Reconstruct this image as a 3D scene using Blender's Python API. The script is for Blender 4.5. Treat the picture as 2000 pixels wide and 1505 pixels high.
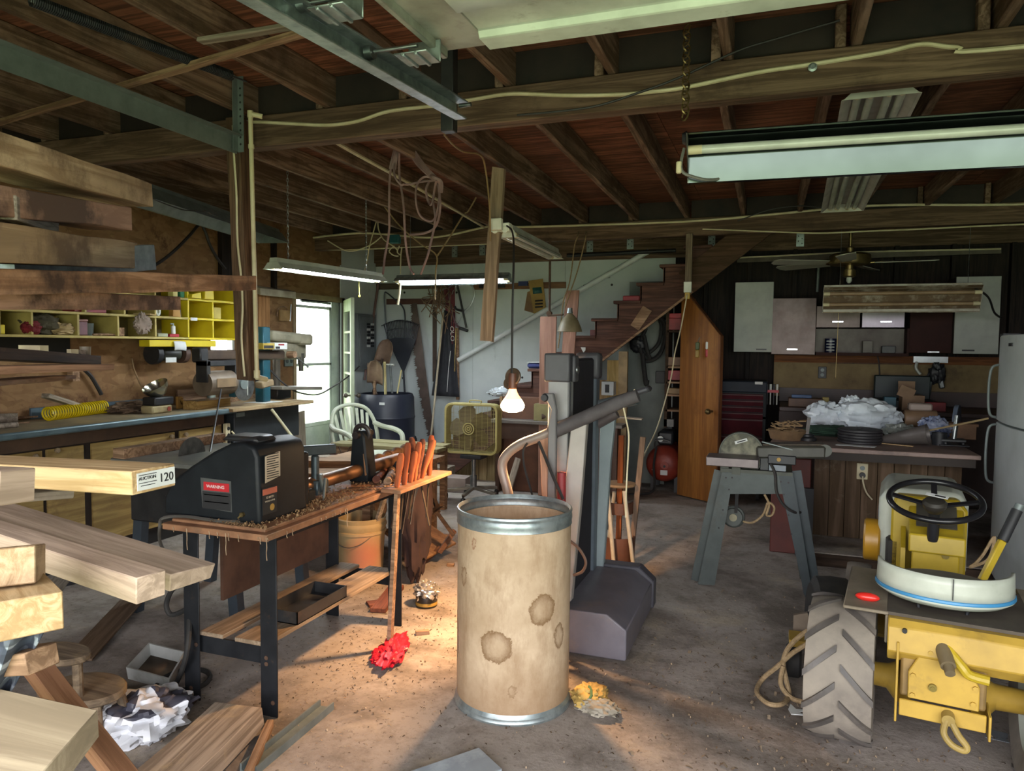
import bpy, math, random
import numpy as np
from mathutils import Vector, Matrix, noise
random.seed(7)
V = Vector
SC = bpy.context.scene
COL = SC.collection
for o in list(bpy.data.objects): bpy.data.objects.remove(o)

# ---------------------------------------------------------------- camera
FPX = 1420.0; CAMH = 1.5
YAW, PITCH, ROLL = math.radians(20.0), math.radians(-3.2), math.radians(0.6)
F0 = V((-math.sin(YAW), math.cos(YAW), 0)); R0 = V((math.cos(YAW), math.sin(YAW), 0)); U0 = V((0, 0, 1))
CF = F0*math.cos(PITCH) + U0*math.sin(PITCH); CU1 = -F0*math.sin(PITCH) + U0*math.cos(PITCH)
CR = R0*math.cos(ROLL) + CU1*math.sin(ROLL); CU = -R0*math.sin(ROLL) + CU1*math.cos(ROLL)
CAM = V((0, 0, CAMH))
cd = bpy.data.cameras.new('camera'); co = bpy.data.objects.new('camera', cd); COL.objects.link(co)
cd.sensor_fit = 'HORIZONTAL'; cd.sensor_width = 36; cd.lens = 36*FPX/2000; cd.clip_start = 0.05; cd.clip_end = 400
mw = Matrix((CR, CU, -CF)).transposed().to_4x4(); mw.translation = CAM; co.matrix_world = mw
SC.camera = co

# ---------------------------------------------------------------- world, daylight, exposure
SC.view_settings.view_transform = 'Standard'; SC.view_settings.look = 'None'
SC.view_settings.exposure = EXPO = 1.12; SC.view_settings.gamma = 1; SC.view_settings.use_curve_mapping = False
SC.cycles.max_bounces = 7; SC.cycles.diffuse_bounces = 5; SC.cycles.glossy_bounces = 3; SC.cycles.transmission_bounces = 5
SC.cycles.transparent_max_bounces = 8; SC.cycles.caustics_reflective = False; SC.cycles.caustics_refractive = False
SC.cycles.sample_clamp_indirect = 6; SC.cycles.use_adaptive_sampling = True; SC.cycles.use_denoising = True
w = bpy.data.worlds.new('overcast_sky'); SC.world = w; w.use_nodes = True
bg = w.node_tree.nodes['Background']; bg.inputs[0].default_value = (0.97, 0.96, 1.0, 1); bg.inputs[1].default_value = 4.5
def area(name, loc, size, power, color, rot, portal=False):
    l = bpy.data.lights.new(name, 'AREA'); l.shape = 'RECTANGLE'; l.size, l.size_y = size; l.energy = power; l.color = color
    if portal: l.cycles.is_portal = True
    o = bpy.data.objects.new(name, l); COL.objects.link(o); o.location = loc; o.rotation_euler = rot; return o
area('garage_opening_daylight', (0.45, -0.42, 1.12), (5.4, 2.2), 1, (1, 1, 1), (math.radians(90), 0, 0), True)
area('storm_door_daylight', (-5.02, 7.1, 1.05), (0.9, 1.8), 1, (1, 1, 1), (math.radians(90), 0, math.radians(-90)), True)

# ---------------------------------------------------------------- helpers
def ray(x, y): return CF + CR*((x-1000)/FPX) - CU*((y-752.5)/FPX)
def P(x, y, X=None, Y=None, Z=None, d=None):
    """point of the place seen in the direction of photo pixel x, y, on a plane of constant X, Y, Z or at depth d"""
    r = ray(x, y)
    t = d if d is not None else X/r.x if X is not None else Y/r.y if Y is not None else (Z-CAMH)/r.z
    return CAM + r*t
def lerp(a, b, t): return a + (b-a)*t
class B:
    def __init__(s): s.v = []; s.f = []
    def add(s, vs, fs):
        n = len(s.v); s.v += [tuple(v) for v in vs]; s.f += [tuple(i+n for i in f) for f in fs]; return s
    def bx(s, x0, x1, y0, y1, z0, z1):
        return s.add([(x0,y0,z0),(x1,y0,z0),(x1,y1,z0),(x0,y1,z0),(x0,y0,z1),(x1,y0,z1),(x1,y1,z1),(x0,y1,z1)],
                     [(0,3,2,1),(4,5,6,7),(0,1,5,4),(1,2,6,5),(2,3,7,6),(3,0,4,7)])
    def box(s, c, d, M=None):
        b = B().bx(-d[0]/2, d[0]/2, -d[1]/2, d[1]/2, -d[2]/2, d[2]/2)
        c = V(c); return s.add([(M @ V(v) if M else V(v)) + c for v in b.v], b.f)
    def bar(s, a, b, w, t, up=(0,0,1)):
        a = V(a); b = V(b); x = (b-a).normalized(); up = V(up); y = up.cross(x)
        if y.length < 1e-4: y = V((0,1,0)).cross(x)
        y.normalize(); z = x.cross(y); vs = []
        for p in (a, b):
            for q, r in ((-1,-1),(1,-1),(1,1),(-1,1)): vs.append(p + y*(q*w/2) + z*(r*t/2))
        return s.add(vs, [(0,3,2,1),(4,5,6,7),(0,1,5,4),(1,2,6,5),(2,3,7,6),(3,0,4,7)])
    def tube(s, pts, r, n=8, closed=False, caps=True):
        pts = [V(p) for p in pts]; m = len(pts); rs = r if isinstance(r, (list, tuple)) else [r]*m
        T = []
        for i in range(m):
            a = pts[(i-1) % m] if (closed or i > 0) else pts[i]; b = pts[(i+1) % m] if (closed or i < m-1) else pts[i]
            t = b-a; T.append(t.normalized() if t.length > 1e-9 else V((0,0,1)))
        u = T[0].orthogonal().normalized(); vs = []; fs = []
        for i in range(m):
            u = u - T[i]*u.dot(T[i]); u = u.normalized() if u.length > 1e-6 else T[i].orthogonal().normalized(); w = T[i].cross(u)
            for k in range(n):
                a = 2*math.pi*k/n; vs.append(pts[i] + (u*math.cos(a) + w*math.sin(a))*rs[i])
        for i in range(m if closed else m-1):
            j = (i+1) % m
            for k in range(n): fs.append((i*n+k, i*n+(k+1) % n, j*n+(k+1) % n, j*n+k))
        if caps and not closed: fs.append(tuple(range(n-1,-1,-1))); fs.append(tuple((m-1)*n+k for k in range(n)))
        return s.add(vs, fs)
    def cyl(s, a, b, r, r2=None, n=20, caps=True): return s.tube([a, b], [r, r if r2 is None else r2], n, caps=caps)
    def rev(s, prof, c=(0,0,0), ax=(0,0,1), n=32, a0=0, a1=2*math.pi, closed_prof=False):
        ax = V(ax).normalized(); u = ax.orthogonal().normalized() if abs(ax.z) < .999 else V((1,0,0)); w = ax.cross(u); c = V(c); vs = []; fs = []
        full = abs(a1-a0-2*math.pi) < 1e-6; m = len(prof); N = n if full else n+1
        for k in range(N):
            a = a0+(a1-a0)*k/n
            for r, z in prof: vs.append(c + ax*z + (u*math.cos(a)+w*math.sin(a))*max(r, 1e-5))
        for k in range(n):
            j = (k+1) % N
            for i in range(m if closed_prof else m-1):
                i2 = (i+1) % m; fs.append((k*m+i, j*m+i, j*m+i2, k*m+i2))
        return s.add(vs, fs)
    def prism(s, poly, o, u, v, t):
        """polygon poly in the frame o,u,v pushed along u x v by thickness t"""
        o = V(o); u = V(u); v = V(v); w = u.cross(v).normalized()*t; n = len(poly)
        vs = [o+u*a+v*b for a, b in poly] + [o+u*a+v*b+w for a, b in poly]
        fs = [tuple(range(n-1,-1,-1)), tuple(range(n, 2*n))] + [(i, (i+1) % n, n+(i+1) % n, n+i) for i in range(n)]
        return s.add(vs, fs)
    def ball(s, c, r, n=16, m=10, R=None):
        r = (r,)*3 if not isinstance(r, (tuple, list)) else r; c = V(c); vs = []; fs = []
        for i in range(m+1):
            th = math.pi*i/m
            for k in range(n):
                a = 2*math.pi*k/n; p = V((r[0]*math.sin(th)*math.cos(a), r[1]*math.sin(th)*math.sin(a), r[2]*math.cos(th)))
                vs.append((R @ p if R else p)+c)
        for i in range(m):
            for k in range(n): fs.append((i*n+k, (i+1)*n+k, (i+1)*n+(k+1) % n, i*n+(k+1) % n))
        return s.add(vs, fs)
    def torus(s, c, R, r, ax=(0,0,1), n=32, m=8, a0=0, a1=2*math.pi):
        return s.rev([(R+r*math.cos(2*math.pi*i/m), r*math.sin(2*math.pi*i/m)) for i in range(m)], c, ax, n, a0, a1, True)
    def grid(s, fn, nu, nv):
        vs = [fn(i/nu, j/nv) for j in range(nv+1) for i in range(nu+1)]
        return s.add(vs, [(j*(nu+1)+i, j*(nu+1)+i+1, (j+1)*(nu+1)+i+1, (j+1)*(nu+1)+i) for j in range(nv) for i in range(nu)])
    def blob(s, c, r, seed=0, amp=.25, fq=2.5, n=36, m=22, flat=None, sharp=False):
        """a crumpled lump; flat = lowest z it is pressed onto"""
        b = B().ball((0,0,0), 1, n, m); out = []
        for v in b.v:
            p = V(v); q = p*fq + V((seed*7.3, seed*3.1, seed))
            d = noise.noise(q) + .5*noise.noise(q*2.3) + .25*noise.noise(q*5.1)
            if sharp: d = 1.1*abs(noise.noise(q))+.7*abs(noise.noise(q*1.9))-.35+.12*noise.noise(q*4)
            p = p*(1+amp*d); p = V((p.x*r[0], p.y*r[1], p.z*r[2])) + V(c)
            if flat is not None: p.z = max(p.z, flat)
            out.append(p)
        return s.add(out, b.f)
def curve(pts, n=8, closed=False):
    """smooth path through the points"""
    pts = [V(p) for p in pts]; out = []; m = len(pts)
    for i in range(m if closed else m-1):
        g = lambda k: pts[k % m] if closed else pts[min(max(k, 0), m-1)]
        p0, p1, p2, p3 = g(i-1), g(i), g(i+1), g(i+2)
        for k in range(n):
            t = k/n; out.append(.5*((2*p1)+(p2-p0)*t+(2*p0-5*p1+4*p2-p3)*t*t+(3*p1-p0-3*p2+p3)*t**3))
    if not closed: out.append(pts[-1])
    return out
def mesh_obj(name, b, m, parent=None, loc=(0,0,0), rz=0, M=None, bevel=0, smooth=35, sub=0, solid=0, segs=1):
    me = bpy.data.meshes.new(name); me.from_pydata([tuple(v) for v in b.v], [], b.f); me.validate()
    ms = m if isinstance(m, (list, tuple)) else [m]
    for x in ms: me.materials.append(x)
    o = bpy.data.objects.new(name, me); COL.objects.link(o)
    if M is not None: o.matrix_world = M
    else: o.location = loc; o.rotation_euler = (0, 0, rz)
    if parent is not None: o.parent = parent
    if solid: md = o.modifiers.new('solid', 'SOLIDIFY'); md.thickness = solid; md.offset = 0
    if bevel:
        md = o.modifiers.new('bevel', 'BEVEL'); md.width = bevel; md.segments = segs; md.limit_method = 'ANGLE'; md.angle_limit = math.radians(40)
    if sub: md = o.modifiers.new('sub', 'SUBSURF'); md.levels = sub; md.render_levels = sub
    if smooth:
        me.polygons.foreach_set('use_smooth', [True]*len(me.polygons))
        if smooth < 170: me.set_sharp_from_angle(angle=math.radians(smooth))
    return o
def tag(o, label, cat, group=None, kind=None):
    o['label'] = label; o['category'] = cat
    if group: o['group'] = group
    if kind: o['kind'] = kind
    return o
def thing(name, label, cat, loc=(0,0,0), rz=0, group=None, M=None):
    o = bpy.data.objects.new(name, None); COL.objects.link(o); o.empty_display_size = .1
    if M is not None: o.matrix_world = M
    else: o.location = loc; o.rotation_euler = (0, 0, rz)
    return tag(o, label, cat, group)
def part(t, name, b, m, label=None, **k):
    o = mesh_obj(name, b, m, t, **k)
    if label: o['label'] = label
    return o
def solo(name, label, cat, b, m, loc=(0,0,0), rz=0, group=None, **k):
    """one-mesh thing; vertices are given relative to loc"""
    return tag(mesh_obj(name, b, m, None, loc, rz, **k), label, cat, group)
def shift(b, o):
    o = V(o); b.v = [tuple(V(v)-o) for v in b.v]; return b
def solow(name, label, cat, b, m, group=None, **k):
    """one-mesh thing given in room coordinates; its origin goes to the middle of its base"""
    a = np.array(b.v); o = V(((a[:,0].min()+a[:,0].max())/2, (a[:,1].min()+a[:,1].max())/2, a[:,2].min()))
    return solo(name, label, cat, shift(b, o), m, loc=o, group=group, **k)
def struct(name, b, m, **k):
    o = mesh_obj(name, b, m, **k); o['kind'] = 'structure'; return o
def frame(a, b, up=(0,0,1)):
    """matrix with local X from a to b, origin at a"""
    a = V(a); b = V(b); x = (b-a).normalized(); y = V(up).cross(x)
    if y.length < 1e-4: y = V((0,1,0)).cross(x)
    y.normalize(); z = x.cross(y); M = Matrix((x, y, z)).transposed().to_4x4(); M.translation = a; return M
def rough_board(L, w, t, seed=0, wob=.004, ends=.02, n=14):
    """a board along local X, with slightly wavy edges and uneven ends"""
    b = B(); vs = []; fs = []
    for i in range(n+1):
        x = L*i/n
        for k, (q, r) in enumerate(((-1,-1),(1,-1),(1,1),(-1,1))):
            e = 0
            if i in (0, n): e = noise.noise(V((seed*3.7, k*2.1, i)))*ends
            dy = noise.noise(V((x*3, q*5+seed, 1)))*wob; dz = noise.noise(V((x*3, r*5+seed, 9)))*wob*.6
            vs.append((x+e, q*w/2+dy, r*t/2+dz))
    for i in range(n):
        for k in range(4): fs.append((i*4+k, i*4+(k+1) % 4, (i+1)*4+(k+1) % 4, (i+1)*4+k))
    fs.append((3,2,1,0)); fs.append(tuple(n*4+k for k in range(4)))
    return b.add(vs, fs)
def board(name, label, cat, a, b, w, t, m, up=(0,0,1), group=None, seed=0, wob=.003, ends=.01, bevel=.002, parent=None):
    L = (V(b)-V(a)).length; bb = rough_board(L, w, t, seed, wob, ends)
    if parent is not None: return part_M(parent, name, bb, m, parent.matrix_basis.inverted() @ frame(a, b, up), bevel=bevel)
    o = mesh_obj(name, bb, m, None, M=frame(a, b, up), bevel=bevel, smooth=30)
    return tag(o, label, cat, group) if label else o
def part_M(parent, name, b, m, M, **k):
    o = mesh_obj(name, b, m, None, **k); o.parent = parent; o.matrix_parent_inverse = Matrix.Identity(4)
    o.matrix_local = M; return o
def wpart(t, name, b, m, label=None, **k):
    """part whose vertices are given in room coordinates"""
    inv = t.matrix_basis.inverted(); b.v = [tuple(inv @ V(v)) for v in b.v]; return part(t, name, b, m, label, **k)
def wsub(p, name, b, m, label=None, **k):
    """the same for a part of a part"""
    inv = (p.parent.matrix_basis @ p.matrix_basis).inverted(); b.v = [tuple(inv @ V(v)) for v in b.v]; return part(p, name, b, m, label, **k)
def dup(root, loc=None, rz=None, label=None, M=None):
    r = root.copy(); COL.objects.link(r)
    if M is not None: r.matrix_world = M
    else:
        if loc is not None: r.location = loc
        if rz is not None: r.rotation_euler = (0, 0, rz)
    if label: r['label'] = label
    for c in [x for x in bpy.data.objects if x.parent == root]:
        d = c.copy(); COL.objects.link(d); d.parent = r
        for g in [x for x in bpy.data.objects if x.parent == c]:
            e = g.copy(); COL.objects.link(e); e.parent = d
    return r
def text(parent, s, size, m, M, name='lettering', ext=.0006, align='CENTER', sx=1):
    c = bpy.data.curves.new(name, 'FONT'); c.body = s; c.size = size; c.align_x = align; c.align_y = 'CENTER'; c.extrude = ext; c.resolution_u = 3
    t = bpy.data.objects.new(name, c); COL.objects.link(t); bpy.context.view_layer.update()
    me = bpy.data.meshes.new_from_object(t.evaluated_get(bpy.context.evaluated_depsgraph_get())); bpy.data.objects.remove(t); bpy.data.curves.remove(c)
    me.materials.clear(); me.materials.append(m); me.transform(Matrix.Diagonal((sx, 1, 1, 1)))
    o = bpy.data.objects.new(name, me); COL.objects.link(o); o.parent = parent; o.matrix_local = M; return o

# ---------------------------------------------------------------- materials
MT = {}
def lin(c): return tuple((x/12.92 if x <= .04045 else ((x+.055)/1.055)**2.4) for x in c)
def hx(h): return lin(tuple(int(h[i:i+2], 16)/255 for i in (0, 2, 4)))
class N:
    def __init__(s, name):
        s.m = bpy.data.materials.new(name); s.m.use_nodes = True; s.t = s.m.node_tree; s.p = s.t.nodes['Principled BSDF']
        s.x = s('ShaderNodeTexCoord').outputs['Object']
    def __call__(s, kind, **k):
        n = s.t.nodes.new(kind)
        for a, b in k.items(): setattr(n, a, b)
        return n
    def L(s, a, b): s.t.links.new(a, b)
    def map(s, scale, loc=(0,0,0), src=None, rot=(0,0,0)):
        n = s('ShaderNodeMapping'); n.inputs['Scale'].default_value = scale; n.inputs['Location'].default_value = loc; n.inputs['Rotation'].default_value = rot
        s.L(src or s.x, n.inputs[0]); return n.outputs[0]
    def noise(s, vec, scale, detail=5, rough=.6, dist=0, out='Fac'):
        n = s('ShaderNodeTexNoise'); n.inputs['Scale'].default_value = scale; n.inputs['Detail'].default_value = detail
        n.inputs['Roughness'].default_value = rough; n.inputs['Distortion'].default_value = dist; s.L(vec, n.inputs['Vector']); return n.outputs[out]
    def ramp(s, fac, stops):
        n = s('ShaderNodeValToRGB'); e = n.color_ramp.elements
        while len(e) < len(stops): e.new(.5)
        for i, (p, c) in enumerate(stops): e[i].position = p; e[i].color = (*c, 1) if len(c) == 3 else c
        s.L(fac, n.inputs[0]); return n.outputs[0]
    def mix(s, fac, a, b, mode='MIX'):
        n = s('ShaderNodeMix', data_type='RGBA', blend_type=mode)
        if isinstance(fac, (int, float)): n.inputs[0].default_value = fac
        else: s.L(fac, n.inputs[0])
        for i, q in ((6, a), (7, b)):
            if isinstance(q, tuple): n.inputs[i].default_value = (*q, 1) if len(q) == 3 else q
            else: s.L(q, n.inputs[i])
        return n.outputs[2]
    def math(s, op, a, b=0):
        n = s('ShaderNodeMath', operation=op)
        for i, q in ((0, a), (1, b)):
            if isinstance(q, (int, float)): n.inputs[i].default_value = q
            else: s.L(q, n.inputs[i])
        return n.outputs[0]
    def bump(s, h, strength=.3, dist=.01):
        n = s('ShaderNodeBump'); n.inputs['Strength'].default_value = strength; n.inputs['Distance'].default_value = dist
        s.L(h, n.inputs['Height']); s.L(n.outputs[0], s.p.inputs['Normal'])
    def done(s, color, rough=.6, metal=0, spec=None):
        if isinstance(color, tuple): s.p.inputs['Base Color'].default_value = (*color, 1)
        else: s.L(color, s.p.inputs['Base Color'])
        s.p.inputs['Roughness'].default_value = rough; s.p.inputs['Metallic'].default_value = metal
        if spec is not None: s.p.inputs['Specular IOR Level'].default_value = spec
        return s.m
def mat(key, c1, c2=None, scale=9, rough=.55, metal=0, bump=0, lo=.38, hi=.68, stretch=(1,1,1), dirt=None, dscale=4, dlo=.5, dhi=.7, spec=None):
    """two-tone worn surface with optional dirt patches"""
    if key in MT: return MT[key]
    n = N(key); c1 = hx(c1); c2 = hx(c2) if c2 else tuple(x*.72 for x in c1)
    v = n.map(stretch); f = n.noise(v, scale); col = n.ramp(f, [(lo, c1), (hi, c2)])
    if dirt: col = n.mix(n.ramp(n.noise(v, dscale, 7, .7), [(dlo, (0,0,0)), (dhi, (1,1,1))]), col, hx(dirt))
    if bump: n.bump(f, bump)
    MT[key] = n.done(col, rough, metal, spec); return MT[key]
def wood(key, c1, c2, axis='x', rough=.75, grain=26, dirt=None, dlo=.5, dhi=.72, dscale=3, bump=.25, tone=None):
    """grain along one local axis, dark and light streaks, knots of dirt"""
    if key in MT: return MT[key]
    n = N(key); c1 = hx(c1); c2 = hx(c2); st = {'x': (.06,1,1), 'y': (1,.06,1), 'z': (1,1,.06)}[axis]
    oi = n('ShaderNodeObjectInfo').outputs['Random']; off = n('ShaderNodeVectorMath', operation='ADD'); n.L(n.x, off.inputs[0])
    cm = n('ShaderNodeCombineXYZ'); r10 = n.math('MULTIPLY', oi, 37.0)
    for i in range(3): n.L(r10, cm.inputs[i])
    n.L(cm.outputs[0], off.inputs[1]); src = off.outputs[0]
    v = n.map(st, src=src); f = n.noise(v, grain, 6, .65, 1.2); col = n.ramp(f, [(.3, tuple(min(1, x*1.12) for x in c1)), (.42, c1), (.56, c2), (.72, tuple(x*.8 for x in c2))])
    big = n.noise(n.map(tuple(.3 if s < 1 else 1 for s in st), src=src), 4, 4, .6)
    col = n.mix(n.ramp(big, [(.35, (0,0,0)), (.7, (.6,)*3)]), col, tone and hx(tone) or tuple(x*.55 for x in c2))
    if dirt: col = n.mix(n.ramp(n.noise(n.map((1,1,1), src=src), dscale, 7, .7), [(dlo, (0,0,0)), (dhi, (1,1,1))]), col, hx(dirt))
    n.bump(f, bump, .004); MT[key] = n.done(col, rough, 0, .25); return MT[key]
def glow(key, c, strength, base=(1,1,1)):
    if key in MT: return MT[key]
    n = N(key); n.p.inputs['Emission Color'].default_value = (*c, 1); n.p.inputs['Emission Strength'].default_value = strength
    MT[key] = n.done(base, .4); return MT[key]
def glass(key, tint=(1,1,1), rough=.02):
    if key in MT: return MT[key]
    n = N(key); t = n.t; g = n('ShaderNodeBsdfGlossy'); g.inputs['Roughness'].default_value = rough; tr = n('ShaderNodeBsdfTransparent'); tr.inputs[0].default_value = (*tint, 1)
    lw = n('ShaderNodeLayerWeight'); fr = n.math('ADD', n.math('MULTIPLY', n.math('POWER', lw.outputs['Facing'], 5.0), .7), .04); mx = n('ShaderNodeMixShader'); n.L(fr, mx.inputs[0]); n.L(tr.outputs[0], mx.inputs[1]); n.L(g.outputs[0], mx.inputs[2])
    n.L(mx.outputs[0], t.nodes['Material Output'].inputs[0]); MT[key] = n.m; return MT[key]
black = mat('black_metal', '1d1f22', '2b2c2d', 14, .45, 0, .05, dirt='5a4a3a', dlo=.58, dhi=.85)
blackplastic = mat('black_plastic', '17181b', '232428', 6, .5)
rubber = mat('black_rubber', '1b1b1b', '2a2825', 20, .8)
steel = mat('bare_steel', '9a9fa0', '6f7475', 12, .35, .9, .05)
galv = mat('galvanized_steel', 'a9b4b4', '7f8b8c', 18, .42, .75, .06, dirt='6b6252', dlo=.6, dhi=.85)
greysteel = mat('grey_painted_steel', '747d7b', '606967', 10, .5, .25, .05)
whitemetal = mat('white_enamel', 'c9cdc4', 'a9ac9f', 5, .45, 0, 0, dirt='8d7f66', dlo=.6, dhi=.9)
whiteplastic = mat('white_plastic', 'd9ddd2', 'c3c9ba', 5, .45)
cream = mat('cream_plastic', 'c9bf9b', 'b2a684', 8, .5)
cablewhite = mat('cable_white', 'c7bd9f', 'b1a684', 8, .55)
cableblack = mat('cable_black', '1c1a19', '2a2725', 8, .6)
ropem = mat('rope_tan', '9c8665', '7c6748', 60, .9, 0, .2)
rustm = mat('rusty_iron', '5d4636', '3f2f27', 16, .75, .3, .15)
paper = mat('paper_white', 'cfd2d0', 'bfc1bd', 6, .8)
ink = mat('ink_black', '17171a', '222222', 6, .7)
joist_m = wood('joist_brown', '80695a', '584639', 'y', dirt='1a120e', dlo=.5, dhi=.8)
beam_m = wood('beam_brown', '765f4e', '544133', 'x', dirt='2b1f18', dlo=.56, dhi=.85)
post_m = wood('post_brown', '6d5441', '4a3729', 'x', dirt='33251c', dlo=.6, dhi=.9)
pine = wood('pine_new', 'd0b48a', 'b39468', 'x', grain=40, dirt='8c6d49', dlo=.62, dhi=.9)
pine_z = wood('pine_new_upright', 'c9a66e', 'a47e4a', 'z', grain=40, dirt='8c6d49', dlo=.6, dhi=.9)
oldpine = wood('pine_old', 'a5866a', '7b6049', 'x', grain=34, dirt='56402c', dlo=.55, dhi=.85)
roughwood = wood('rough_sawn_brown', 'be9272', '926b4e', 'x', grain=22, dirt='46342a', dlo=.46, dhi=.64, bump=.5)
greywood = wood('weathered_grey_wood', 'a79b8b', '7d7264', 'x', grain=34, dirt='5b5045', dlo=.55, dhi=.85)
palewood = wood('pale_planed_wood', 'c2ab97', 'a5907d', 'x', grain=30, dirt='836d58', dlo=.6, dhi=.9)
redwood = wood('red_brown_wood', '7c4a36', '5a3326', 'x', grain=26, dirt='34231b', dlo=.55, dhi=.85)

# ================================================================ the setting
XL, YB, XR, YF, ZC = -4.9, 8.3, 3.2, -0.45, 2.86
def concrete():
    n = N('dusty_concrete'); x = n.x
    a = n.noise(x, 1.1, 9, .72, .2); b = n.noise(x, 4.5, 9, .72, .15); c = n.noise(x, 38, 5, .7)
    col = n.ramp(a, [(.3, hx('8b817a')), (.5, hx('999088')), (.72, hx('a69c93'))])
    col = n.mix(n.ramp(b, [(.5, (0,0,0)), (.64, (.6,)*3)]), col, hx('72685f'))
    col = n.mix(n.ramp(n.noise(n.map((1,1,1), (5,2,0)), 1.1, 8, .72, .3), [(.48, (0,0,0)), (.62, (.75,)*3)]), col, hx('574e46'))
    col = n.mix(n.ramp(n.noise(n.map((1,1,1), (9,4,0)), 1.7, 7, .7, .5), [(.56, (0,0,0)), (.7, (.55,)*3)]), col, hx('b5a68f'))
    col = n.mix(n.ramp(c, [(.56, (0,0,0)), (.7, (.65,)*3)]), col, hx('544b43'))
    vo = n('ShaderNodeTexVoronoi', feature='DISTANCE_TO_EDGE'); vo.inputs['Scale'].default_value = .55; n.L(n.noise(x, 1.5, 4, .6, out='Color'), vo.inputs['Vector'])
    n.bump(n.math('ADD', b, n.math('MULTIPLY', c, .5)), .6, .008); return n.done(col, .85, 0, .2)
floor_m = concrete()
struct('floor', B().bx(XL-.1, XR+.1, YF-.2, YB+.1, -.12, 0), floor_m, smooth=0)
def ground_mat():
    n = N('mown_lawn'); col = n.ramp(n.noise(n.x, 1.3, 6), [(.3, hx('9bae82')), (.7, hx('b4c49c'))]); return n.done(col, .9)
struct('lawn', B().bx(-60, 60, -60, 60, -.3, -.14), ground_mat(), smooth=0)
def osb():
    n = N('stained_strand_board'); vo = n('ShaderNodeTexVoronoi'); vo.inputs['Scale'].default_value = 17
    n.L(n.map((1,.55,1.6), rot=(.4,0,0)), vo.inputs['Vector'])
    sep = n('ShaderNodeSeparateColor'); n.L(vo.outputs['Color'], sep.inputs[0])
    col = n.ramp(sep.outputs[0], [(0, hx('765a3c')), (.5, hx('826444')), (1, hx('8d6f4e'))])
    col = n.mix(n.ramp(n.noise(n.x, 2.2, 7, .7, 1), [(.45, (0,0,0)), (.7, (.65,)*3)]), col, hx('6f4a30'))
    col = n.mix(n.ramp(n.noise(n.map((1,1,1),(3,7,1)), 3.1, 8, .75, .5), [(.55, (0,0,0)), (.66, (.85,)*3)]), col, hx('4d2f1f'))
    return n.done(col, .8, 0, .2)
osb_m = osb()
def drywall():
    n = N('grubby_white_drywall'); col = n.ramp(n.noise(n.x, 1.6, 6), [(.35, hx('c3cac8')), (.7, hx('aeb7b7'))])
    col = n.mix(n.ramp(n.noise(n.map((1,1,.5)), 3.5, 8, .72), [(.6, (0,0,0)), (.72, (.5,)*3)]), col, hx('8e9590'))
    return n.done(col, .75, 0, .25)
drywall_m = drywall()
subfloor_m = wood('red_subfloor', '946249', '5f3c2c', 'x', dirt='231610', dlo=.5, dhi=.8, dscale=1.5)
darkstud_m = wood('dark_stud_wood', '2c221b', '191310', 'z')
# door opening in the left wall
dY0 = P(577, 700, X=XL).y; dY1 = P(667, 700, X=XL).y; dZ = P(585, 583, X=XL).z
wY0, wY1, wZ0, wZ1 = P(412, 675, X=XL).y, P(463, 675, X=XL).y, 1.3, 1.82
struct('wall_left', B().bx(XL-.12, XL, YF, wY0, -.1, ZC).bx(XL-.12, XL, wY1, dY0, -.1, ZC).bx(XL-.12, XL, wY0, wY1, -.1, wZ0).bx(XL-.12, XL, wY0, wY1, wZ1, ZC).bx(XL-.12, XL, dY0, dY1, dZ, ZC), osb_m, smooth=0)
struct('wall_left_drywall', B().bx(XL-.12, XL, dY1, YB, -.1, ZC).bx(XL-.001, XL+.012, P(664,600,X=XL).y, YB, 0, 2.42), drywall_m, smooth=0)
xd = P(1318, 600, Y=YB).x
struct('wall_back', B().bx(XL-.12, XR+.12, YB, YB+.12, -.1, ZC), darkstud_m, smooth=0)
dz = P(800, 519, Y=YB).z
seams = [XL, P(925, 600, Y=YB).x, P(1104, 600, Y=YB).x, xd]
for a, b in zip(seams, seams[1:]):
    o = struct('wall_back_drywall', B().bx(a+.0015, b-.0015, YB-.014, YB, 0, dz), drywall_m, smooth=0)
dark_dot = mat('black_screw_hole', '101010')
hb = B()
for px, py in ((790,571),(892,571),(787,738),(1020,737),(886,760),(956,768),(1141,558),(1195,556),(1037,623),(805,560),(1100,560)):
    p = P(px, py, Y=YB-.014); hb.cyl(p, p+V((0,-.003,0)), .014, n=12)
struct('wall_back_screw_holes', hb, dark_dot)
struct('wall_right', B().bx(XR, XR+.12, YF, YB, -.1, ZC), darkstud_m, smooth=0)
struct('wall_front', B().bx(XL-.1, -2.3, YF-.12, YF, -.1, ZC).bx(3.1, XR+.1, YF-.12, YF, -.1, ZC).bx(-2.3, 3.1, YF-.12, YF, 2.26, ZC), osb_m, smooth=0)
wf = mat('window_frame_white', 'b9bcb4', 'a0a39b', 5, .5)
for y0, y1, z0, z1 in ((wY0, wY1, wZ0, wZ0+.03), (wY0, wY1, wZ1-.03, wZ1), (wY0, wY0+.03, wZ0, wZ1), (wY1-.03, wY1, wZ0, wZ1)): struct('window_1_frame', B().bx(XL-.09, XL-.03, y0, y1, z0, z1), wf)
struct('window_1', B().bx(XL-.065, XL-.062, wY0+.03, wY1-.03, wZ0+.03, wZ1-.03), glass('window_glass', (.97,.99,.98)), smooth=0)
struct('wall_left_panel', B().bx(XL, XL+.012, P(503,600,X=XL).y, P(525,600,X=XL).y, .96, 2.02), wood('fresh_plywood', 'b98a5c', '9a6e45', 'z'), smooth=0)
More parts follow.
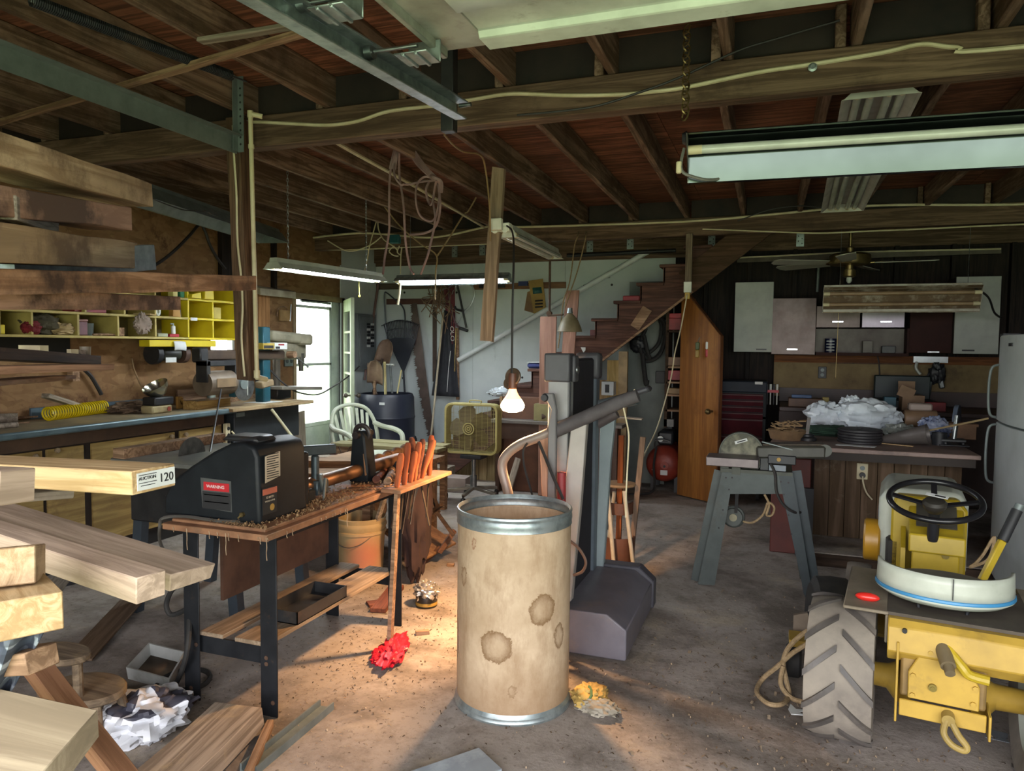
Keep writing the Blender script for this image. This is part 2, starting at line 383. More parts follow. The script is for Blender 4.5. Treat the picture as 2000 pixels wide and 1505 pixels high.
# ceiling of subfloor sheets, then joists and beams one by one
for i in range(4):
    for k in range(8):
        x0 = XL-.1+i*2.15; y0 = YF-.12+k*1.13
        if i == 2 and k == 7: pass
        o = struct('ceiling', B().bx(x0+.002, min(x0+2.148, XR+.12), y0+.002, min(y0+1.128, YB+.12), ZC, ZC+.02), subfloor_m, smooth=0)
struct('roof', B().bx(XL-.2, XR+.2, YF-.25, YB+.2, ZC+.03, ZC+.1), darkstud_m, smooth=0)
def jx(p): return p.x
FBY, BBY = 3.25, 7.0                                     # the two carrying beams
Z1, Z2 = 2.53, 2.69                                      # their undersides and tops
JG = 'bare floor joists overhead'
def sbeam(name, a, b, w, t, m, group=None, label=None, seed=0, cat='joist'):
    o = board(name, None, None, a, b, w, t, m, seed=seed, wob=.006, bevel=.004)
    o['kind'] = 'structure'; o['group'] = group or JG; return o
step = .488; n0 = P(1345, 420, Y=BBY).x
xs = [n0 + step*k for k in range(-9, 9) if XL+.05 < n0+step*k < XR-.05]
joistx = wood('joist_grain', '947a68', '66503f', 'x', dirt='20160f', dlo=.5, dhi=.8)
for i, x in enumerate(xs):
    zj = (Z2+ZC)/2; h = ZC-Z2-.004
    jit = random.uniform(-.015, .015)
    sbeam('ceiling_joist', (x+.1+jit, YF, zj), (x+.1+jit*.3, FBY+.05, zj), .04, h, joistx, seed=i)
    sbeam('ceiling_joist', (x+.05+jit, FBY-.04, zj), (x+jit, BBY+.05, zj), .04, h, joistx, seed=i+30)
    if not (-1.3 < x < .9): sbeam('ceiling_joist', (x-.05, BBY-.04, zj), (x-.05, YB-.07, zj), .04, h, joistx, seed=i+60)
sbeam('ceiling_beam', (XL, FBY, (Z1+Z2)/2), (XR, FBY, (Z1+Z2)/2), .09, Z2-Z1, beam_m, 'long carrying beams under the joists')
sbeam('ceiling_beam', (XL, BBY, (Z1+Z2)/2), (XR, BBY, (Z1+Z2)/2), .09, Z2-Z1, beam_m, 'long carrying beams under the joists')
hz = P(1100, 500, Y=YB-.05).z
sbeam('ceiling_header', (XL, YB-.05, (hz+Z2)/2), (XR, YB-.05, (hz+Z2)/2), .04, Z2-hz+.03, beam_m)
# blocking boards standing between the joists over both beams
blk = mat('dark_blocking', '2b211b', '171210', 6, .8)  # one near-black tone for every block
for Y, off in ((FBY+.02, .075), (BBY+.02, 0)):
    for a, b in zip(xs, xs[1:]):
        o = mesh_obj('ceiling_blocking', B().bx(a+off+.024, b+off-.024, Y-.015, Y+.015, Z2+.002, ZC-.002), blk, smooth=0); o['kind'] = 'structure'; o['group'] = 'blocking between the joists'
# studs, plates and panels on the walls
for px0, px1 in ((425, 453), (528, 533)):
    y0, y1 = P(px0, 480, X=XL).y, P(px1, 480, X=XL).y
    struct('wall_left_stud', B().bx(XL, XL+.05, y0, y1, 1.98, 2.6), darkstud_m)
for x in (-.75, -.3, .15, .6, 1.1, 1.6, 2.1, 2.6, 3.1):
    struct('wall_back_stud', B().bx(x-.02, x+.02, YB-.09, YB, 0, Z1), darkstud_m)
struct('trim_1', B().bx(XL, -.9, YB-.03, YB-.014, dz, dz+.06), beam_m, smooth=0)
yel = mat('yellowed_panel', '7d6a44', '665331', 4, .7, dirt='4a3b25', dlo=.55, dhi=.8)
k0 = P(1510, 770, Y=YB-.1); k1 = P(1945, 770, Y=YB-.1)
struct('wall_back_panel', B().bx(k0.x, k1.x+.4, YB-.11, YB-.09, P(1600,775,Y=YB-.1).z, P(1600,708,Y=YB-.1).z), yel, smooth=0)
struct('trim_2', B().bx(k0.x, k1.x+.4, YB-.13, YB-.09, P(1600,708,Y=YB-.1).z, P(1600,693,Y=YB-.1).z), wood('panel_rail', '7d4f2b', '5c371d', 'x'), smooth=0)
# concrete step that carries the counter
ST0 = P(1575, 1072, Z=.1)
struct('floor_step', B().prism([(0,0),(2.9,-.0),(2.9,2.6),(0,2.6)], (ST0.x, ST0.y, 0), (1,0,0), (0,1,0), .085), floor_m, bevel=.01)

# ================================================================ overhead: door gear, lights, cables
doorwhite = mat('faded_white_door_paint', 'c3cbbd', 'a5ad9f', 5, .55, .0, .05, dirt='6f6a58', dlo=.6, dhi=.85, dscale=9)
tubeoff = mat('unlit_tube_glass', 'b9bdb2', 'a3a79c', 5, .2)
mirror = mat('polished_reflector', '4c5451', '3f4643', 2.2, .15, .95)
dullsteel = mat('dull_reflector', '5f6257', '4a4d43', 9, .35, .7)
tubelit = glow('lit_tube', (.86, .93, 1.0), 44)
dustywhite = mat('dusty_white_metal', 'b4b0a2', '94897a', 6, .5, 0, 0, dirt='6d5a44', dlo=.5, dhi=.8)

# sectional door, rolled up overhead
tk = P(903, 216, Y=2.7)
T = thing('garage_door', 'raised white sectional garage door panel overhead with ribbed underside', 'garage door', (0, 1.2, 2.4))
zl = 2.43; pe = P(864, 97, Z=zl); pb = P(700, 0, Z=zl)
x0 = pe.x; y1 = pe.y; x1 = 2.75
b = B(); prof = [(-1.4,0),(-.62,0),(-.60,-.018),(-.53,-.018),(-.51,0),(-.36,0),(-.34,-.016),(-.25,-.016),(-.22,.0),(-.10,.0),(-.085,-.022),(-.0,-.022),(0,.03),(-1.4,.03)]
b.prism([(q, z) for q, z in prof], (x0+.16, y1, zl), (0,1,0), (0,0,1), x1-x0-.16)
wpart(T, 'door_panel', b, doorwhite, bevel=.004)
wpart(T, 'end_stile', B().bx(x0, x0+.165, y1-1.4, y1+.005, zl-.004, zl+.03).bx(x0, x0+.02, y1-1.4, y1, zl-.03, zl), mat('grey_white_stile', '9d9f94', '7c7d73', 7, .5, .2, .05, dirt='5d4c3c', dlo=.55, dhi=.8), bevel=.003)
for q in (P(815, 105, Z=zl-.06), P(655, 8, Z=zl-.05)):
    br = wpart(T, 'roller_bracket', B().bx(q.x-.055, q.x+.055, q.y-.05, q.y+.05, zl-.075, zl-.07).bx(q.x-.055, q.x+.055, q.y+.045, q.y+.05, zl-.075, zl-.005)
               .bx(q.x-.03, q.x-.018, q.y-.05, q.y+.05, zl-.082, zl-.07).bx(q.x+.012, q.x+.024, q.y-.05, q.y+.05, zl-.082, zl-.07), galv, bevel=.003)
    wsub(br, 'roller', B().cyl((tk.x+.015, q.y, zl-.035), (q.x, q.y, zl-.035), .006).cyl((tk.x-.012, q.y, zl-.035), (tk.x+.012, q.y, zl-.035), .022), steel)
T = thing('door_track', 'galvanized garage door track hung below the joists, black post at its end', 'track', tk)
b = B(); pts = [(-.03,.035),(.025,.035),(.025,.028),(-.024,.028),(-.024,-.028),(.02,-.028),(.02,-.035),(-.03,-.035)]
b.prism(pts, (tk.x, -.3, tk.z), (-1,0,0), (0,0,1), tk.y+.3)
b.v = [(-(v[0]-tk.x)+tk.x, v[1], v[2] + (v[1]-tk.y)*.065) for v in b.v]
wpart(T, 'rail', b, galv, bevel=.002)
wpart(T, 'bolt', B().cyl((tk.x-.03, tk.y-.03, tk.z+.01), (tk.x-.045, tk.y-.03, tk.z+.01), .01).cyl((tk.x+.0, tk.y-.03, tk.z+.01), (tk.x+.05, tk.y-.03, tk.z+.01), .008), steel)
q = P(872, 255, Y=2.78)
solow('track_hanger', 'black square tube hanging below the beam at the door track end', 'hanger', B().bx(q.x-.028, q.x+.028, q.y, q.y+.05, q.z, ZC), black, bevel=.003)
# opener angle on the perforated hanger
e = P(462, 283, Y=3.08)
T = thing('opener_rail', 'long grey steel angle bolted to the hanging wooden post', 'rail', e)
wpart(T, 'angle_iron', B().bx(e.x-.002, e.x+.002, .4, 3.08, e.z-.045, e.z+.045).bx(e.x, e.x+.045, .4, 3.08, e.z+.041, e.z+.045), greysteel)
h = B(); z = e.z-.03; hx_ = e.x+.03
h.bx(hx_-.018, hx_+.018, 3.075, 3.08, e.z-.04, ZC-.01).bx(hx_-.02, hx_-.016, 3.04, 3.08, e.z-.04, ZC-.01)
wpart(T, 'perforated_strap', h, greysteel)
hd = B()
for k in range(9): hd.cyl((hx_, 3.0745, e.z+.0+k*.035), (hx_, 3.076, e.z+k*.035), .006, n=8)
wpart(T, 'strap_holes', hd, dark_dot)
a = P(-60, 256, Z=2.64); c = P(612, 58, Z=2.64)
board('wood_strip', 'thin pale wood strip lying crosswise under the joists by the door track', 'wood strip', a, c, .038, .02, oldpine, seed=3)
a = P(392, 80, Z=2.66); c = P(565, 52, Z=2.66)
board('wood_strip', 'short weathered lath bridging two joists above the long strip', 'wood strip', a, c, .04, .015, greywood, seed=5)
# extension spring
a = P(60, 0, Z=2.66); c = P(452, 148, Z=2.66); n = 110; d = (c-a); u = d.cross(V((0,0,1))).normalized(); pts = []
for i in range(n*8): t = i/(n*8-1); an = 2*math.pi*i/8; pts.append(a+d*t+(u*math.cos(an)+V((0,0,1))*math.sin(an))*.02)
solow('extension_spring', 'dark coiled garage door spring stretched under the joists', 'spring', B().tube(pts, .0035, 5).tube([c, c+d.normalized()*.08], .004), black)
# hanging post with conduit
q = P(487, 742, Y=3.14); t = P(473, 300, Y=3.14)
T = thing('hanging_post', 'long brown timber hanging from the beam with white plastic conduit', 'post', (q.x, 3.14, q.z))
wpart(T, 'timber', rough_board(2.66-q.z, .085, .085, 4).__class__().add([( (v[1]+lerp(q.x-.005, q.x-.06, v[0]/(2.66-q.z))), 3.14+v[2], q.z+v[0]) for v in rough_board(2.66-q.z, .085, .085, 4).v], rough_board(2.66-q.z, .085, .085, 4).f), wood('post_upright', '6d5441', '4a3729', 'z', dirt='33251c', dlo=.6, dhi=.9), bevel=.003)
c0, c1 = P(502, 738, Y=3.08), P(489, 222, Y=3.08)
wpart(T, 'conduit', B().cyl(c0, c1, .0115, n=14).cyl(c1+V((0,0,-.02)), c1+V((0,0,.014)), .015, n=14).cyl(c1, c1+V((.05,.03,-.01)), .013, n=14).cyl(c0, c0+V((0,0,.04)), .016, n=14).cyl(c0+V((0,0,.005)), c0+V((.0,.07,-.01)), .014).cyl(lerp(c0,c1,.87), lerp(c0,c1,.885), .015), cream)
wpart(T, 'cable', B().tube(curve([P(x, y, Y=3.085) for x, y in ((455,245),(457,300),(462,380),(464,470),(471,540),(474,600),(472,660),(478,735))]), .006, 6), cablewhite)
# shop lights -------------------------------------------------------------
def shop_light(name, label, a, c, tilt, W, tubes, lit, m, mt, group=None, depth=.06, trim=None, upv=(0,0,1), socket=cream, pr=None):
    """fluorescent fixture from end a to end c, reflector opening turned by tilt about its own length; local X along it, opening towards local -Z"""
    M = frame(a, c, upv) @ Matrix.Rotation(tilt, 4, 'X'); L = (V(c)-V(a)).length
    T = thing(name, label, 'fluorescent light', M=M, group=group); b = B()
    pr = pr or [(-W/2,-depth),(-W/2+.012,-depth+.004),(-W/4,0),(W/4,0),(W/2-.012,-depth+.004),(W/2,-depth)]
    for (y0, z0), (y1, z1) in zip(pr, pr[1:]): b.add([(0,y0,z0),(L,y0,z0),(L,y1,z1),(0,y1,z1)], [(0,1,2,3)])
    part(T, 'reflector', b, m, solid=.0022, smooth=0)
    part(T, 'ballast_channel', B().prism([(-W/5,.001),(W/5,.001),(W/6,.035),(-W/6,.035)], (0,0,0), (0,1,0), (0,0,1), L), trim or m, bevel=.003)
    for x_ in (-.004, L): part(T, 'end_cap', B().prism([(y, z) for y, z in pr], (x_,0,0), (0,1,0), (0,0,1), .004), trim or m)
    for y in tubes:
        tb = part(T, 'tube', B().cyl((.035, y, -.032), (L-.035, y, -.032), .0165, n=16), mt)
        for e0, e1 in ((0, .05), (L-.05, L)): part(tb, 'socket', B().cyl((e0, y, -.032), (e1, y, -.032), .0172, n=16), socket)
    return T, M, L
def chain_links(a, c, n, r=.011, w=.0016):
    b = B(); a = V(a); c = V(c); d = (c-a)/n; x = d.normalized(); u = x.orthogonal().normalized(); v = x.cross(u)
    for i in range(n):
        p = a+d*(i+.5); s = u if i % 2 else v
        b.tube([p + x*(d.length*.72*math.cos(k*math.pi/4)) + s*(r*.6*math.sin(k*math.pi/4)) for k in range(8)], w, 5, closed=True)
    return b
brass = mat('old_brass', '8f7c54', '6b5c3c', 10, .38, .85)
a = P(1343, 290, d=2.72); a.z -= .0; c = P(2000, 247, Z=a.z); c = a + (c-a).normalized()*1.22
T, M, L = shop_light('shop_light', 'big unlit chain-hung shop light with a shiny reflector facing out', a+V((0,.04,.0)), c+V((0,.04,.0)), math.radians(-46.5), .215, (-.022,), False, mirror, tubeoff, depth=.055, trim=dullsteel, pr=[(-.107,-.06),(-.097,-.052),(-.055,0),(.012,0),(.098,-.062),(.112,-.05)])
wpart(T, 'cap_knob', B().rev([(.0,-.02),(.02,-.018),(.027,-.004),(.022,.0)], P(1343,270,d=2.72), (1,0,0)), blackplastic)
wpart(T, 'chain', chain_links(P(1338, 232, d=2.7), P(1342, 50, d=2.8), 15, .03, .0032), brass)
wpart(T, 'plug', B().box(P(1326, 327, d=2.7), (.02,.014,.045)), cream, bevel=.004)
wpart(T, 'cord', B().tube(curve([P(1336,290,d=2.72), P(1330,318,d=2.7), P(1333,335,d=2.7), P(1350,344,d=2.7), P(1385,351,d=2.72), P(1425,344,d=2.8), P(1480,325,d=2.9)]), .006, 6), mat('grey_cord', '6f6e66', '5c5b54', 9, .6))
a = P(1645, 398, Z=2.60); c = P(1722, 160, Z=2.60)
shop_light('ceiling_light', 'long unlit white strip light set between the ceiling joists', a, c, 0, .30, (-.085, -.035, .035, .085), False, mat('greyed_white_enamel', 'b3b1aa', '989388', 6, .5), tubeoff)
a = P(978, 447, Y=4.5); c = P(1086, 494, Z=a.z)
T, M, L = shop_light('strip_light', 'unlit white strip light hung beside the dangling board', a+V((.04,.05,0)), c, 0, .13, (-.035, .035), False, whitemetal, tubeoff, depth=.05)
wpart(T, 'socket_yoke', B().bx(a.x-.07, a.x+.07, a.y-.03, a.y+.02, a.z-.02, a.z+.035).cyl(a+V((-.03,-.035,-.01)), a+V((-.03,-.02,-.01)), .022).cyl(a+V((.04,-.035,-.01)), a+V((.04,-.02,-.01)), .022), whiteplastic, bevel=.004)
a = P(533, 512, Z=2.08); c = P(734, 540, Z=2.08)
T, M, L = shop_light('shop_light', 'lit shop light hung along the wall beside the storm door', a, a+(c-a).normalized()*1.24, 0, .2, (-.03, .03), True, mat('pale_green_enamel', 'b9bfae', 'a3a999', 5, .5), tubelit, 'lit shop lights', depth=.045)
for s in (.12, .85):
    p = lerp(a, a+(c-a).normalized()*1.24, s); wpart(T, 'chain', chain_links(p+V((0,0,.03)), V((p.x, p.y, ZC)), 30, .012, .0018), steel)
p = P(701, 545, Y=5.6); e2 = P(702, 578, Y=5.6)
wpart(T, 'pull_cord', B().cyl(p, e2, .004, n=6).ball(e2, .012, 8, 6), mat('yellow_cord', 'c9c04a', 'b0a63c', 8, .6))
a = P(776, 545, Y=6.6); c = P(996, 540, Y=6.6); c.z = a.z
T, M, L = shop_light('shop_light', 'lit shop light hung level before the white tool wall', a, c, math.radians(-14), .16, (-.03, .03), True, galv, tubelit, 'lit shop lights', depth=.045)
for s in (.12, .88): p = lerp(a, c, s); wpart(T, 'hanger_wire', B().cyl(p+V((0,0,.03)), V((p.x, p.y, ZC)), .003, n=6), steel)
wpart(T, 'cord', B().tube(curve([P(782,552,Y=6.5), P(780,575,Y=6.5), P(777,595,Y=6.5)]), .012, 6), cablewhite)
a = P(290, 372, Z=2.5); c = P(535, 455, Z=2.5); dd = (c-a).normalized()
T, M, L = shop_light('strip_light', 'unlit grey strip light with a dangling wire above the cubby shelf', a-dd*.5, c, 0, .3, (-.05,), False, greysteel, tubeoff, depth=.09, trim=greysteel)
wpart(T, 'loose_wire', B().tube(curve([P(x, y, Z=2.39) for x, y in ((292,385),(320,397),(360,410),(400,412),(412,418),(425,422))]), .004, 5), cableblack)
a = P(1608, 582, Y=7.05); c = P(1914, 580, Y=7.05); c.z = a.z
T, M, L = shop_light('shop_light', 'dusty unlit shop light hanging in front of the wall cabinets', a, c, math.radians(-66), .24, (-.05, .05), False, mat('brown_dusty_reflector', '745f49', '5a4734', 9, .5, .3, 0, dirt='c0b7a5', dlo=.5, dhi=.7), mat('dusty_tube', '92785a', '7c6448', 9, .5), depth=.05, trim=dustywhite)
up = M @ V((0, .12, 0)); wpart(T, 'lip', B().bx(a.x, c.x, a.y-.07, a.y-.055, a.z+.07, a.z+.11).bx(a.x-.0, c.x, a.y-.03, a.y-.02, a.z-.125, a.z-.1), dustywhite, bevel=.003)
wpart(T, 'cord', B().tube(curve([P(1905,563,Y=7.0), P(1930,580,Y=7.1), P(1942,610,Y=7.3), P(1955,620,Y=7.6)]), .009, 6), cableblack)
for px in (1640, 1890): p = P(px, 563, Y=7.05); wpart(T, 'hanger_wire', B().cyl(p, V((p.x, p.y, 2.7)), .002, n=5), steel)
# ceiling fan
h = P(1660, 505, Y=7.35)
T = thing('ceiling_fan', 'brass ceiling fan with white blades over the back kitchen', 'ceiling fan', (h.x, h.y, h.z)); T.scale = (1.22,)*3
part(T, 'motor_housing', B().rev([(.0,.045),(.05,.045),(.13,.035),(.145,.02),(.145,-.03),(.135,-.045),(.05,-.05),(0,-.05)]), brass)
part(T, 'down_rod', B().cyl((0,0,.04), (0,0,.40), .012).rev([(.012,.09),(.03,.08),(.03,.05)]).rev([(.0,.41),(.06,.41),(.055,.36),(.015,.33)]), brass)
part(T, 'light_kit', B().rev([(.0,-.05),(.03,-.05),(.03,-.08),(.045,-.085),(.045,-.13),(.03,-.14),(.0,-.14)]), brass)
part(T, 'bulb', B().rev([(.0,-.14),(.018,-.14),(.02,-.165),(.012,-.18),(0,-.185)]), whiteplastic)
for k, an in enumerate((-8, 68, 150, 200, 262)):
    R = Matrix.Rotation(math.radians(an), 4, 'Z') @ Matrix.Rotation(math.radians(10), 4, 'X')
    bl = B().prism([(.17,-.05),(.55,-.065),(.58,-.03),(.58,.03),(.55,.065),(.17,.05)], (0,0,-.035), (1,0,0), (0,1,0), .006); bl.v = [tuple(R @ V(v)) for v in bl.v]
    o = part(T, 'blade', bl, mat('fan_blade_white', 'a9a79e', '8f8c83', 4, .5), bevel=.001)
    ir = B().bar((.1,0,-.035), (.22,0,-.03), .035, .006); ir.v = [tuple(R @ V(v)) for v in ir.v]; part(o, 'blade_iron', ir, brass)
e2 = P(1632, 738, Y=7.3); b2 = P(1641, 548, Y=7.3)
wpart(T, 'pull_chain', B().cyl(b2, e2, .0025, n=5).ball(e2, .008, 6, 5), brass)
# hanging boards
q, t = P(951, 665, Y=4.5), P(975, 328, Y=4.5)
T = thing('hanging_board', 'pale board dangling from a joist with an outlet box, end in mid-air', 'hanging board', (q.x, q.y, q.z))
b = rough_board((t-q).length, .085, .038, 9); Mx = frame(q, t, (0,-1,.1)); wpart(T, 'timber', B().add([Mx @ V(v) for v in b.v], b.f), wood('dangling_board', 'a08b75', '83705d', 'z'))
p = P(970, 438, Y=4.44); wpart(T, 'outlet_box', B().box(p, (.075,.04,.075)), whiteplastic, bevel=.004)
wpart(T, 'cord', B().tube(curve([P(868,263,Y=3.6), P(885,282,Y=3.8), P(905,296,Y=4.0), P(938,303,Y=4.2), P(948,330,Y=4.3), P(956,400,Y=4.35), P(958,470,Y=4.4)]), .006, 6), mat('tan_cord', '8d7250', '77603f', 8, .6))
q, t = P(1344, 572, Y=6.92), P(1346, 462, Y=6.92)
T = thing('hanging_board', 'short weathered board below the beam beside the stair with an outlet', 'hanging board', (q.x, q.y, q.z))
wpart(T, 'timber', B().bx(q.x-.03, q.x+.03, 6.90, 6.94, q.z, Z1+.01), wood('grey_upright', '8b7c6a', '6b5d4e', 'z'), bevel=.002)
wpart(T, 'outlet_box', B().bx(q.x-.035, q.x+.035, 6.86, 6.90, q.z-.0, q.z+.1), whiteplastic, bevel=.004)
wpart(T, 'plug', B().bx(q.x-.02, q.x+.025, 6.83, 6.87, q.z-.06, q.z-.0), mat('yellow_plug', 'b89a3a', '9c8230', 8, .5), bevel=.003)
# cables along the beams
def cable(name, label, pts, r, m, n=6, group=None, cat='cable'): return solow(name, label, cat, B().tube(curve(pts, n), r, 6), m, group)
cable('electrical_cable', 'cream cable stapled along the front beam', [P(x, y, Y=3.195) for x, y in ((455,240),(500,238),(560,241),(640,244),(700,236),(760,217),(860,205),(930,193),(1000,183),(1100,186),(1200,185),(1280,178),(1340,170),(1480,141),(1580,126),(1720,103),(1800,86),(1870,92),(2030,88))]+[V((XR-.02, 3.185, 2.6))], .009, cablewhite)
cable('electrical_cable', 'cream cable sagging along the back beam', [P(x, y, Y=6.93) for x, y in ((500,477),(560,473),(620,463),(700,455),(760,458),(850,463),(960,441),(1000,443),(1100,441),(1345,432),(1480,421),(1640,406),(1750,400),(2020,398))]+[V((XR-.02, 6.93, 2.68))], .011, cablewhite)
cable('electrical_cable', 'thin white cable strung below the back beam towards the fan', [P(x, y, Y=6.9) for x, y in ((1372,447),(1500,452),(1600,455),(1700,451),(1800,447),(1900,442),(2020,437))]+[V((XR-.02, 6.9, 2.5))], .007, cablewhite)
cable('electrical_cable', 'white conduit line below the back beam over the tool wall', [P(x, y, Y=6.97) for x, y in ((500,486),(620,487),(700,487),(800,482),(955,476))], .008, cablewhite)
cable('conduit_pipe', 'white conduit running along a joist to the dangling board', [P(x, y, Z=2.66) for x, y in ((640,268),(700,303),(800,358),(880,405),(945,443))], .012, cream)
cable('electrical_cable', 'dark wire crossing the front beam near the chain', [P(x, y, Y=3.1) for x, y in ((1010,225),(1150,210),(1250,180),(1330,150),(1440,100),(1520,75),(1640,40))], .005, cableblack)
cable('electrical_cable', 'dark wire across the joists behind the strip light', [P(x, y, Y=6.6) for x, y in ((1440,432),(1500,410),(1560,402),(1620,405),(1700,392))], .005, cableblack)
cable('electrical_cable', 'black cord draped on the strand board wall above the cubbies', [P(x, y, X=-4.78) for x, y in ((285,525),(310,513),(340,490),(370,460),(390,438),(400,450),(410,478),(425,505),(440,525))], .013, cableblack)
T = thing('wire_coil', 'loose coil of pinkish brown wire hanging from the joists', 'wire', P(800, 400, Y=4.25))
rr = random.Random(3); b = B()
top = P(780, 281, Y=4.25); kn = P(852, 350, Y=4.25)
for i in range(6):
    o = i*2.2-5
    b.tube(curve([P(766+o, 330, Y=4.25), P(777+o*.6, 282+i, Y=4.25), P(795+o, 280+i, Y=4.252), P(822+o*1.6, 320+i, Y=4.253), P(852+o, 352, Y=4.25)]), .0075, 5)
for pts in (((772,290),(762,340),(760,400),(760,450),(752,500),(748,535)), ((780,290),(780,340),(788,400),(792,470),(800,520),(808,535)), ((852,352),(830,345),(815,360),(812,390),(820,420),(840,432),(852,420),(858,380),(852,352)), ((852,352),(846,390),(850,430),(840,480),(835,500),(822,535)), ((788,360),(800,360),(822,355),(852,352)), ((855,352),(860,400),(852,440),(830,455),(800,458)), ((775,300),(770,340),(782,360),(788,360)), ((840,352),(832,370),(836,392),(842,400),(848,380))):
    b.tube(curve([P(x, y, Y=4.25+rr.uniform(-.05,.05)) for x, y in pts]), .0075, 5)
b.tube(curve([kn+V((-.03,0,.02)), kn+V((0,-.03,.0)), kn+V((.03,0,-.02)), kn+V((.02,.02,-.08))]), .018, 6)
wpart(T, 'strands', b, mat('pinkish_wire', '8f7573', '735c5c', 9, .6))
T = thing('junction_box', 'teal junction box with loose wires on the back beam', 'junction box', P(772, 478, Y=6.9))
wpart(T, 'box', B().box(P(772, 467, Y=6.92), (.11,.06,.09)), mat('teal_plastic', '1f5e66', '184a52', 6, .5), bevel=.006)
b = B()
for pts in (((735,432),(730,450),(722,480),(718,505),(712,530)), ((738,434),(740,450),(750,468),(770,482),(775,488)), ((780,480),(776,492),(782,498)), ((770,480),(760,490),(768,498),(778,500)), ((785,482),(783,500),(782,535)), ((640,470),(680,490),(720,480),(745,462))): b.tube(curve([P(x, y, Y=6.85) for x, y in pts]), .007, 5)
wpart(T, 'wires', b, cablewhite)
cable('pull_rope', 'tan rope tied in a Y from the joists down to the lit light', [P(x, y, Y=6.2) for x, y in ((730,385),(748,400),(780,440),(820,475),(852,498),(851,530),(850,570),(850,585))], .008, ropem, cat='rope')
cable('pull_rope', 'shorter arm of the tan rope running up to a joist', [P(x, y, Y=6.2) for x, y in ((930,385),(915,412),(905,420),(880,460),(854,500))], .008, ropem, cat='rope')
cable('pull_rope', 'tan rope hanging over the tool wall to the pendant shade', [P(1130,452,Y=6.97)]+[P(x, y, Y=6.75) for x, y in ((1128,462),(1122,480),(1116,530),(1110,560),(1100,590),(1095,640),(1090,680))], .006, ropem, cat='rope')
cable('pull_rope', 'second tan rope falling past the pendant shade', [P(1145,452,Y=6.97)]+[P(x, y, Y=6.78) for x, y in ((1144,462),(1138,490),(1126,535),(1112,575),(1104,600))], .006, ropem, cat='rope')
for i, (x, y) in enumerate(((888,491),(942,487),(1152,480),(1231,474),(1390,469),(1444,465),(1563,468))):
    p = P(x, y, Y=YB-.08); lab = ['above the lit light', 'next to the dangling board', 'beside the pendant ropes', 'above the handrail top', 'beside the short outlet board', 'on the stair string', 'above the fan blades'][i]
    b = B().box((0,0,.07), (.075,.004,.14))
    T = thing('joist_bracket', 'galvanized joist plate '+lab, 'bracket', (p.x, p.y, p.z-.07), group='joist plates on the back header')
    part(T, 'plate', b, galv); hd = B()
    for k in range(4): hd.cyl((.018*(-1)**k, -.0035, .03+k*.026), (.018*(-1)**k, -.001, .03+k*.026), .006, n=8)
    part(T, 'nail_holes', hd, dark_dot)
p = P(1587, 132, Y=3.19); solow('hook_bolt', 'round bolt head with washer on the front beam', 'bolt', B().rev([(0,-.02),(.008,-.02),(.008,-.008),(.017,-.006),(.017,0)], p, (0,1,0)), galv)
# heat lamp
L0 = V((-1.27, 3.50, 1.205))
T = thing('heat_lamp', 'glowing bare flood bulb hanging on a black cord over the drum', 'lamp', L0)
part(T, 'bulb_neck', B().rev([(.016,.078),(.02,.065),(.024,.052),(.03,.04),(.045,.018)], n=32), glow('warm_bulb_neck', (1, .45, .16), 1.6, (.9,.6,.4)))
bl = part(T, 'bulb', B().rev([(.044,.018),(.056,.0),(.062,-.015),(.061,-.025),(.05,-.042),(.025,-.05),(0,-.052)], n=32), glow('glowing_bulb', (1, .60, .28), 42))
part(T, 'socket', B().rev([(0,.15),(.02,.15),(.024,.13),(.022,.075),(.018,.07)]), mat('bakelite_socket', '5a3a2a', '43291d', 8, .5))
dsk = P(1001, 735, Y=3.5); d2 = P(993, 748, Y=3.5)
part(T, 'clamp_plates', B().rev([(0,.0),(.04,.004),(.045,0),(.045,-.008),(0,-.008)], dsk-L0, (-.2,-1,.15)).rev([(0,.004),(.034,.004),(.034,-.004),(0,-.004)], d2-L0+V((0,.02,0)), (-.1,-1,.3)).cyl(dsk-L0, V((0,0,.14)), .006), mat('dull_brown_metal', '5e4e3e', '48392c', 9, .45, .5))
cpts = [P(990, 441, Y=4.4), P(999, 449, Y=4.2), P(1003, 470, Y=3.8), P(1003, 520, Y=3.55), P(1001, 600, Y=3.5), P(1000, 690, Y=3.5), P(1000, 735, Y=3.5), L0+V((0,0,.14))]
wpart(T, 'cord', B().tube(curve(cpts), .0058, 6), cableblack)
sp = bpy.data.lights.new('heat_lamp_beam', 'SPOT'); sp.energy = 125; sp.color = (1, .56, .26); sp.spot_size = math.radians(165); sp.spot_blend = .85; sp.shadow_soft_size = .05
so = bpy.data.objects.new('heat_lamp_beam', sp); COL.objects.link(so); so.location = (0,0,-.06); so.parent = T
# pendant shade on its iron arm
p = P(1113, 632, Y=6.7)
T = thing('pendant_lamp', 'old unlit bowl shade hanging on an iron arm by the stair', 'lamp', p)
part(T, 'shade', B().rev([(.018,.10),(.04,.08),(.075,.04),(.105,-.03),(.118,-.075),(.112,-.075),(.095,-.02),(.06,.04),(.015,.09)]), mat('yellowed_enamel', '8b8065', '6e6449', 6, .5))
part(T, 'socket', B().rev([(0,.15),(.022,.15),(.025,.12),(.03,.10),(.018,.095)]), galv)
r0, r1 = P(1074, 513, Y=6.75), P(1073, 612, Y=6.75)
wpart(T, 'iron_arm', B().cyl(V((r0.x, r0.y, Z1)), r1, .011).cyl(P(1070,616,Y=6.75), P(1100,614,Y=6.7), .009).rev([(0,.02),(.025,.02),(.025,-.02),(0,-.02)], r1, (0,1,0)), rustm)
part(T, 'bulb', B().ball((0,0,-.02), .03, 12, 8), tubeoff)
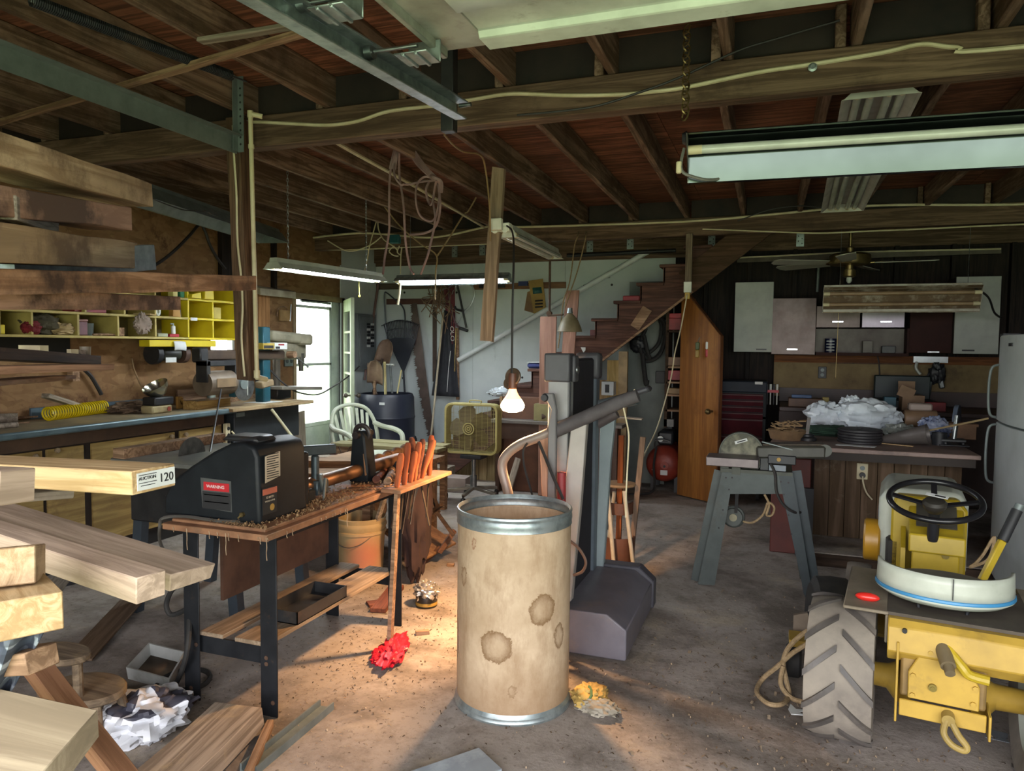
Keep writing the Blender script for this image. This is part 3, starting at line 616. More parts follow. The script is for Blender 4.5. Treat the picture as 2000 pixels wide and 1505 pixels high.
# lumber pile ----------------------------------------------------------------
def lum(label, xr, yr, dr, yl, dl, w, t, m, seed, xl=-260, up=(0,0,1), group=None, ends=.012, wob=.004, near=False):
    """timber whose free end is seen at pixel xr, yr (depth dr) and that runs out of view on the other side, passing pixel 0 at height yl (depth dl)"""
    a = P(xr-w*170, yr, d=dr); c0 = P(0, yl, d=dl); k = 1+.9*(abs(0)+1)/1.0
    c = a+(c0-a)*max(1.15, min(1.35, 1+.4/max((c0-a).length, .1)))
    return board('timber', label, 'timber', c, a, w, t, m, seed=seed, wob=wob, ends=ends, up=up, group=group)
tanrough = wood('tan_rough_timber', 'cdb28e', 'a98d6a', 'x', grain=16, dirt='6a543c', dlo=.5, dhi=.66, bump=.8)
pinkrough = wood('pinkish_timber', 'c9a188', 'a47f68', 'x', grain=18, dirt='574439', dlo=.46, dhi=.6)
lum('rough tan timber on top of the lumber stack', 278, 380, 2.5, 308, 1.75, .16, .078, tanrough, 31, ends=.03, wob=.008)
lum('dark pinkish split timber under the top one', 238, 426, 2.3, 398, 1.7, .14, .066, pinkrough, 32, ends=.05, wob=.01)
lum('short grey timber end under the pinkish split timber', 86, 436, 2.0, 412, 1.72, .12, .055, greywood, 33, ends=.02)
lum('tan timber with a ragged dark streak above the long flat one', 244, 498, 2.4, 478, 1.7, .16, .085, tanrough, 34, ends=.02, wob=.007)
lum('longest red-brown timber crossing before the hanging post', 488, 552, 3.0, 550, 1.72, .2, .058, roughwood, 35, ends=.02, wob=.008)
lum('brown timber with a grey end just above the cubby middle row', 343, 592, 2.7, 584, 1.8, .12, .05, pinkrough, 36, ends=.015)
lum('dark heavy timber under the cubbies carrying small cases', 188, 703, 2.9, 692, 2.2, .1, .036, wood('dark_timber', '4d3a2b', '362920', 'x', dirt='8a6a4a', dlo=.6, dhi=.85), 37)
lum('thin pink board below the dark heavy timber', 212, 716, 2.6, 722, 2.0, .1, .022, wood('pink_board', 'c29a7c', '9c785e', 'x'), 38)
lum('thin splintered board at the bottom of the upper stack', 140, 736, 2.6, 746, 2.0, .08, .015, oldpine, 39, ends=.04)
a = P(268, 502, d=2.52); c0 = P(0, 520, d=1.9); c = a+(c0-a)*1.05
board('metal_duct', 'shiny galvanized sheet end behind the tan timber', 'metal sheet', c, a, .13, .085, galv, seed=40, wob=.001, ends=.004, bevel=.001)
# labelled pine board
A0 = P(257, 944, d=1.30); C0 = P(0, 928, d=1.42); ax = (C0-A0).normalized(); hz_ = V((0,0,1)).cross(ax).normalized(); hz_ = hz_ if hz_.dot(CF) > 0 else -hz_
wB = .10; A = A0+hz_*wB/2; Cc = A+ax*.62
T = thing('pine_board', 'new pine board with a white 120 lot sticker on its end', 'board', M=frame(A, Cc))
part(T, 'plank', rough_board(.62, wB, .043, 41, .001, .0), pine, bevel=.002)
sg = 1 if (frame(A, Cc).to_3x3() @ V((0,1,0))).dot(hz_) > 0 else -1
Ms = Matrix(((0,0,-1),(-1,0,0),(0,1,0))).to_4x4() if sg < 0 else Matrix(((0,0,-1),(1*sg,0,0),(0,1*sg,0))).to_4x4()
# sticker frame: local x runs across the end towards the far edge, local y up, normal out of the end
ex = V((0, sg, 0)); ey = V((0,0,1)); ez = ex.cross(ey)
if ez.x > 0: ex = -ex; ez = ex.cross(ey)
Ms = Matrix((ex, ey, ez)).transposed().to_4x4(); Ms.translation = V((-.0012, .004*sg, 0))
st = part(T, 'lot_sticker', B().box((0,0,0), (.086,.032,.0012)), paper); st.matrix_local = Ms
text(st, '120', .023, ink, Matrix.Translation((.022,-.001,.001)))
text(st, 'AUCTION', .0085, ink, Matrix.Translation((-.021,.005,.001)))
lg = B(); lg.tube([(-.05+.045*0, .0, .0009)], .0006) if False else None
for x0, x1, y in ((-.04,.0,-.003), (-.036,-.004,-.008), (-.04,.0,.0115)): 
    part(st, 'print_line', B().box(((x0+x1)/2, y, .0009), (x1-x0,.0012,.0004)), ink)
lum('pinkish sawn timber end just below the labelled board', -38, 952, 1.15, 945, 1.2, .1, .055, palewood, 42, ends=.006)
lum('thin plywood offcuts under the labelled board', 118, 958, 1.6, 965, 1.5, .16, .018, greywood, 43)
lum('pale planed board slanting down with its end over the lathe bench leg', 392, 1126, 1.5, 1008, 1.78, .10, .036, palewood, 44, wob=.001, ends=.03)
lum('square pale beam slanting down beside the planed board', 306, 1146, 1.36, 1050, 1.62, .06, .05, palewood, 45, wob=.001, ends=.003)
lum('round-ended timber stub below the slanting beams', -2, 1112, 1.2, 1104, 1.3, .13, .062, tanrough, 46, ends=.01)
lum('thick pine board with a freshly cut end grain', 46, 1210, 1.14, 1172, 1.27, .14, .062, pine, 47, ends=.002, wob=.001)
lum('small pine offcut under the thick pine board', 92, 1286, 1.35, 1292, 1.4, .06, .04, oldpine, 48)
a, c = P(92, 1528, d=1.24), P(-380, 1424, d=1.30)
board('timber', 'wide pale slab at the bottom of the lumber stack', 'timber', c, a, .25, .075, wood('pale_slab', 'a89a80', '8b7d66', 'x', grain=12, dirt='7a6b55', dlo=.6, dhi=.85), seed=49, up=(.12,-.35,.93), ends=.03)
a, c = P(60, 1285, d=1.6), P(250, 1530, d=1.52)
board('timber', 'red-brown batten leaning diagonally over the slab', 'timber', a, c, .05, .03, wood('rosy_batten', '9c7256', '7d583f', 'x'), seed=50)
# loose boards on the floor
def onf(x, y, z=0): return P(x, y, Z=z)
a, c = onf(462, 1400, .07), onf(295, 1560, .07)
board('plank', 'thick weathered plank with splintered surface on the floor', 'plank', a, c, .2, .085, wood('splintered_plank', 'a59583', '7d6e5e', 'x', grain=16, dirt='b09a76', dlo=.56, dhi=.75, bump=.9), seed=51, wob=.012, ends=.05)
a, c = onf(528, 1412, .03), onf(472, 1540, .03); board('wood_strip', 'thin tan strip propped beside the metal channel', 'wood strip', a, c, .025, .035, oldpine, seed=52)
a, c = onf(638, 1382, 0), onf(485, 1510, 0); M = frame(c, a); L = (a-c).length
solo('metal_channel', 'grey metal channel lying on the floor under the lathe bench end', 'metal channel', B().prism([(-.035,0),(.035,0),(.035,.03),(.028,.03),(.028,.006),(-.028,.006),(-.028,.03),(-.035,.03)], (0,0,0), (0,1,0), (0,0,1), L), greysteel, M=M) if False else tag(mesh_obj('metal_channel', B().prism([(-.035,0),(.035,0),(.035,.03),(.028,.03),(.028,.006),(-.028,.006),(-.028,.03),(-.035,.03)], (0,0,0), (0,1,0), (0,0,1), L), greysteel, M=M), 'grey metal channel lying on the floor under the lathe bench end', 'metal channel')
a, c = onf(955, 1488, .012), onf(700, 1580, .012); board('plank', 'whitish stone-look board at the very front of the floor', 'plank', a, c, .16, .03, mat('marble_white', '8f979d', '7a8289', 3, .5, dirt='aab2b6', dlo=.5, dhi=.7), seed=53, ends=.03)
a, c = onf(258, 1172, .05), onf(150, 1290, .02); board('plywood_sheet', 'thin dark plywood panel lying on the floor by the wall bench', 'panel', a, c, .13, .012, wood('grey_brown_panel', '6f5b49', '574636', 'x'), seed=54)

# ================================================================ left wall: cubbies, bench, saw, lumber
cuby = mat('cream_yellow_paint', 'b5a55f', '9c8b4c', 5, .6, 0, .03, dirt='6d5f3a', dlo=.6, dhi=.85)
cubyel = mat('yellow_paint_and_lit_bays', 'd6c221', 'c4ae1c', 4, .5, 0, .03, dirt='9a8420', dlo=.66, dhi=.9)  # real yellow of bins and rail, and light painted onto the end bays
plycab = wood('cabinet_plywood', '9c8450', '80683c', 'y', grain=14, dirt='54402a', dlo=.56, dhi=.85, dscale=4)
tealm = mat('teal_enamel', '1d5360', '17424d', 6, .45, .1)
redm = mat('dull_red', '8e2a2c', '6d2224', 6, .55)
# cubby shelf ---------------------------------------------------------------
cX, cB = -4.6, -4.885
Yd = [2.0, 2.4, 2.8] + [P(px, 660, X=cX).y for px in (0, 64, 154, 232, 305, 369, 417, 462)]
zs = [1.525, 1.69, 1.85, 2.01]
T = thing('cubby_shelf', 'yellow pigeonhole shelf fixed to the strand board wall over the bench', 'shelf', (cX, 3.6, 1.51))
yS = Yd[-3]
wpart(T, 'back_panel', B().bx(cB-.01, cB, Yd[0], Yd[-1], zs[0], zs[-1]), mat('olive_back_panel', '74683f', '5e5433', 4, .7))
for k, z in enumerate(zs):
    wpart(T, 'shelf_board', B().bx(cB, cX, Yd[0], yS, z-.009, z+.009), cuby, bevel=.002)
    wpart(T, 'shelf_board', B().bx(cB, cX, yS, Yd[-1]+.009, z-.0095, z+.0095), cubyel, bevel=.002)  # end bays take the brighter yellow to look lit
for i, y in enumerate(Yd):
    for k in range(3):
        y_ = y + (0 if i > 6 or k == 0 else .06)
        wpart(T, 'divider', B().bx(cB, cX-.001, y_-.0085, y_+.0085, zs[k]+.0095, zs[k+1]-.0095), cubyel if i >= len(Yd)-3 else cuby, bevel=.002)
solow('label_tag', 'white label tag stuck on the yellow cubby edge', 'tag', B().bx(cX, cX+.002, P(372,622,X=cX).y, P(385,622,X=cX).y, 1.675, 1.70), paper)
p = P(294, 670, X=cX); q = P(424, 670, X=cX)
T = thing('under_shelf_rail', 'yellow drawer rail under the cubby shelf', 'rail', (cX-.06, (p.y+q.y)/2, 1.44))
wpart(T, 'rail', B().bx(cX-.12, cX-.01, p.y, q.y, 1.455, 1.51), cubyel, bevel=.004)
solow('paper_note', 'white paper sheet hanging from the yellow rail', 'paper', B().grid(lambda u, v: (cX+.0+.012*math.sin(v*2.5), lerp(P(339,670,X=cX).y, P(362,670,X=cX).y, u), 1.50-v*.075+.003*math.sin(u*4)), 6, 6), paper, solid=.001)
def incub(bay, row, f=.5, x=cX-.1): return V((x, lerp(Yd[bay], Yd[bay+1], f), zs[row]+.0095))
# what the cubbies hold
def bxs(name, label, cat, p, s, m, bevel=.004, group=None, rz=0): return solo(name, label, cat, B().bx(-s[0]/2, s[0]/2, -s[1]/2, s[1]/2, 0, s[2]), m, loc=p, rz=rz, bevel=bevel, group=group)
k0 = 3
T = thing('tin_can', 'brown red tin with a pale lid in the lower cubby', 'tin', incub(k0+2, 0, .2))
part(T, 'tin', B().bx(-.05,.05,-.05,.05,0,.1), mat('faded_maroon', '6f4146', '5c3338', 5, .5), bevel=.006); part(T, 'lid', B().bx(-.052,.052,-.052,.052,.1,.115), mat('faded_pink', '9c6f6a', '876058', 5, .5), bevel=.004)
solo('glass_cup', 'grey glass cup beside the maroon tin in the cubby', 'cup', B().rev([(.02,0),(.035,.0),(.04,.09),(.036,.09),(.03,.01),(0,.01)]), mat('smoky_grey', '5b6460', '474f4c', 5, .3), loc=incub(k0+2,0,.52,cX-.12))
solo('stick', 'short brown stick lying on the lower cubby edge', 'stick', B().tube([(0,-.1,.008),(0,.0,.01),(0,.1,.008)], .008, 8), oldpine, loc=incub(k0+2,0,.72,cX-.03))
bxs('wood_block', 'small square wood block in the lower cubby', 'block', incub(k0+3,0,.12,cX-.05), (.06,.06,.065), oldpine)
bxs('flat_box', 'pale green flat box in the lower cubby', 'box', incub(k0+4,0,.24,cX-.06), (.1,.1,.028), mat('pale_green', 'a3a58a', '8d9076', 5, .6))
bxs('flat_box', 'red flat box under the small white bottle', 'box', incub(k0+4,0,.60,cX-.06), (.09,.1,.026), mat('bright_red', 'b02632', '931f2a', 5, .5))
T = thing('spray_bottle', 'small white bottle with nozzle standing on the red box', 'bottle', incub(k0+4,0,.66,cX-.05)+V((0,0,.026)))
part(T, 'body', B().rev([(0,0),(.017,0),(.017,.06),(.008,.068),(0,.068)]), whiteplastic); part(T, 'nozzle', B().cyl((0,0,.066),(0,0,.085),.006).bar((0,.006,.083),(0,-.03,.08),.008,.008), greysteel)
T = thing('rag_heap', 'crumpled dark cloth bundle in the second cubby', 'cloth', incub(k0+1,0,.38))
part(T, 'bundle', B().blob((0,0,.07), (.09,.13,.075), 3, .3, 2.5, flat=.0), mat('olive_rag', '4c4633', '37321f', 10, .9)); part(T, 'red_rag', B().blob((.06,-.11,.045), (.05,.06,.045), 5, .3, flat=0), mat('red_rag', '7f2128', '611a20', 10, .9), 'red cloth end')
solo('cloth_bag', 'cream crumpled bag in the second cubby', 'bag', B().blob((0,0,.04), (.05,.09,.042), 8, .35, 3, flat=0), mat('cream_cloth', 'b39d72', '917c56', 9, .9), loc=incub(k0+1,0,.74,cX-.05))
bxs('carton', 'narrow cream carton upright behind the cream bag', 'box', incub(k0+1,0,.76,cX-.14), (.04,.04,.13), cuby)
bxs('yellow_box', 'small yellow box at the lower cubby end by the lumber', 'box', incub(k0,0,.06,cX-.05), (.08,.06,.06), cubyel)
bxs('tool_case', 'long red case half hidden behind a timber', 'case', incub(k0+2,1,.38,cX-.09), (.12,.26,.05), redm)
solo('tape_roll', 'white roll of tape in the middle cubby', 'tape', B().rev([(.018,-.015),(.034,-.015),(.034,.015),(.018,.015)], (0,0,.034), (1,.3,0), closed_prof=True), whiteplastic, loc=incub(k0+4,1,.14,cX-.04))
T = thing('wooden_plane', 'wooden block tool standing in the middle cubby', 'tool', incub(k0+4,1,.66,cX-.06))
part(T, 'body', B().prism([(-.04,0),(.045,0),(.035,.09),(-.035,.09)], (0,0,0), (0,1,0), (0,0,1), .05), mat('ochre_wood', 'b0853e', '93692c', 7, .6), bevel=.004); part(T, 'blade', B().prism([(.03,.1),(.05,.06),(.055,.0),(.045,0),(.04,.05),(.02,.1)], (.012,0,0), (0,1,0), (0,0,1), .03), black)
bxs('wedge', 'grey wedge leaning in the yellow cubby corner', 'block', incub(k0+5,1,.12,cX-.12), (.05,.05,.07), greywood)
bxs('cream_box', 'cream box in the end cubby by the post', 'box', incub(k0+6,1,.26,cX-.06), (.08,.09,.1), mat('butter_yellow', 'c2b35b', 'ab9b48', 5, .6))
for f, hh, lab in ((.18,.055,'low'),(.7,.075,'tall')): 
    b = B().prism([(-.055,0),(.055,0),(.05,hh),(-.05,hh*.55 if f < .5 else hh)], (.04,0,0), (0,1,0), (0,0,1), .09)
    solo('parts_bin', 'yellow plastic parts bin, the %s one in the top row' % lab, 'bin', b, cubyel, loc=incub(k0+5,2,f,cX-.09), bevel=.003, group='yellow parts bins')
bxs('carton', 'pale yellow carton in the top cubby row', 'box', incub(k0+4,2,.66,cX-.05), (.06,.05,.1), mat('pale_yellow', 'c9c07a', 'b3a962', 5, .6))
bxs('carton', 'green carton beside the pale yellow carton', 'box', incub(k0+4,2,.88,cX-.05), (.06,.045,.09), mat('carton_green', '2f7a52', '266443', 5, .6))
solo('rag', 'grey rag hanging over the cubby edge', 'cloth', B().blob((0,0,-.06), (.035,.075,.075), 11, .45, 3, sharp=True), mat('grey_rag', '8f7f72', '74675c', 9, .9), loc=V((cX+.03, P(272,615,X=cX).y, zs[1]+.0)))
solo('envelope', 'tan paper slip sticking out of the cubby', 'paper', B().bx(-.06,.06,-.07,.07,0,.012), mat('tan_paper', 'a8915f', '8f7a4e', 5, .7), loc=incub(k0+3,1,.75,cX-.02), rz=.5)
# wall fixtures under the cubbies
g0 = P(306, 690, X=-4.86)
T = thing('bench_grinder', 'dark bench grinder hung under the yellow rail', 'grinder', g0)
part(T, 'body', B().cyl((.12,-.09,0), (.12,.09,0), .06, n=24), mat('dark_olive', '33352b', '272920', 8, .5)); part(T, 'guard', B().cyl((.12,-.17,.0), (.12,-.12,.0), .085, n=24), black); part(T, 'guard', B().cyl((.12,.12,.0), (.12,.17,.0), .08, n=24), mat('umber_guard', '4c362b', '3a2921', 8, .6)); part(T, 'bracket', B().bx(0,.12,-.05,.05,-.03,.03), black)
part(T, 'tag', B().bx(.176,.18,-.08,.03,-.07,-.03), paper)
def stub(x, y, X=-4.86): return P(x, y, X=X)
b = B().tube(curve([stub(x, y) for x, y in ((165,722),(178,735),(190,755),(198,770))]), .014, 6)
solow('black_cable', 'thick black cord hanging from the wall socket to the bench', 'cord', b, cableblack)
solow('tan_cable', 'thin tan cord hanging down the strand board wall', 'cord', B().tube(curve([stub(x, y) for x, y in ((258,700),(262,720),(272,745),(282,765))]), .006, 6), mat('tan_cord', '8d7250'))
p = stub(212, 740); solow('wall_stud_block', 'dark block beside the socket on the strand board', 'block', B().bx(-4.9+.005, -4.84, stub(138,725).y, stub(152,725).y, 1.2, 1.34), oldpine)
b = B()
T = thing('tool_strip', 'narrow dark board on the wall holding small bits', 'board', V((-4.88, stub(70,680).y, 1.32)))
wpart(T, 'strip', B().bx(-4.9+.002, -4.88, stub(-80,640).y, stub(140,640).y, 1.37, 1.52), mat('black_wall_strip', '16140f', '0f0d0a', 6, .8))  # near-black strip on the wall below the cubbies
for x, y, lab in ((55,684,'long cream'),(135,684,'yellow topped'),(153,685,'grey')): 
    p = lerp(P(0, 692, d=2.2), P(171, 703, d=2.9), x/171)+V((0,0,.026)); solo('small_case', lab+' small case on the old timber under the cubbies', 'case', B().bx(-.05 if x == 55 else -.012,.05 if x == 55 else .012,-.015,.015,-.01,.012), cream if x != 153 else greywood, loc=p)
solow('old_mug', 'small dull mug on the timber end under the cubbies', 'mug', B().rev([(0,0),(.018,0),(.02,.035),(.017,.035),(.015,.006),(0,.006)], lerp(P(0, 692, d=2.2), P(171, 703, d=2.9), .97)+V((0,0,.018))), mat('dull_ceramic', '857b69', '6d6353', 6, .5))
# workbench -----------------------------------------------------------------
bX0, bX1, bz = -4.88, -4.2, .95
yE = P(466, 797, Z=bz).y
T = thing('workbench', 'long grey-topped workbench with plywood cabinet doors along the wall', 'workbench', (-4.5, 3.2, 0))
wpart(T, 'benchtop', B().bx(bX0, bX1-.02, 1.2, yE, bz-.035, bz), mat('grey_laminate_dusty', '8a7b5f', '6c6352', 5, .6, dirt='a18a5d', dlo=.5, dhi=.75))
wpart(T, 'edge_strip', B().bx(bX1-.03, bX1, 1.2, yE, bz-.04, bz+.004), mat('blue_grey_edging', '5d7076', '495a61', 7, .4, .3), bevel=.012, segs=2)
wpart(T, 'backsplash', B().bx(bX0, bX0+.02, stub(60,785).y, stub(290,770).y, bz, bz+.075), mat('blue_grey_trim', '51646d', '43545c', 6, .5), bevel=.004)
wpart(T, 'apron', B().bx(-4.32, -4.3, 1.2, yE-.05, bz-.13, bz-.035), mat('apron_dark', '4a3626', '35271c', 5, .8))
fX = -4.3
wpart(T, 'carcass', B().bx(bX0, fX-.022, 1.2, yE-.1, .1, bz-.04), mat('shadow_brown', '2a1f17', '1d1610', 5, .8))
cab = [(1.3, 1.95), (2.0, 2.62), (2.66, 3.24), (3.27, P(170,900,X=fX).y-.02), (P(180,900,X=fX).y, P(342,850,X=fX).y), (P(352,850,X=fX).y, P(432,850,X=fX).y)]
for i, (a, c) in enumerate(cab):
    z0 = .12 if i != 3 else .12
    d = wpart(T, 'cabinet_door', B().bx(fX-.018, fX, a, c, z0, bz-.14), plycab, bevel=.003)
    ky = P(332, 852, X=fX).y if i == 4 else P(360, 850, X=fX).y if i == 5 else P(108, 880, X=fX).y if i == 3 else c-.06
    kz = P(332, 852, X=fX).z if i != 3 else .80
    wsub(d, 'knob', B().rev([(.0,.032),(.014,.03),(.018,.02),(.012,.008),(.008,0)], (fX, ky, kz), (1,0,0)), mat('dull_wood_knob', '7d6a50', '63523d', 8, .6))
wpart(T, 'toe_board', B().bx(fX-.05, fX-.03, 1.2, yE-.1, 0, .11), mat('toe_black', '17130f', '100d0a', 5, .8))
wpart(T, 'stile', B().bx(fX-.02, fX-.004, P(432,850,X=fX).y+.01, yE-.12, .1, bz-.13), oldpine)
p0, p1 = P(446, 826, X=fX+.03), P(444, 882, X=fX+.03)
T = thing('power_strip', 'cream power strip with a looped cord on the bench end', 'power strip', p1)
part(T, 'body', B().bx(-.025,.015,-.025,.025,0,p0.z-p1.z), cream, bevel=.006)
for k in range(4): part(T, 'outlet', B().cyl((.0155,0,.03+k*.055), (.017,0,.03+k*.055), .016, n=14), blackplastic)
part(T, 'cord', B().tube(curve([(.03,0,.11),(.05,.02,.1),(.05,.04,.13),(.02,.03,.17)]), .007, 6), cream)
# on the bench
def onb(x, y, dz=0): q = P(x, y, Z=bz); return V((q.x, q.y, bz+dz))
ca, cc = onb(92, 822, .048), onb(205, 806, .048); b = B(); n = 24; dd = cc-ca; u = V((dd.y, -dd.x, 0)).normalized(); pts = []
for i in range(n*14): t = i/(n*14-1); an = 2*math.pi*i/14; pts.append(ca+dd*t+u*math.cos(an)*.044+V((0,0,1))*math.sin(an)*.044)
T = thing('air_hose', 'bright yellow coiled air hose lying on the bench', 'hose', ca-V((0,0,.048)))
wpart(T, 'coil', b.tube(pts, .0062, 6), mat('hose_yellow', 'd0b713', 'b79d10', 8, .35))
wpart(T, 'fitting', B().cyl(ca+dd*.98+V((0,0,-.03)), ca+dd*1.13+V((0,0,-.033)), .009), mat('brass_fitting', 'b0a060', '8f8048', 8, .35, .6))
for i, (x0, y0, x1, y1, r, lab) in enumerate(((-120,832,35,825,.032,'thick grey roll'),(-100,846,34,834,.017,'thin grey rod'),(-120,815,88,808,.018,'long round stick'))):
    a, c = onb(x0, y0, r), onb(x1, y1, r); solow('dowel', lab+' lying near the bench edge', 'dowel', B().cyl(a, c, r, n=14), greywood)
solow('bamboo_sticks', 'few splintered sticks between the roll and the yellow hose', 'sticks', B().bar(onb(30,822,.02), onb(85,815,.012), .02, .012).bar(onb(30,828,.006), onb(58,826,.006), .008, .008), oldpine)
a, c = P(88, 772, X=-4.66), onb(186, 808, .02); board('scrap_board', 'grey stick propped at a slant behind the yellow hose', 'board', a, c, .06, .03, greywood, seed=11)
a, c = onb(-40, 800, .018), onb(120, 788, .018); board('scrap_board', 'long dark board lying along the back of the bench', 'board', a, c, .12, .03, mat('dark_board', '5e5344', '4a4135', 6, .7), seed=12)
a, c = onb(10, 785, .05), onb(125, 775, .05); board('scrap_board', 'tan strip along the wall behind the slanted stick', 'board', a, c, .03, .02, oldpine, seed=13)
p = onb(308, 806)
T = thing('tool_case', 'cream and black power tool on the bench under the metal bowl', 'power tool', p, rz=math.radians(92))
part(T, 'base', B().bx(-.11,.09,-.06,.06,0,.062), mat('soiled_cream', 'a0936b', '877a55', 6, .6, dirt='5c4a30'), bevel=.014, segs=2); part(T, 'upper', B().bx(-.09,.10,-.065,.06,.062,.125), blackplastic, bevel=.01, segs=2); part(T, 'red_cap', B().cyl((.05,-.061,.03), (.05,-.064,.03), .017), mat('brick_red', '8e3527', '74291e'))
solo('metal_bowl', 'shiny tilted metal bowl on the black power tool', 'bowl', B().rev([(0,-.045),(.05,-.04),(.09,.01),(.1,.045),(.096,.045),(.085,.01),(.045,-.034),(0,-.038)], (0,0,.03), (-.1,-.5,.86), 28), mat('shiny_chrome', 'c2c0ae', '9c9a88', 5, .18, .95), loc=p+V((0,.0,.145)))
solo('crumpled_papers', 'heap of torn brown papers beside the power tool', 'paper', B().blob((0,0,.035), (.12,.2,.045), 21, .5, 3, flat=0, sharp=True), mat('torn_brown', '75604a', '4d3c2c', 12, .85), loc=onb(262,804))
p = onb(352, 797)
T = thing('hand_saw', 'hand saw with an ochre wooden handle on the bench', 'saw', p, rz=math.radians(100))
hb_ = B()
for poly in ([(-.06,0),(.06,.0),(.05,.03),(-.02,.035),(-.035,.085),(-.065,.1)], [(-.0,.1),(-.065,.1),(-.05,.075),(.015,.08)], [(.015,.08),(-.01,.075),(.03,.03),(.055,.03)]): hb_.prism(poly, (0,0,0), (1,0,0), (0,0,1), .022)
part(T, 'handle', hb_, mat('ochre_handle', 'b58b45', '987234', 7, .5), bevel=.004); part(T, 'blade', B().prism([(.05,0),(.42,.02),(.42,.05),(.05,.06)], (0,-.01,0), (1,0,0), (0,0,1), .001), steel)
a, c = onb(372, 800, .035), onb(437, 792, .035)
board('wood_box_side', 'thick pale lumber block with dark cracks at the bench end', 'lumber block', a, c, .14, .07, wood('block_pine', 'a98a52', '8a6c3c', 'x', dirt='5a4327', dlo=.6, dhi=.85), seed=14)
a, c = P(345, 772, X=-4.83), P(400, 768, X=-4.83); board('scrap_board', 'upright tan board behind the hand saw', 'board', a, c, .02, .1, oldpine, seed=15)
T = thing('oil_can', 'grey oil can with an angled spout on the bench', 'oil can', onb(413, 786))
part(T, 'body', B().rev([(0,0),(.036,0),(.036,.085),(.03,.095),(.01,.105),(0,.105)]), mat('can_grey', '8b958b', '717a71', 6, .4, .4)); part(T, 'spout', B().tube([(0,0,.1),(0,.01,.12),(.0,.075,.17)], [.01,.007,.004], 8), whitemetal)
# radial arm saw ------------------------------------------------------------
tz = .955
c1, c2, c3, c4 = P(455, 798, Z=tz), P(613, 781, Z=tz), P(585, 770, Z=tz), P(440, 775, Z=tz)
T = thing('radial_arm_saw', 'dark radial arm saw with teal column and broad wooden table', 'saw', (-4.45, 5.35, 0))
wpart(T, 'table', B().prism([(c1.x, c1.y), (c2.x, c2.y), (-4.75, c2.y), (-4.75, c1.y)], (0,0,tz-.03), (1,0,0), (0,1,0), .03), wood('saw_table', 'b19a78', '8f7a5a', 'y', dirt='6a5233'), bevel=.004)
wpart(T, 'fence', B().bar(P(442,782,Z=tz+.02), P(520,770,Z=tz+.02), .02, .045), oldpine)
wpart(T, 'stand', B().bx(-4.75, -4.26, P(458,850,X=-4.26).y, P(545,850,X=-4.26).y+.3, .62, tz-.032), mat('charcoal_steel', '2e3235', '26292b', 8, .5, .2), bevel=.006)
lb = P(462, 811, X=-4.255); wpart(T, 'maker_plate', B().bx(-4.26, -4.255, lb.y-.0, lb.y+.1, lb.z-.015, lb.z+.02), greysteel)
y0, y1 = P(460, 850, X=-4.26).y, P(545, 850, X=-4.26).y+.2
for (x, y, dx, dy) in ((-4.28, y0+.02, .08, -.1), (-4.28, y1-.04, .08, .12), (-4.72, y0+.02, -.08, -.1), (-4.72, y1, -.08, .12)):
    wpart(T, 'leg', B().bar((x, y, .66), (x+dx, y+dy, 0), .09, .045, (1,0,0)), mat('charcoal_steel', '2e3235'), bevel=.004)
pc = P(513, 700, X=-4.42)
wpart(T, 'column', B().bx(pc.x-.05, pc.x+.05, pc.y-.05, pc.y+.05, tz-.0, P(513,638,X=-4.42).z), tealm, bevel=.008)
aL, aR = P(388, 693, X=-4.36), P(550, 693, X=-4.40)
wpart(T, 'arm', B().bar(aL, aR, .085, .085), mat('brown_black_casting', '4a3a2c', '35291f', 9, .5, .3, .1), bevel=.012)
wpart(T, 'arm_cap', B().bar(aL+V((0,-.03,0)), aL+V((0,.06,0)), .1, .12), black, bevel=.012)
pm = P(422, 745, X=-4.3)
wpart(T, 'yoke', B().bx(pm.x-.06, pm.x+.06, pm.y-.16, pm.y-.12, pm.z, aL.z-.04).bx(pm.x-.06, pm.x+.06, pm.y-.16, pm.y+.2, aL.z-.09, aL.z-.045).bx(pm.x-.06, pm.x+.06, pm.y+.16, pm.y+.2, pm.z, aL.z-.04), black, bevel=.006)
mo = wpart(T, 'motor', B().cyl(pm+V((0,-.15,-.01)), pm+V((0,.15,-.01)), .1, n=24), mat('brown_grey_motor', '6e6152', '574c40', 8, .5, .2))
wsub(mo, 'motor_plate', B().bx(pm.x+.1, pm.x+.103, pm.y-.1, pm.y+.12, pm.z-.04, pm.z+.03), mat('dull_copper_plate', '7f6a50', '6a5640', 6, .5))
pg = P(470, 742, X=-4.28)
wpart(T, 'blade_guard', B().prism([(-.11,-.14),(.12,-.10),(.14,.08),(.12,.17),(-.05,.17),(-.12,.03)], pg+V((-.035,0,0)), (0,1,0), (0,0,1), .07), tealm, bevel=.008)
wpart(T, 'blade', B().cyl(pg+V((.036,0,-.05)), pg+V((.039,0,-.05)), .125, n=36), steel)
wpart(T, 'blade_hub', B().cyl(pg+V((.039,-.01,-.03)), pg+V((.047,-.01,-.03)), .045, n=24), greysteel)
wpart(T, 'guard_edge', B().bx(pg.x+.035, pg.x+.04, pg.y+.035, pg.y+.045, pg.z-.13, pg.z+.15), whitemetal)
wpart(T, 'dust_boot', B().bar(P(505,752,X=-4.28), P(528,746,X=-4.28), .09, .06), mat('tan_boot', '8c7a5c', '6f6048', 9, .7), bevel=.01)
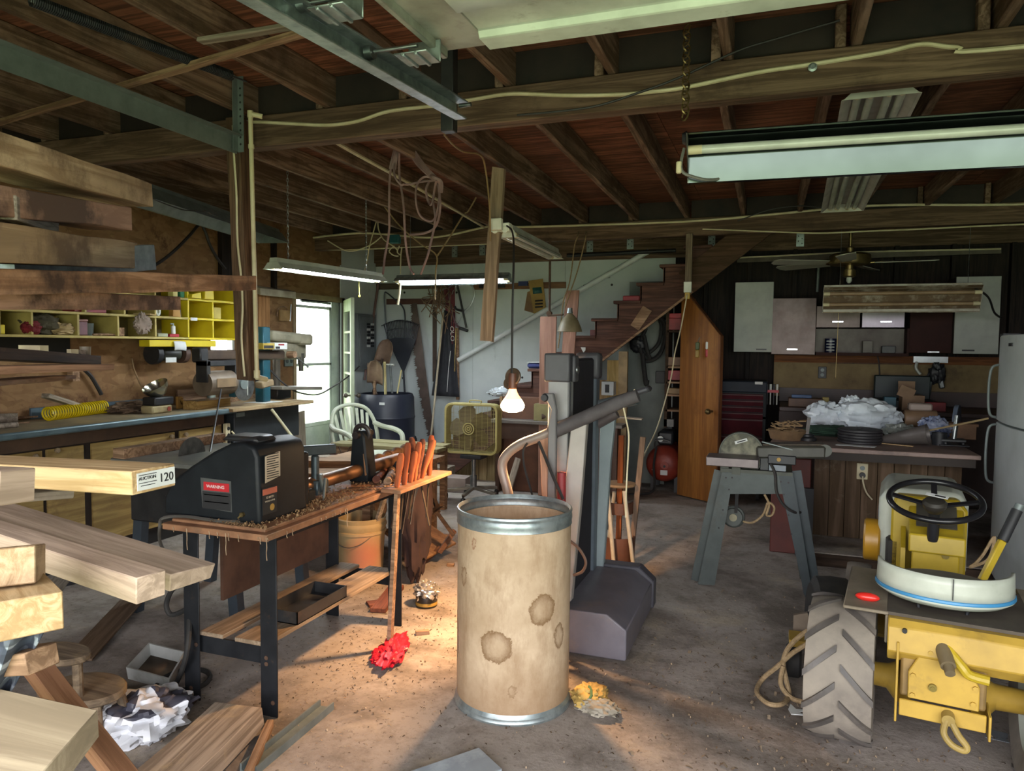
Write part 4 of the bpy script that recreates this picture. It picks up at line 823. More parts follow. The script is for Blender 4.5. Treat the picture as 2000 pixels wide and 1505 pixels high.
for x0, x1, y, h, m, lab in ((505, 528, 690, .055, mat('gold_box', 'a58f3a', '8a762c', 5, .5), 'gold and black box lying on the saw arm'), (528, 553, 689, .06, paper, 'white box with red print lying on the saw arm')):
    a, c = P(x0, y, X=-4.33), P(x1, y, X=-4.33); z = aL.z+.045
    T2 = thing('product_box', lab, 'box', ((a.x+c.x)/2, (a.y+c.y)/2, z)); wpart(T2, 'carton', B().bx(a.x-.05, a.x+.05, a.y+.003, c.y-.003, z, z+h), m, bevel=.002)
    if x0 == 505: wpart(T2, 'print', B().bx(a.x+.05, a.x+.052, a.y+.01, c.y-.02, z+.008, z+.035), ink)
    else:
        wpart(T2, 'print', B().bx(a.x+.05, a.x+.052, a.y+.05, c.y-.05, z+.035, z+.05), redm); wpart(T2, 'print', B().bx(a.x+.05, a.x+.052, a.y+.01, a.y+.07, z+.005, z+.025), ink)
q = P(480, 790, Z=tz); solow('paper_sheet', 'white paper sheet lying on the saw table', 'paper', B().prism([(-.1,-.13),(.11,-.1),(.1,.16),(-.1,.13)], (q.x-.05, q.y+.28, tz), (1,0,0), (0,1,0), .002), paper)
q = P(532, 775, Z=tz); T2 = thing('tape_measure', 'small chrome utility knife on the saw table', 'knife', (q.x, q.y, tz)); part(T2, 'body', B().ball((0,0,.02), (.03,.075,.02), 14, 8), mat('blue_chrome', '6f7f9c', '566582', 5, .25, .6))
# drill press by the door ----------------------------------------------------
dc = P(540, 740, X=-4.55); T = thing('drill_press', 'old grey drill press with belt housing between saw and door', 'drill press', (dc.x, dc.y, 0))
ol = mat('olive_grey_casting', '8c8771', '716c58', 7, .6, .1, .1, dirt='544b3b', dlo=.55, dhi=.8)
wpart(T, 'base', B().bx(dc.x-.16, dc.x+.2, dc.y-.15, dc.y+.2, 0, .06), black, bevel=.01)
wpart(T, 'column', B().cyl((dc.x, dc.y, .05), (dc.x, dc.y, 1.46), .036), mat('column_grey', '5c564a', '48433a', 8, .5, .3))
h0, h1 = P(520, 655, X=-4.55), P(598, 663, X=-4.5)
wpart(T, 'belt_housing', B().bar(h0, h1, .16, .105), ol, bevel=.03, segs=3)
wpart(T, 'housing_nose', B().cyl(h1+V((0,-.08,-.055)), h1+V((0,-.08,.055)), .11, n=24), ol, bevel=.02)
hh = P(562, 690, X=-4.55)
wpart(T, 'head', B().bx(hh.x-.07, hh.x+.07, hh.y-.15, hh.y+.22, hh.z-.06, h0.z-.05), ol, bevel=.03, segs=2)
qq = P(588, 705, X=-4.5)
wpart(T, 'quill', B().cyl(qq+V((0,0,.08)), qq+V((0,0,-.03)), .032).cyl(qq+V((0,0,-.03)), qq+V((0,0,-.1)), .024), mat('dark_chuck', '4e4c42', '3b3932', 7, .5, .5))
kw = P(573, 692, X=-4.42)
wpart(T, 'feed_wheel', B().cyl(kw+V((-.06,0,0)), kw+V((.02,0,0)), .034), oldpine); wpart(T, 'feed_lever', B().cyl(kw, kw+V((.05,.16,-.12)), .006).ball(kw+V((.05,.16,-.12)), .014, 8, 6), steel)
tp0, tp1 = P(533, 757, X=-4.45), P(612, 757, X=-4.35)
wpart(T, 'work_table', B().bar(tp0, tp1, .26, .032), mat('grey_iron_table', '7e7a6e', '68645a', 6, .5, .4), bevel=.006)
wpart(T, 'table_bracket', B().bx(dc.x-.05, dc.x+.06, dc.y-.06, dc.y+.15, tp0.z-.12, tp0.z-.016), black, bevel=.01)
p = P(565, 675+30, X=-4.88); T = thing('outlet_plate', 'grey outlet plate on the wall beside the drill press', 'outlet', p); part(T, 'plate', B().bx(-.02,.0,-.07,.07,-.055,.055), greysteel, bevel=.004)
for k in (-.035, .035): part(T, 'socket', B().cyl((.0,k,0), (.003,k,0), .022), blackplastic)
solow('power_cable', 'black cord drooping across the storm door from the drill press', 'cord', B().tube(curve([P(528,722,X=-4.5), P(550,745,X=-4.4), P(580,765,X=-4.35), P(620,770,X=-4.4), P(650,755,X=-4.5), P(680,735,X=-4.6), P(702,715,X=-4.75)]), .008, 6), cableblack)
solow('push_broom_pole', 'pale pole leaning from the saw stand down to the lathe bench', 'pole', B().cyl(P(531,800,X=-4.0), P(600,892,X=-3.55), .0125), mat('pale_pole', 'a59c7c', '8c8466', 6, .6))
solow('panel_board', 'whitish board leaning on the wall under the drill press', 'board', B().prism([(0,0),(.42,0),(.38,.78),(.0,.74)], (-4.72, P(548,900,X=-4.72).y, 0), (0,1,0), (.0,0,1), .02), wood('limed_board', 'a39582', '86786a', 'z'))
ws0 = P(505, 556, X=-4.8); ws1 = P(575, 566, X=-4.8)
solow('wall_lamp_hood', 'dusty cream sheet metal hood on the wall beyond the post', 'hood', B().prism([(0,0),(.12,-.03),(.12,-.1),(.0,-.06)], (-4.9, ws0.y, ws0.z), (1,0,0), (0,0,1), -(ws1.y-ws0.y)), mat('dusty_cream', 'a79f87', '857c66', 7, .6), bevel=.003)
p = P(550, 615, X=-4.88); T = thing('fretsaw', 'small saw frame hanging on the wall by the door', 'saw', p); b = B().tube(curve([(.02,-.1,-.02),(.02,-.08,.06),(.02,0,.09),(.02,.05,.08)]), .008, 6); part(T, 'frame', b, oldpine); part(T, 'blade_block', B().bx(.01,.03,-.06,.1,-.06,.05), mat('worn_tan', '9c7c4f', '7d6038', 7, .7)); part(T, 'chain', B().tube([(.03,.12,.12),(.03,.11,.0),(.03,.1,-.06)], .006, 6), steel)

# ================================================================ middle: lathe bench, drum, treadmill, floor
LZ = .785; LX0, LX1, LY0, LY1 = -2.26, -1.76, 2.19, 3.52
lathetop = mat('orange_brown_board', '8c6447', '704c34', 12, .75, 0, .15, dirt='5a4a3a', dlo=.5, dhi=.75, dscale=7)
legblack = mat('bench_leg_black', '16181b', '202225', 10, .5, 0, .05, spec=.25, dirt='5b4632', dlo=.62, dhi=.85, dscale=9)
T = thing('lathe_bench', 'lathe bench with brown board top on black steel legs', 'bench', (-2.0, 2.85, 0))
wpart(T, 'benchtop', B().bx(LX0, LX1, LY0, LY1, LZ-.026, LZ).bx(LX0+.02, LX1-.03, LY0+.03, LY1-.02, LZ, LZ+.014), lathetop, bevel=.003)
for x, y, dx in ((-1.87, 2.38, 1), (-2.26, 2.38, -1), (-1.87, 3.40, 1), (-2.26, 3.40, -1)):
    wpart(T, 'leg', B().prism([(-.045,-.04),(.035,-.04),(.035,-.032),(-.012,-.032),(-.012,-.02),(-.018,-.014),(-.036,-.012),(-.036,.035),(-.045,.035)], (x, y, 0), (-dx,0,0) if dx < 0 else (1,0,0), (0,1,0), LZ-.03), legblack, bevel=.002)
for y in (2.37, 3.40):
    c = wpart(T, 'cross_rail', B().bx(-2.25, -1.88, y-.005, y+.005, .20, .27), legblack)
    wpart(T, 'top_rail', B().bx(-2.25, -1.88, y-.02, y+.02, LZ-.07, LZ-.027), legblack)
for x in (-1.88, -2.25): wpart(T, 'side_rail', B().bx(x-.005, x+.005, 2.38, 3.4, LZ-.085, LZ-.027), legblack)
for x, y, z in ((-1.885,2.343,.24),(-1.855,2.343,.06),(-1.885,2.343,.215),(-2.24,2.343,.24),(-2.27,2.343,.05)): wpart(T, 'bolt', B().cyl((x, y+.004, z), (x, y-.006, z), .009, n=8), rustm)
wpart(T, 'lower_shelf', B().bx(-2.06, -1.90, 2.36, 3.41, .272, .29), wood('shelf_grey_tan', '9d8a74', '7f6d58', 'y'), bevel=.002)
wpart(T, 'lower_shelf', B().bx(-2.24, -2.12, 2.36, 3.41, .272, .29), wood('shelf_grey_tan', '9d8a74', '7f6d58', 'y'), bevel=.002)
wpart(T, 'rear_panel', B().bx(-2.30, -2.285, 2.55, 3.45, .35, LZ-.05), mat('rust_brown_panel', '5d4030', '452e22', 6, .8))
tr = P(482, 1240, Z=.29)
T = thing('steel_tray', 'shallow black steel tray on the lathe bench lower shelf', 'tray', (-1.99, 2.72, .29))
part(T, 'pan', B().bx(-.09,.09,-.16,.22,0,.004).bx(-.09,-.086,-.16,.22,0,.055).bx(.086,.09,-.16,.22,0,.055).bx(-.09,.09,-.16,-.156,0,.055).bx(-.09,.09,.216,.22,0,.055), black)
# the lathe
HY = 2.25
hp = [P(x, y, Y=HY) for x, y in ((319,1008),(320,968),(335,938),(372,910),(415,882),(448,866),(474,864),(496,873),(503,893),(508,1018))]
zb = LZ+.014
T = thing('wood_lathe', 'black wood lathe with its belt cover facing the room', 'lathe', (-2.0, 2.7, zb))
poly = [(p.x, max(p.z, zb+.002)) for p in hp]; poly[0] = (poly[0][0], zb+.002); poly[-1] = (poly[-1][0], zb+.002)
lblack = mat('lathe_black', '15181b', '1c2023', 9, .5, 0, .03, dirt='37322b', dlo=.6, dhi=.9, dscale=5, spec=.25)
wpart(T, 'belt_cover', B().prism(poly, (0, HY, 0), (1,0,0), (0,0,1), -.30), lblack, bevel=.014, segs=3)
xr = poly[-1][0]
wpart(T, 'headstock', B().bx(xr-.19, xr-.03, HY+.301, HY+.36, zb, zb+.24), lblack, bevel=.015, segs=2)
wpart(T, 'cover_grip', B().prism([(-.11,0),(-.08,.022),(.05,.022),(.075,0)], (xr-.12, HY+.05, max(p.z for p in hp)-.006), (1,0,0), (0,0,1), -.12), black, bevel=.008)
lp = P(392, 932, Y=HY); lq = P(452, 1000, Y=HY)
lab = wpart(T, 'spec_plate', B().prism([(0,0),(lq.x-lp.x,-.004),(lq.x-lp.x+.004,lq.z-lp.z),(.008,lq.z-lp.z+.008)][::-1], (lp.x, HY-.0015, lp.z), (1,0,0), (0,0,1), -.0016), mat('plate_grey', '5d5f5e', '4a4c4b', 7, .45, .3))
W, H = lq.x-lp.x, lp.z-lq.z
def onlab(u0, u1, v0, v1, m, nm): return wsub(lab, nm, B().bx(lp.x+.004+W*u0, lp.x+.004+W*u1, HY-.0028, HY-.0016, lp.z-H*v1, lp.z-H*v0), m)
onlab(.04,.96,.42,.96, ink, 'black_field'); onlab(.08,.92,.12,.38, mat('label_red', 'b3252c', '9a1e25', 5, .5), 'red_band')
onlab(.1,.9,.5,.53, greysteel, 'grey_line'); onlab(.1,.9,.72,.75, greysteel, 'grey_line')
MX = Matrix(((1,0,0),(0,0,-1),(0,1,0))).to_4x4()
def txtw(par, s, size, m, pos, R, root, **k):
    M = R.to_4x4(); M.translation = V(pos); o = text(par, s, size, m, (root.matrix_basis @ par.matrix_basis).inverted() @ M if par is not root else root.matrix_basis.inverted() @ M, **k); return o
RF = Matrix(((1,0,0),(0,0,-1),(0,1,0)))      # text facing -Y
RX = Matrix(((0,0,1),(1,0,0),(0,1,0)))      # text facing +X
txtw(lab, 'WARNING', .018, paper, (lp.x+W*.5, HY-.003, lp.z-H*.25), RF, T)
lx = xr+.0012
def sidep(x, y): return P(x, y, X=lx)
s0, s1 = P(505, 888, X=xr+.001), P(531, 935, X=xr+.001)
note = wpart(T, 'instruction_label', B().prism([(HY+.03, s1.z-.01),(HY+.12, s1.z+.005),(HY+.12, s0.z-.002),(HY+.03, s0.z-.012)], (xr+.0005,0,0), (0,1,0), (0,0,1), .0012), mat('label_tan', 'b7a994', 'a3957f', 5, .7))
for k in range(11): wsub(note, 'print_line', B().bx(xr+.0016, xr+.0022, HY+.04, HY+.11-(.02 if k % 4 == 3 else 0), s1.z+.004+k*.0092, s1.z+.0075+k*.0092), ink)
mz0, mz1, my0, my1 = P(520,1004,X=xr).z, P(520,952,X=xr).z, P(512,960,X=xr).y, P(540,960,X=xr).y
l2 = wpart(T, 'maker_label', B().bx(lx, lx+.0012, my0, my1, mz0, mz1), ink); mh, mw_ = mz1-mz0, my1-my0
wsub(l2, 'red_band', B().bx(lx+.0012, lx+.002, my0, my1, mz0+mh*.74, mz1-mh*.04), mat('label_salmon', 'bd6a55', 'a65844', 5, .5))
txtw(l2, '12 INCH', .0125, mat('print_tan', 'b7a994'), (lx+.0014, my0+mw_*.5, mz0+mh*.62), RX, T); txtw(l2, 'WOOD LATHE', .0088, mat('print_tan', 'b7a994'), (lx+.0014, my0+mw_*.5, mz0+mh*.48), RX, T)
wsub(l2, 'bowl_picture', B().cyl((lx+.0005, my0+mw_*.65, mz0+mh*.22), (lx+.002, my0+mw_*.65, mz0+mh*.22), mh*.13, n=16), mat('ochre_print', 'a8823f', '8f6d32', 5, .6))
kp = P(475, 1004, Y=HY); wpart(T, 'latch_screw', B().cyl(kp+V((0,.002,0)), kp+V((0,-.012,0)), .009).bar(kp+V((0,-.01,0)), kp+V((-.014,-.012,-.014)), .006, .006), brass)
bX = -1.965; zc = P(640, 936, X=bX).z
ytail = P(706, 910, X=bX).y
wpart(T, 'bed_tube', B().cyl((bX, HY+.25, zc), (bX, 3.56, zc), .032, n=28), mat('rusty_tube', '8b6446', '63472f', 16, .4, .6, .1, stretch=(1,.3,1)))
wpart(T, 'bed_foot', B().bx(bX-.07, bX+.07, HY+.33, HY+.45, zb, zc), lblack, bevel=.012)
wpart(T, 'spindle', B().cyl((bX, HY+.3, zc+.12), (bX, HY+.40, zc+.12), .02).cyl((bX, HY+.32, zc+.12), (bX, HY+.345, zc+.12), .035), steel)
yr = P(612, 950, X=bX).y
wpart(T, 'tool_rest', B().bx(bX-.03, bX+.05, yr-.04, yr+.05, zc-.045, zc+.02).cyl((bX+.01, yr, zc), (bX+.01, yr, zc+.13), .018).bar((bX-.03, yr-.06, zc+.155), (bX+.05, yr+.10, zc+.15), .03, .045), mat('blue_grey_iron', '4f5a5f', '3e474b', 9, .45, .5), bevel=.005)
wpart(T, 'rest_lever', B().cyl((bX+.05, yr-.02, zc+.05), (bX+.055, yr+.0, zc-.03), .012).cyl((bX+.065, yr, zc+.03), (bX+.085, yr-.05, zc-.09), .007), mat('lever_steel', '7b7f7c', '5f6360', 9, .4, .7))
wpart(T, 'tailstock', B().prism([(-.05,-.05),(.05,-.05),(.032,.17),(-.03,.17)], (bX, ytail+.035, zc+.005), (1,0,0), (0,0,1), -.0).prism([(-.055,-.06),(.055,-.06),(.055,.0),(.036,.17),(.02,.2),(-.02,.2),(-.036,.17),(-.05,.0)], (bX, ytail-.035, zc), (1,0,0), (0,0,1), -.09), lblack, bevel=.008)
wpart(T, 'bare_face', B().prism([(-.025,.0),(.035,.0),(.03,.16),(-.01,.16)], (bX+.047, ytail-.02, zc-.02), (.0,1,0), (-.16,0,1), .004), mat('bare_casting', '9c7a5c', '7d5f46', 9, .5, .4))
wpart(T, 'handwheel', B().torus((bX, ytail+.01, zc+.185), .04, .013, (0,1,.15), 24, 10).cyl((bX, ytail-.06, zc+.18), (bX, ytail+.09, zc+.18), .018), mat('wheel_black', '211c1a', '2d2623', 9, .5), bevel=0)
for y in (HY+.9,): wpart(T, 'bed_end_foot', B().bx(bX-.06, bX+.06, 3.46, 3.54, zb, zc), lblack, bevel=.01)
# chisel rack and gouges
rz0 = LZ-.002; rX0, rX1 = -1.775, -1.665; rY0, rY1 = 3.04, 3.62
T = thing('chisel_rack', 'orange-brown board rack along the lathe bench edge for chisels', 'rack', ((rX0+rX1)/2, 3.3, rz0))
wpart(T, 'rack_board', B().bx(rX0, rX1, rY0, rY1, rz0, rz0+.02), lathetop, bevel=.003)
wpart(T, 'rack_post', B().bar((rX1-.05, rY0+.06, rz0), (rX1-.08, rY0+.04, .02), .03, .02, (1,0,0)), oldpine)
orh = wood('chisel_handle_wood', 'b0623c', '8a4629', 'z', grain=18, dirt='6b3a26')
spec = [((775,951),(784,884),'short front handle'),((789,950),(797,863),'second handle'),((801,947),(811,880),'third shorter handle'),((808,946),(819,862),'fourth handle'),((814,944),(826,856),'dark upright handle'),((819,943),(803,853),'handle leaning the other way'),((823,941),(848,858),'handle leaning out'),((838,935),(843,849),'last upright handle')]
for i, (lo, hi, lab_) in enumerate(spec):
    f = i/7; y = lerp(rY0+.05, rY1-.06, f)
    a = P(lo[0], lo[1], X=-1.72 if i != 5 else -1.745); a.z = rz0+.021; c = P(hi[0], hi[1], Y=a.y+(.0 if i % 2 else .02))
    T = thing('wood_chisel', 'turning chisel with orange wooden handle, the %s' % lab_, 'chisel', a, group='turning chisels in the rack')
    ax = (c-a); L = ax.length; ax.normalize(); M = frame(a, c, (0,1,0))
    hb2 = B().rev([(0,0),(.012,.0),(.0155,.03),(.013,L*.3),(.018,L*.62),(.0165,L*.9),(.011,L*.985),(0,L)], (0,0,0), (1,0,0), 18); hb2.v = [tuple(M @ V(v)) for v in hb2.v]
    wpart(T, 'handle', hb2, orh if i not in (4, 5) else redwood)
    bl = a-ax*(.20+.03*(i % 3)); wpart(T, 'blade', B().bar(a-ax*.021, bl, .014, .005), mat('tool_steel_dark', '6e655c', '4d463f', 10, .4, .8))
for k, (x, y) in enumerate(((735,936),(757,940),(765,931))):
    a = P(x, y, Z=LZ+.032); solow('turned_blank', ['dark turned wood blank lying by the tailstock','turned wood blank with a pale end by the rack','thin turned blank behind the pale one'][k], 'wood blank', B().cyl(a, a+V((-.12-.03*k,.32,0)), .02, .016, 14), redwood if k == 0 else oldpine)
solow('spiral_post', 'spiral-banded turned post lying behind the tailstock', 'turned post', B().rev([(0,0)]+[(.03+.007*math.sin(t*.9), t*.012) for t in range(38)]+[(0,.46)], (bX-.1, ytail+.12, LZ+.055), (.12,1,.1), 20), wood('banded_wood', '8b6748', '4e3a2a', 'x', grain=8))
p = P(636, 910, Z=LZ+.014); solow('wood_block', 'dark square wood block on the lathe bench', 'block', B().bx(LX0+.05, LX0+.14, p.y+.05, p.y+.17, LZ+.014, LZ+.07), wood('dark_block', '4b3b2b', '33281d', 'x'))
# cords on the bench and the black hose
solow('power_cable', 'grey cord lying along the lathe bench edge and hanging off', 'cord', B().tube(curve([P(500,1018,Z=LZ+.02), P(430,1017,Z=LZ+.02), P(360,1008,Z=LZ+.02), P(318,1012,Z=LZ+.01), P(312,1030,Y=2.2), P(312,1055,Y=2.25), P(322,1080,Y=2.3)]), .007, 6), mat('dusty_cord', '4b4742', '3a3733', 9, .7))
solow('black_hose', 'black hose looping on the floor beside the lathe bench leg', 'hose', B().tube(curve([P(365,1140,Y=2.55), P(338,1150,Y=2.5), P(325,1180,Y=2.45), P(335,1200,Y=2.45), P(362,1190,Y=2.45), P(370,1180,Y=2.4), P(368,1250,Y=2.3), P(358,1300,Y=2.3), onf(340,1338,.012), onf(312,1345,.012), onf(312,1330,.012), onf(350,1310,.012), onf(395,1308,.012), onf(410,1322,.012), onf(385,1342,.012), onf(300,1352,.012), onf(230,1355,.012)]), .011, 8), rubber)
# bucket, drum -----------------------------------------------------------------
pb = onf(705, 1122); R = .158
T = thing('plastic_bucket', 'stained cream plastic bucket under the far end of the lathe bench', 'bucket', (pb.x, pb.y, 0))
def stainmat(key, base, base2, stains, ring, z_off=0, extra=None, soft=False):
    n = N(key); x = n.x; col = n.ramp(n.noise(x, 5, 7, .65), [(.35, hx(base)), (.7, hx(base2))])
    if extra: col = extra(n, col)
    nv = n('ShaderNodeVectorMath', operation='SCALE'); nv.inputs['Scale'].default_value = .075; n.L(n.noise(x, 24, 10, .85, out='Color'), nv.inputs[0])
    ad = n('ShaderNodeVectorMath', operation='ADD'); n.L(x, ad.inputs[0]); n.L(nv.outputs[0], ad.inputs[1])
    for (c, r, s, rc) in stains:
        ds = n('ShaderNodeVectorMath', operation='MULTIPLY'); sb = n('ShaderNodeVectorMath', operation='SUBTRACT'); n.L(ad.outputs[0], sb.inputs[0]); sb.inputs[1].default_value = tuple(V(c)+V((.0375,.0375,.0375)))
        n.L(sb.outputs[0], ds.inputs[0]); ds.inputs[1].default_value = s; ln = n('ShaderNodeVectorMath', operation='LENGTH'); n.L(ds.outputs[0], ln.inputs[0]); d = n.math('DIVIDE', ln.outputs['Value'], r)
        col = n.mix(n.ramp(d, [(0, (.75,)*3), (.4, (.6,)*3), (1.0, (0,0,0))] if soft else [(0, (.0,)*3), (.5, (.15,)*3), (.78, (.6,)*3), (.97, (.95,)*3), (1.0, (0,0,0))]), col, hx(rc))
    return n.done(col, .6, 0, .3)
pinkst = V(tuple(P(715, 1090, d=(pb-CAM).dot(CF)-.15)))-V((pb.x, pb.y, 0))
bm_ = stainmat('stained_bucket', 'a9966f', '94805a', [(pinkst, .17, (1,1,1), 'b4685a')], 'b4685a', soft=True)
part(T, 'shell', B().rev([(0,.004),(R*.87,.004),(R*.88,0),(R*.97,.29),(R*1.03,.29),(R*1.03,.305),(R*.98,.31),(R*1.04,.335),(R*1.04,.35),(R*1.0,.36),(R*1.03,.385),(R*.985,.39),(R*.95,.36),(R*.85,.02),(0,.02)], n=40), bm_)
a = P(735, 1010, d=4.62); wpart(T, 'handle', B().tube(curve([V((pb.x+R*1.0, pb.y, .33)), V((pb.x+R*.6, pb.y-R*.85, .25)), V((pb.x, pb.y-R*1.05, .22)), V((pb.x-R*.6, pb.y-R*.85, .25)), V((pb.x-R*1.0, pb.y, .33))]), .003, 6), steel)
solow('wood_stick', 'grey stick standing in the bucket', 'stick', B().bar((pb.x-.0, pb.y, .03), P(755,960,d=4.55), .03, .02), greywood)
DC = V((-1.02, 2.85, 0)); DR, DH = .238, .825
def ondrum(x, y):
    r = ray(x, y); o = CAM-DC; a_ = r.x**2+r.y**2; b_ = 2*(o.x*r.x+o.y*r.y); c_ = o.x**2+o.y**2-DR**2; t = (-b_-math.sqrt(max(b_*b_-4*a_*c_, 0)))/(2*a_); return CAM+r*t-DC
stains = [(ondrum(1060,1190), .062, (1,1,1), '6f5334'), (ondrum(968,1263), .066, (.95,.95,1.0), '6f5334'), (ondrum(1092,1240), .040, (1.2,1.2,.75), '6a4f32'), (ondrum(889,1240), .10, (1.9,1.9,.8), '5f4630'), (ondrum(906,1125), .024, (1,1,.6), '76593c'), (ondrum(925,1060), .012, (1,1,.6), '7d4f35'), (ondrum(1000,1350), .018, (1,1,.7), '7a6044')]
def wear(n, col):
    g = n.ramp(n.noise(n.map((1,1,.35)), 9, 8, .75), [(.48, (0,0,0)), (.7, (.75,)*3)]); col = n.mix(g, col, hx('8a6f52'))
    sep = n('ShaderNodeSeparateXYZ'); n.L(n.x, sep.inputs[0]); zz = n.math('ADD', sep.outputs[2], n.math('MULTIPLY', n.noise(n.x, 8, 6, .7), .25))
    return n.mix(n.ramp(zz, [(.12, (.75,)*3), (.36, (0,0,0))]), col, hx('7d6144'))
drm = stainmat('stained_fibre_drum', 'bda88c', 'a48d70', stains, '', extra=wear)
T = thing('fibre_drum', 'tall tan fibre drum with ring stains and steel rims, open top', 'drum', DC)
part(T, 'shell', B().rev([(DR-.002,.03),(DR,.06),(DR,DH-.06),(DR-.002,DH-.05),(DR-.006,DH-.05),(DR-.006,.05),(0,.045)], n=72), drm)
part(T, 'top_ring', B().rev([(DR-.008,DH-.012),(DR-.002,DH),(DR+.003,DH-.002),(DR+.005,DH-.010),(DR+.001,DH-.02),(DR+.0045,DH-.028),(DR+.0045,DH-.042),(DR+.002,DH-.05),(DR+.004,DH-.062),(DR+.0,DH-.064),(DR-.007,DH-.06)], n=72), galv)
part(T, 'bottom_ring', B().rev([(0,0),(DR+.008,0),(DR+.010,.008),(DR+.006,.016),(DR+.007,.024),(DR+.002,.032),(DR-.004,.045)], n=72), galv)
part(T, 'inside_handle', B().tube(curve([(-.06,-DR+.012,DH-.075),(-.05,-DR+.03,DH-.05),(0,-DR+.03,DH-.045),(.05,-DR+.03,DH-.05),(.06,-DR+.012,DH-.075)]), .005, 6), rustm)
# treadmill ---------------------------------------------------------------------
tg = mat('treadmill_grey', '66636a', '57545b', 5, .45, 0, 0, dirt='74665a', dlo=.55, dhi=.85)
tl = mat('light_grey_shell', '8d8d8c', '7d7d7c', 5, .45, .1)
td = mat('dark_grey_shell', '47474a', '3b3b3e', 5, .5)
hA, hB = P(1222, 1300, Z=0), P(1112, 1285, Z=0)
X1 = hA.x; Y0 = hA.y; Y1 = P(1270, 1183, Z=0).y
T = thing('treadmill', 'grey folded treadmill standing upright behind the drum', 'treadmill', (X1-.3, (Y0+Y1)/2, 0))
zt = P(1112, 1190, Y=Y0).z; zs_ = P(1222, 1232, Y=Y0).z; xk = P(1185, 1202, Y=Y0).x
wpart(T, 'motor_hood', B().prism([(-1.12,.02),(X1-.004,.02),(X1,.03),(X1,zs_),(xk,zt),(-1.12,zt)], (0, Y0, 0), (1,0,0), (0,0,1), -(Y1-Y0-.10)), tg, bevel=.006, segs=2)
wpart(T, 'hood_end', B().prism([(-1.12,.02),(X1+.01,.02),(X1+.01,zs_+.005),(xk+.02,zt+.015),(-1.12,zt+.015)], (0, Y1-.09, 0), (1,0,0), (0,0,1), -.09), mat('hood_end_grey', '4b4a50', '3f3e44', 5, .5), bevel=.006)
for y in (Y0+.05, Y1-.1): wpart(T, 'foot', B().bx(X1-.06, X1-.02, y, y+.04, 0, .02), blackplastic)
yn, yf = Y0+.06, Y1-.14
dx = -.955                                               # the belt side of the folded deck
ztop = P(1120, 690, Y=yn).z
wpart(T, 'running_belt', B().bx(dx-.07, dx, yn+.09, yf-.06, .08, ztop-.03), mat('belt_black', '232127', '1b1a1f', 12, .7), bevel=.01)
wpart(T, 'side_rail', B().bx(dx-.09, dx+.015, yn, yn+.09, .05, ztop-.12), tl, bevel=.006)
wpart(T, 'rail_groove', B().bx(dx+.015, dx+.018, yn+.02, yn+.03, .05, ztop-.14), blackplastic)
wpart(T, 'side_rail', B().bx(dx-.09, dx+.015, yf-.06, yf+.02, .05, ztop-.12), mat('rail_blue_grey', '566068', '495259', 5, .45), bevel=.006)
wpart(T, 'end_cap', B().bx(dx-.11, dx+.02, yn-.01, yn+.095, ztop-.14, ztop).bx(dx+.02, dx+.04, yn+.02, yn+.095, ztop-.14, ztop-.01), td, bevel=.012, segs=2)
wpart(T, 'end_cap', B().bx(dx-.11, dx+.03, yf-.07, yf+.03, ztop-.15, ztop-.0), td, bevel=.02, segs=2)
wpart(T, 'adjuster', B().cyl((dx+.04, yn+.055, ztop-.08), (dx+.047, yn+.055, ztop-.08), .02), steel)
def up4(pts, Y, th, m, name): return wpart(T, name, B().prism([(P(x, y, Y=Y).x, P(x, y, Y=Y).z) for x, y in pts], (0, Y, 0), (1,0,0), (0,0,1), -th), m, bevel=.005)
up4([(1114,836),(1146,817),(1134,976),(1115,1175),(1085,1175),(1100,976)], Y0+.02, .05, mat('upright_warm_grey', 'a09a93', '8f8982', 4, .45), 'upright')
up4([(1172,812),(1203,800),(1192,900),(1178,1112),(1162,1112),(1168,950)], Y1-.1, .05, mat('upright_blue_grey', '8a9698', '7b8789', 4, .45), 'upright')
kb = P(1132, 830, Y=Y0+.02); wpart(T, 'upright_bolt', B().cyl(kb+V((0,.004,0)), kb+V((0,-.008,0)), .009), blackplastic)
HYr = Y0+.03
rp = [P(x, y, Y=HYr) for x, y in ((1000,1000),(992,960),(981,915),(988,890),(1015,868),(1060,850),(1120,823))]
wpart(T, 'handrail', B().tube(curve(rp, 8), .024, 14), mat('rail_taupe', '8f8279', '7c7068', 5, .4, .2))
wpart(T, 'foam_grip', B().tube([P(x, y, Y=HYr) for x, y in ((1082,842),(1150,812),(1215,783),(1246,772))], [.034,.034,.032,.03], 16), mat('grip_dark', '4d494a', '413d3e', 18, .8))
wpart(T, 'rail_collar', B().tube([P(x, y, Y=HYr) for x, y in ((1076,845),(1083,842))], .037, 16), td)
wpart(T, 'handrail', B().tube([P(x, y, Y=Y1-.12) for x, y in ((1148,838),(1205,806))], .03, 14), mat('rail_dark_taupe', '5d5352', '504747', 5, .5))
pu = P(1233, 783, Y=HYr+.1); wpart(T, 'pulse_grip', B().cyl(pu+V((-.16,.05,-.035)), pu+V((.02,.02,.015)), .034), mat('grip_steel', '7d888d', '6a757a', 5, .3, .6))
wpart(T, 'console', B().bar(P(1225,772,Y=Y0+.35), P(1270,758,Y=Y0+.35), .12, .03), td, bevel=.01)
pk = P(1070, 775, Y=Y0+.03)
up4([(1060,768),(1080,768),(1086,800),(1084,1010),(1068,1010),(1070,830),(1076,800)], Y0-.02, .03, mat('knob_plate_grey', '6c6a6a', '5d5b5b', 5, .5), 'console_arm')
wpart(T, 'knob', B().rev([(0,.02),(.015,.02),(.017,.01),(.02,0)], pk+V((0,-.045,.0)), (0,-1,0)), blackplastic)
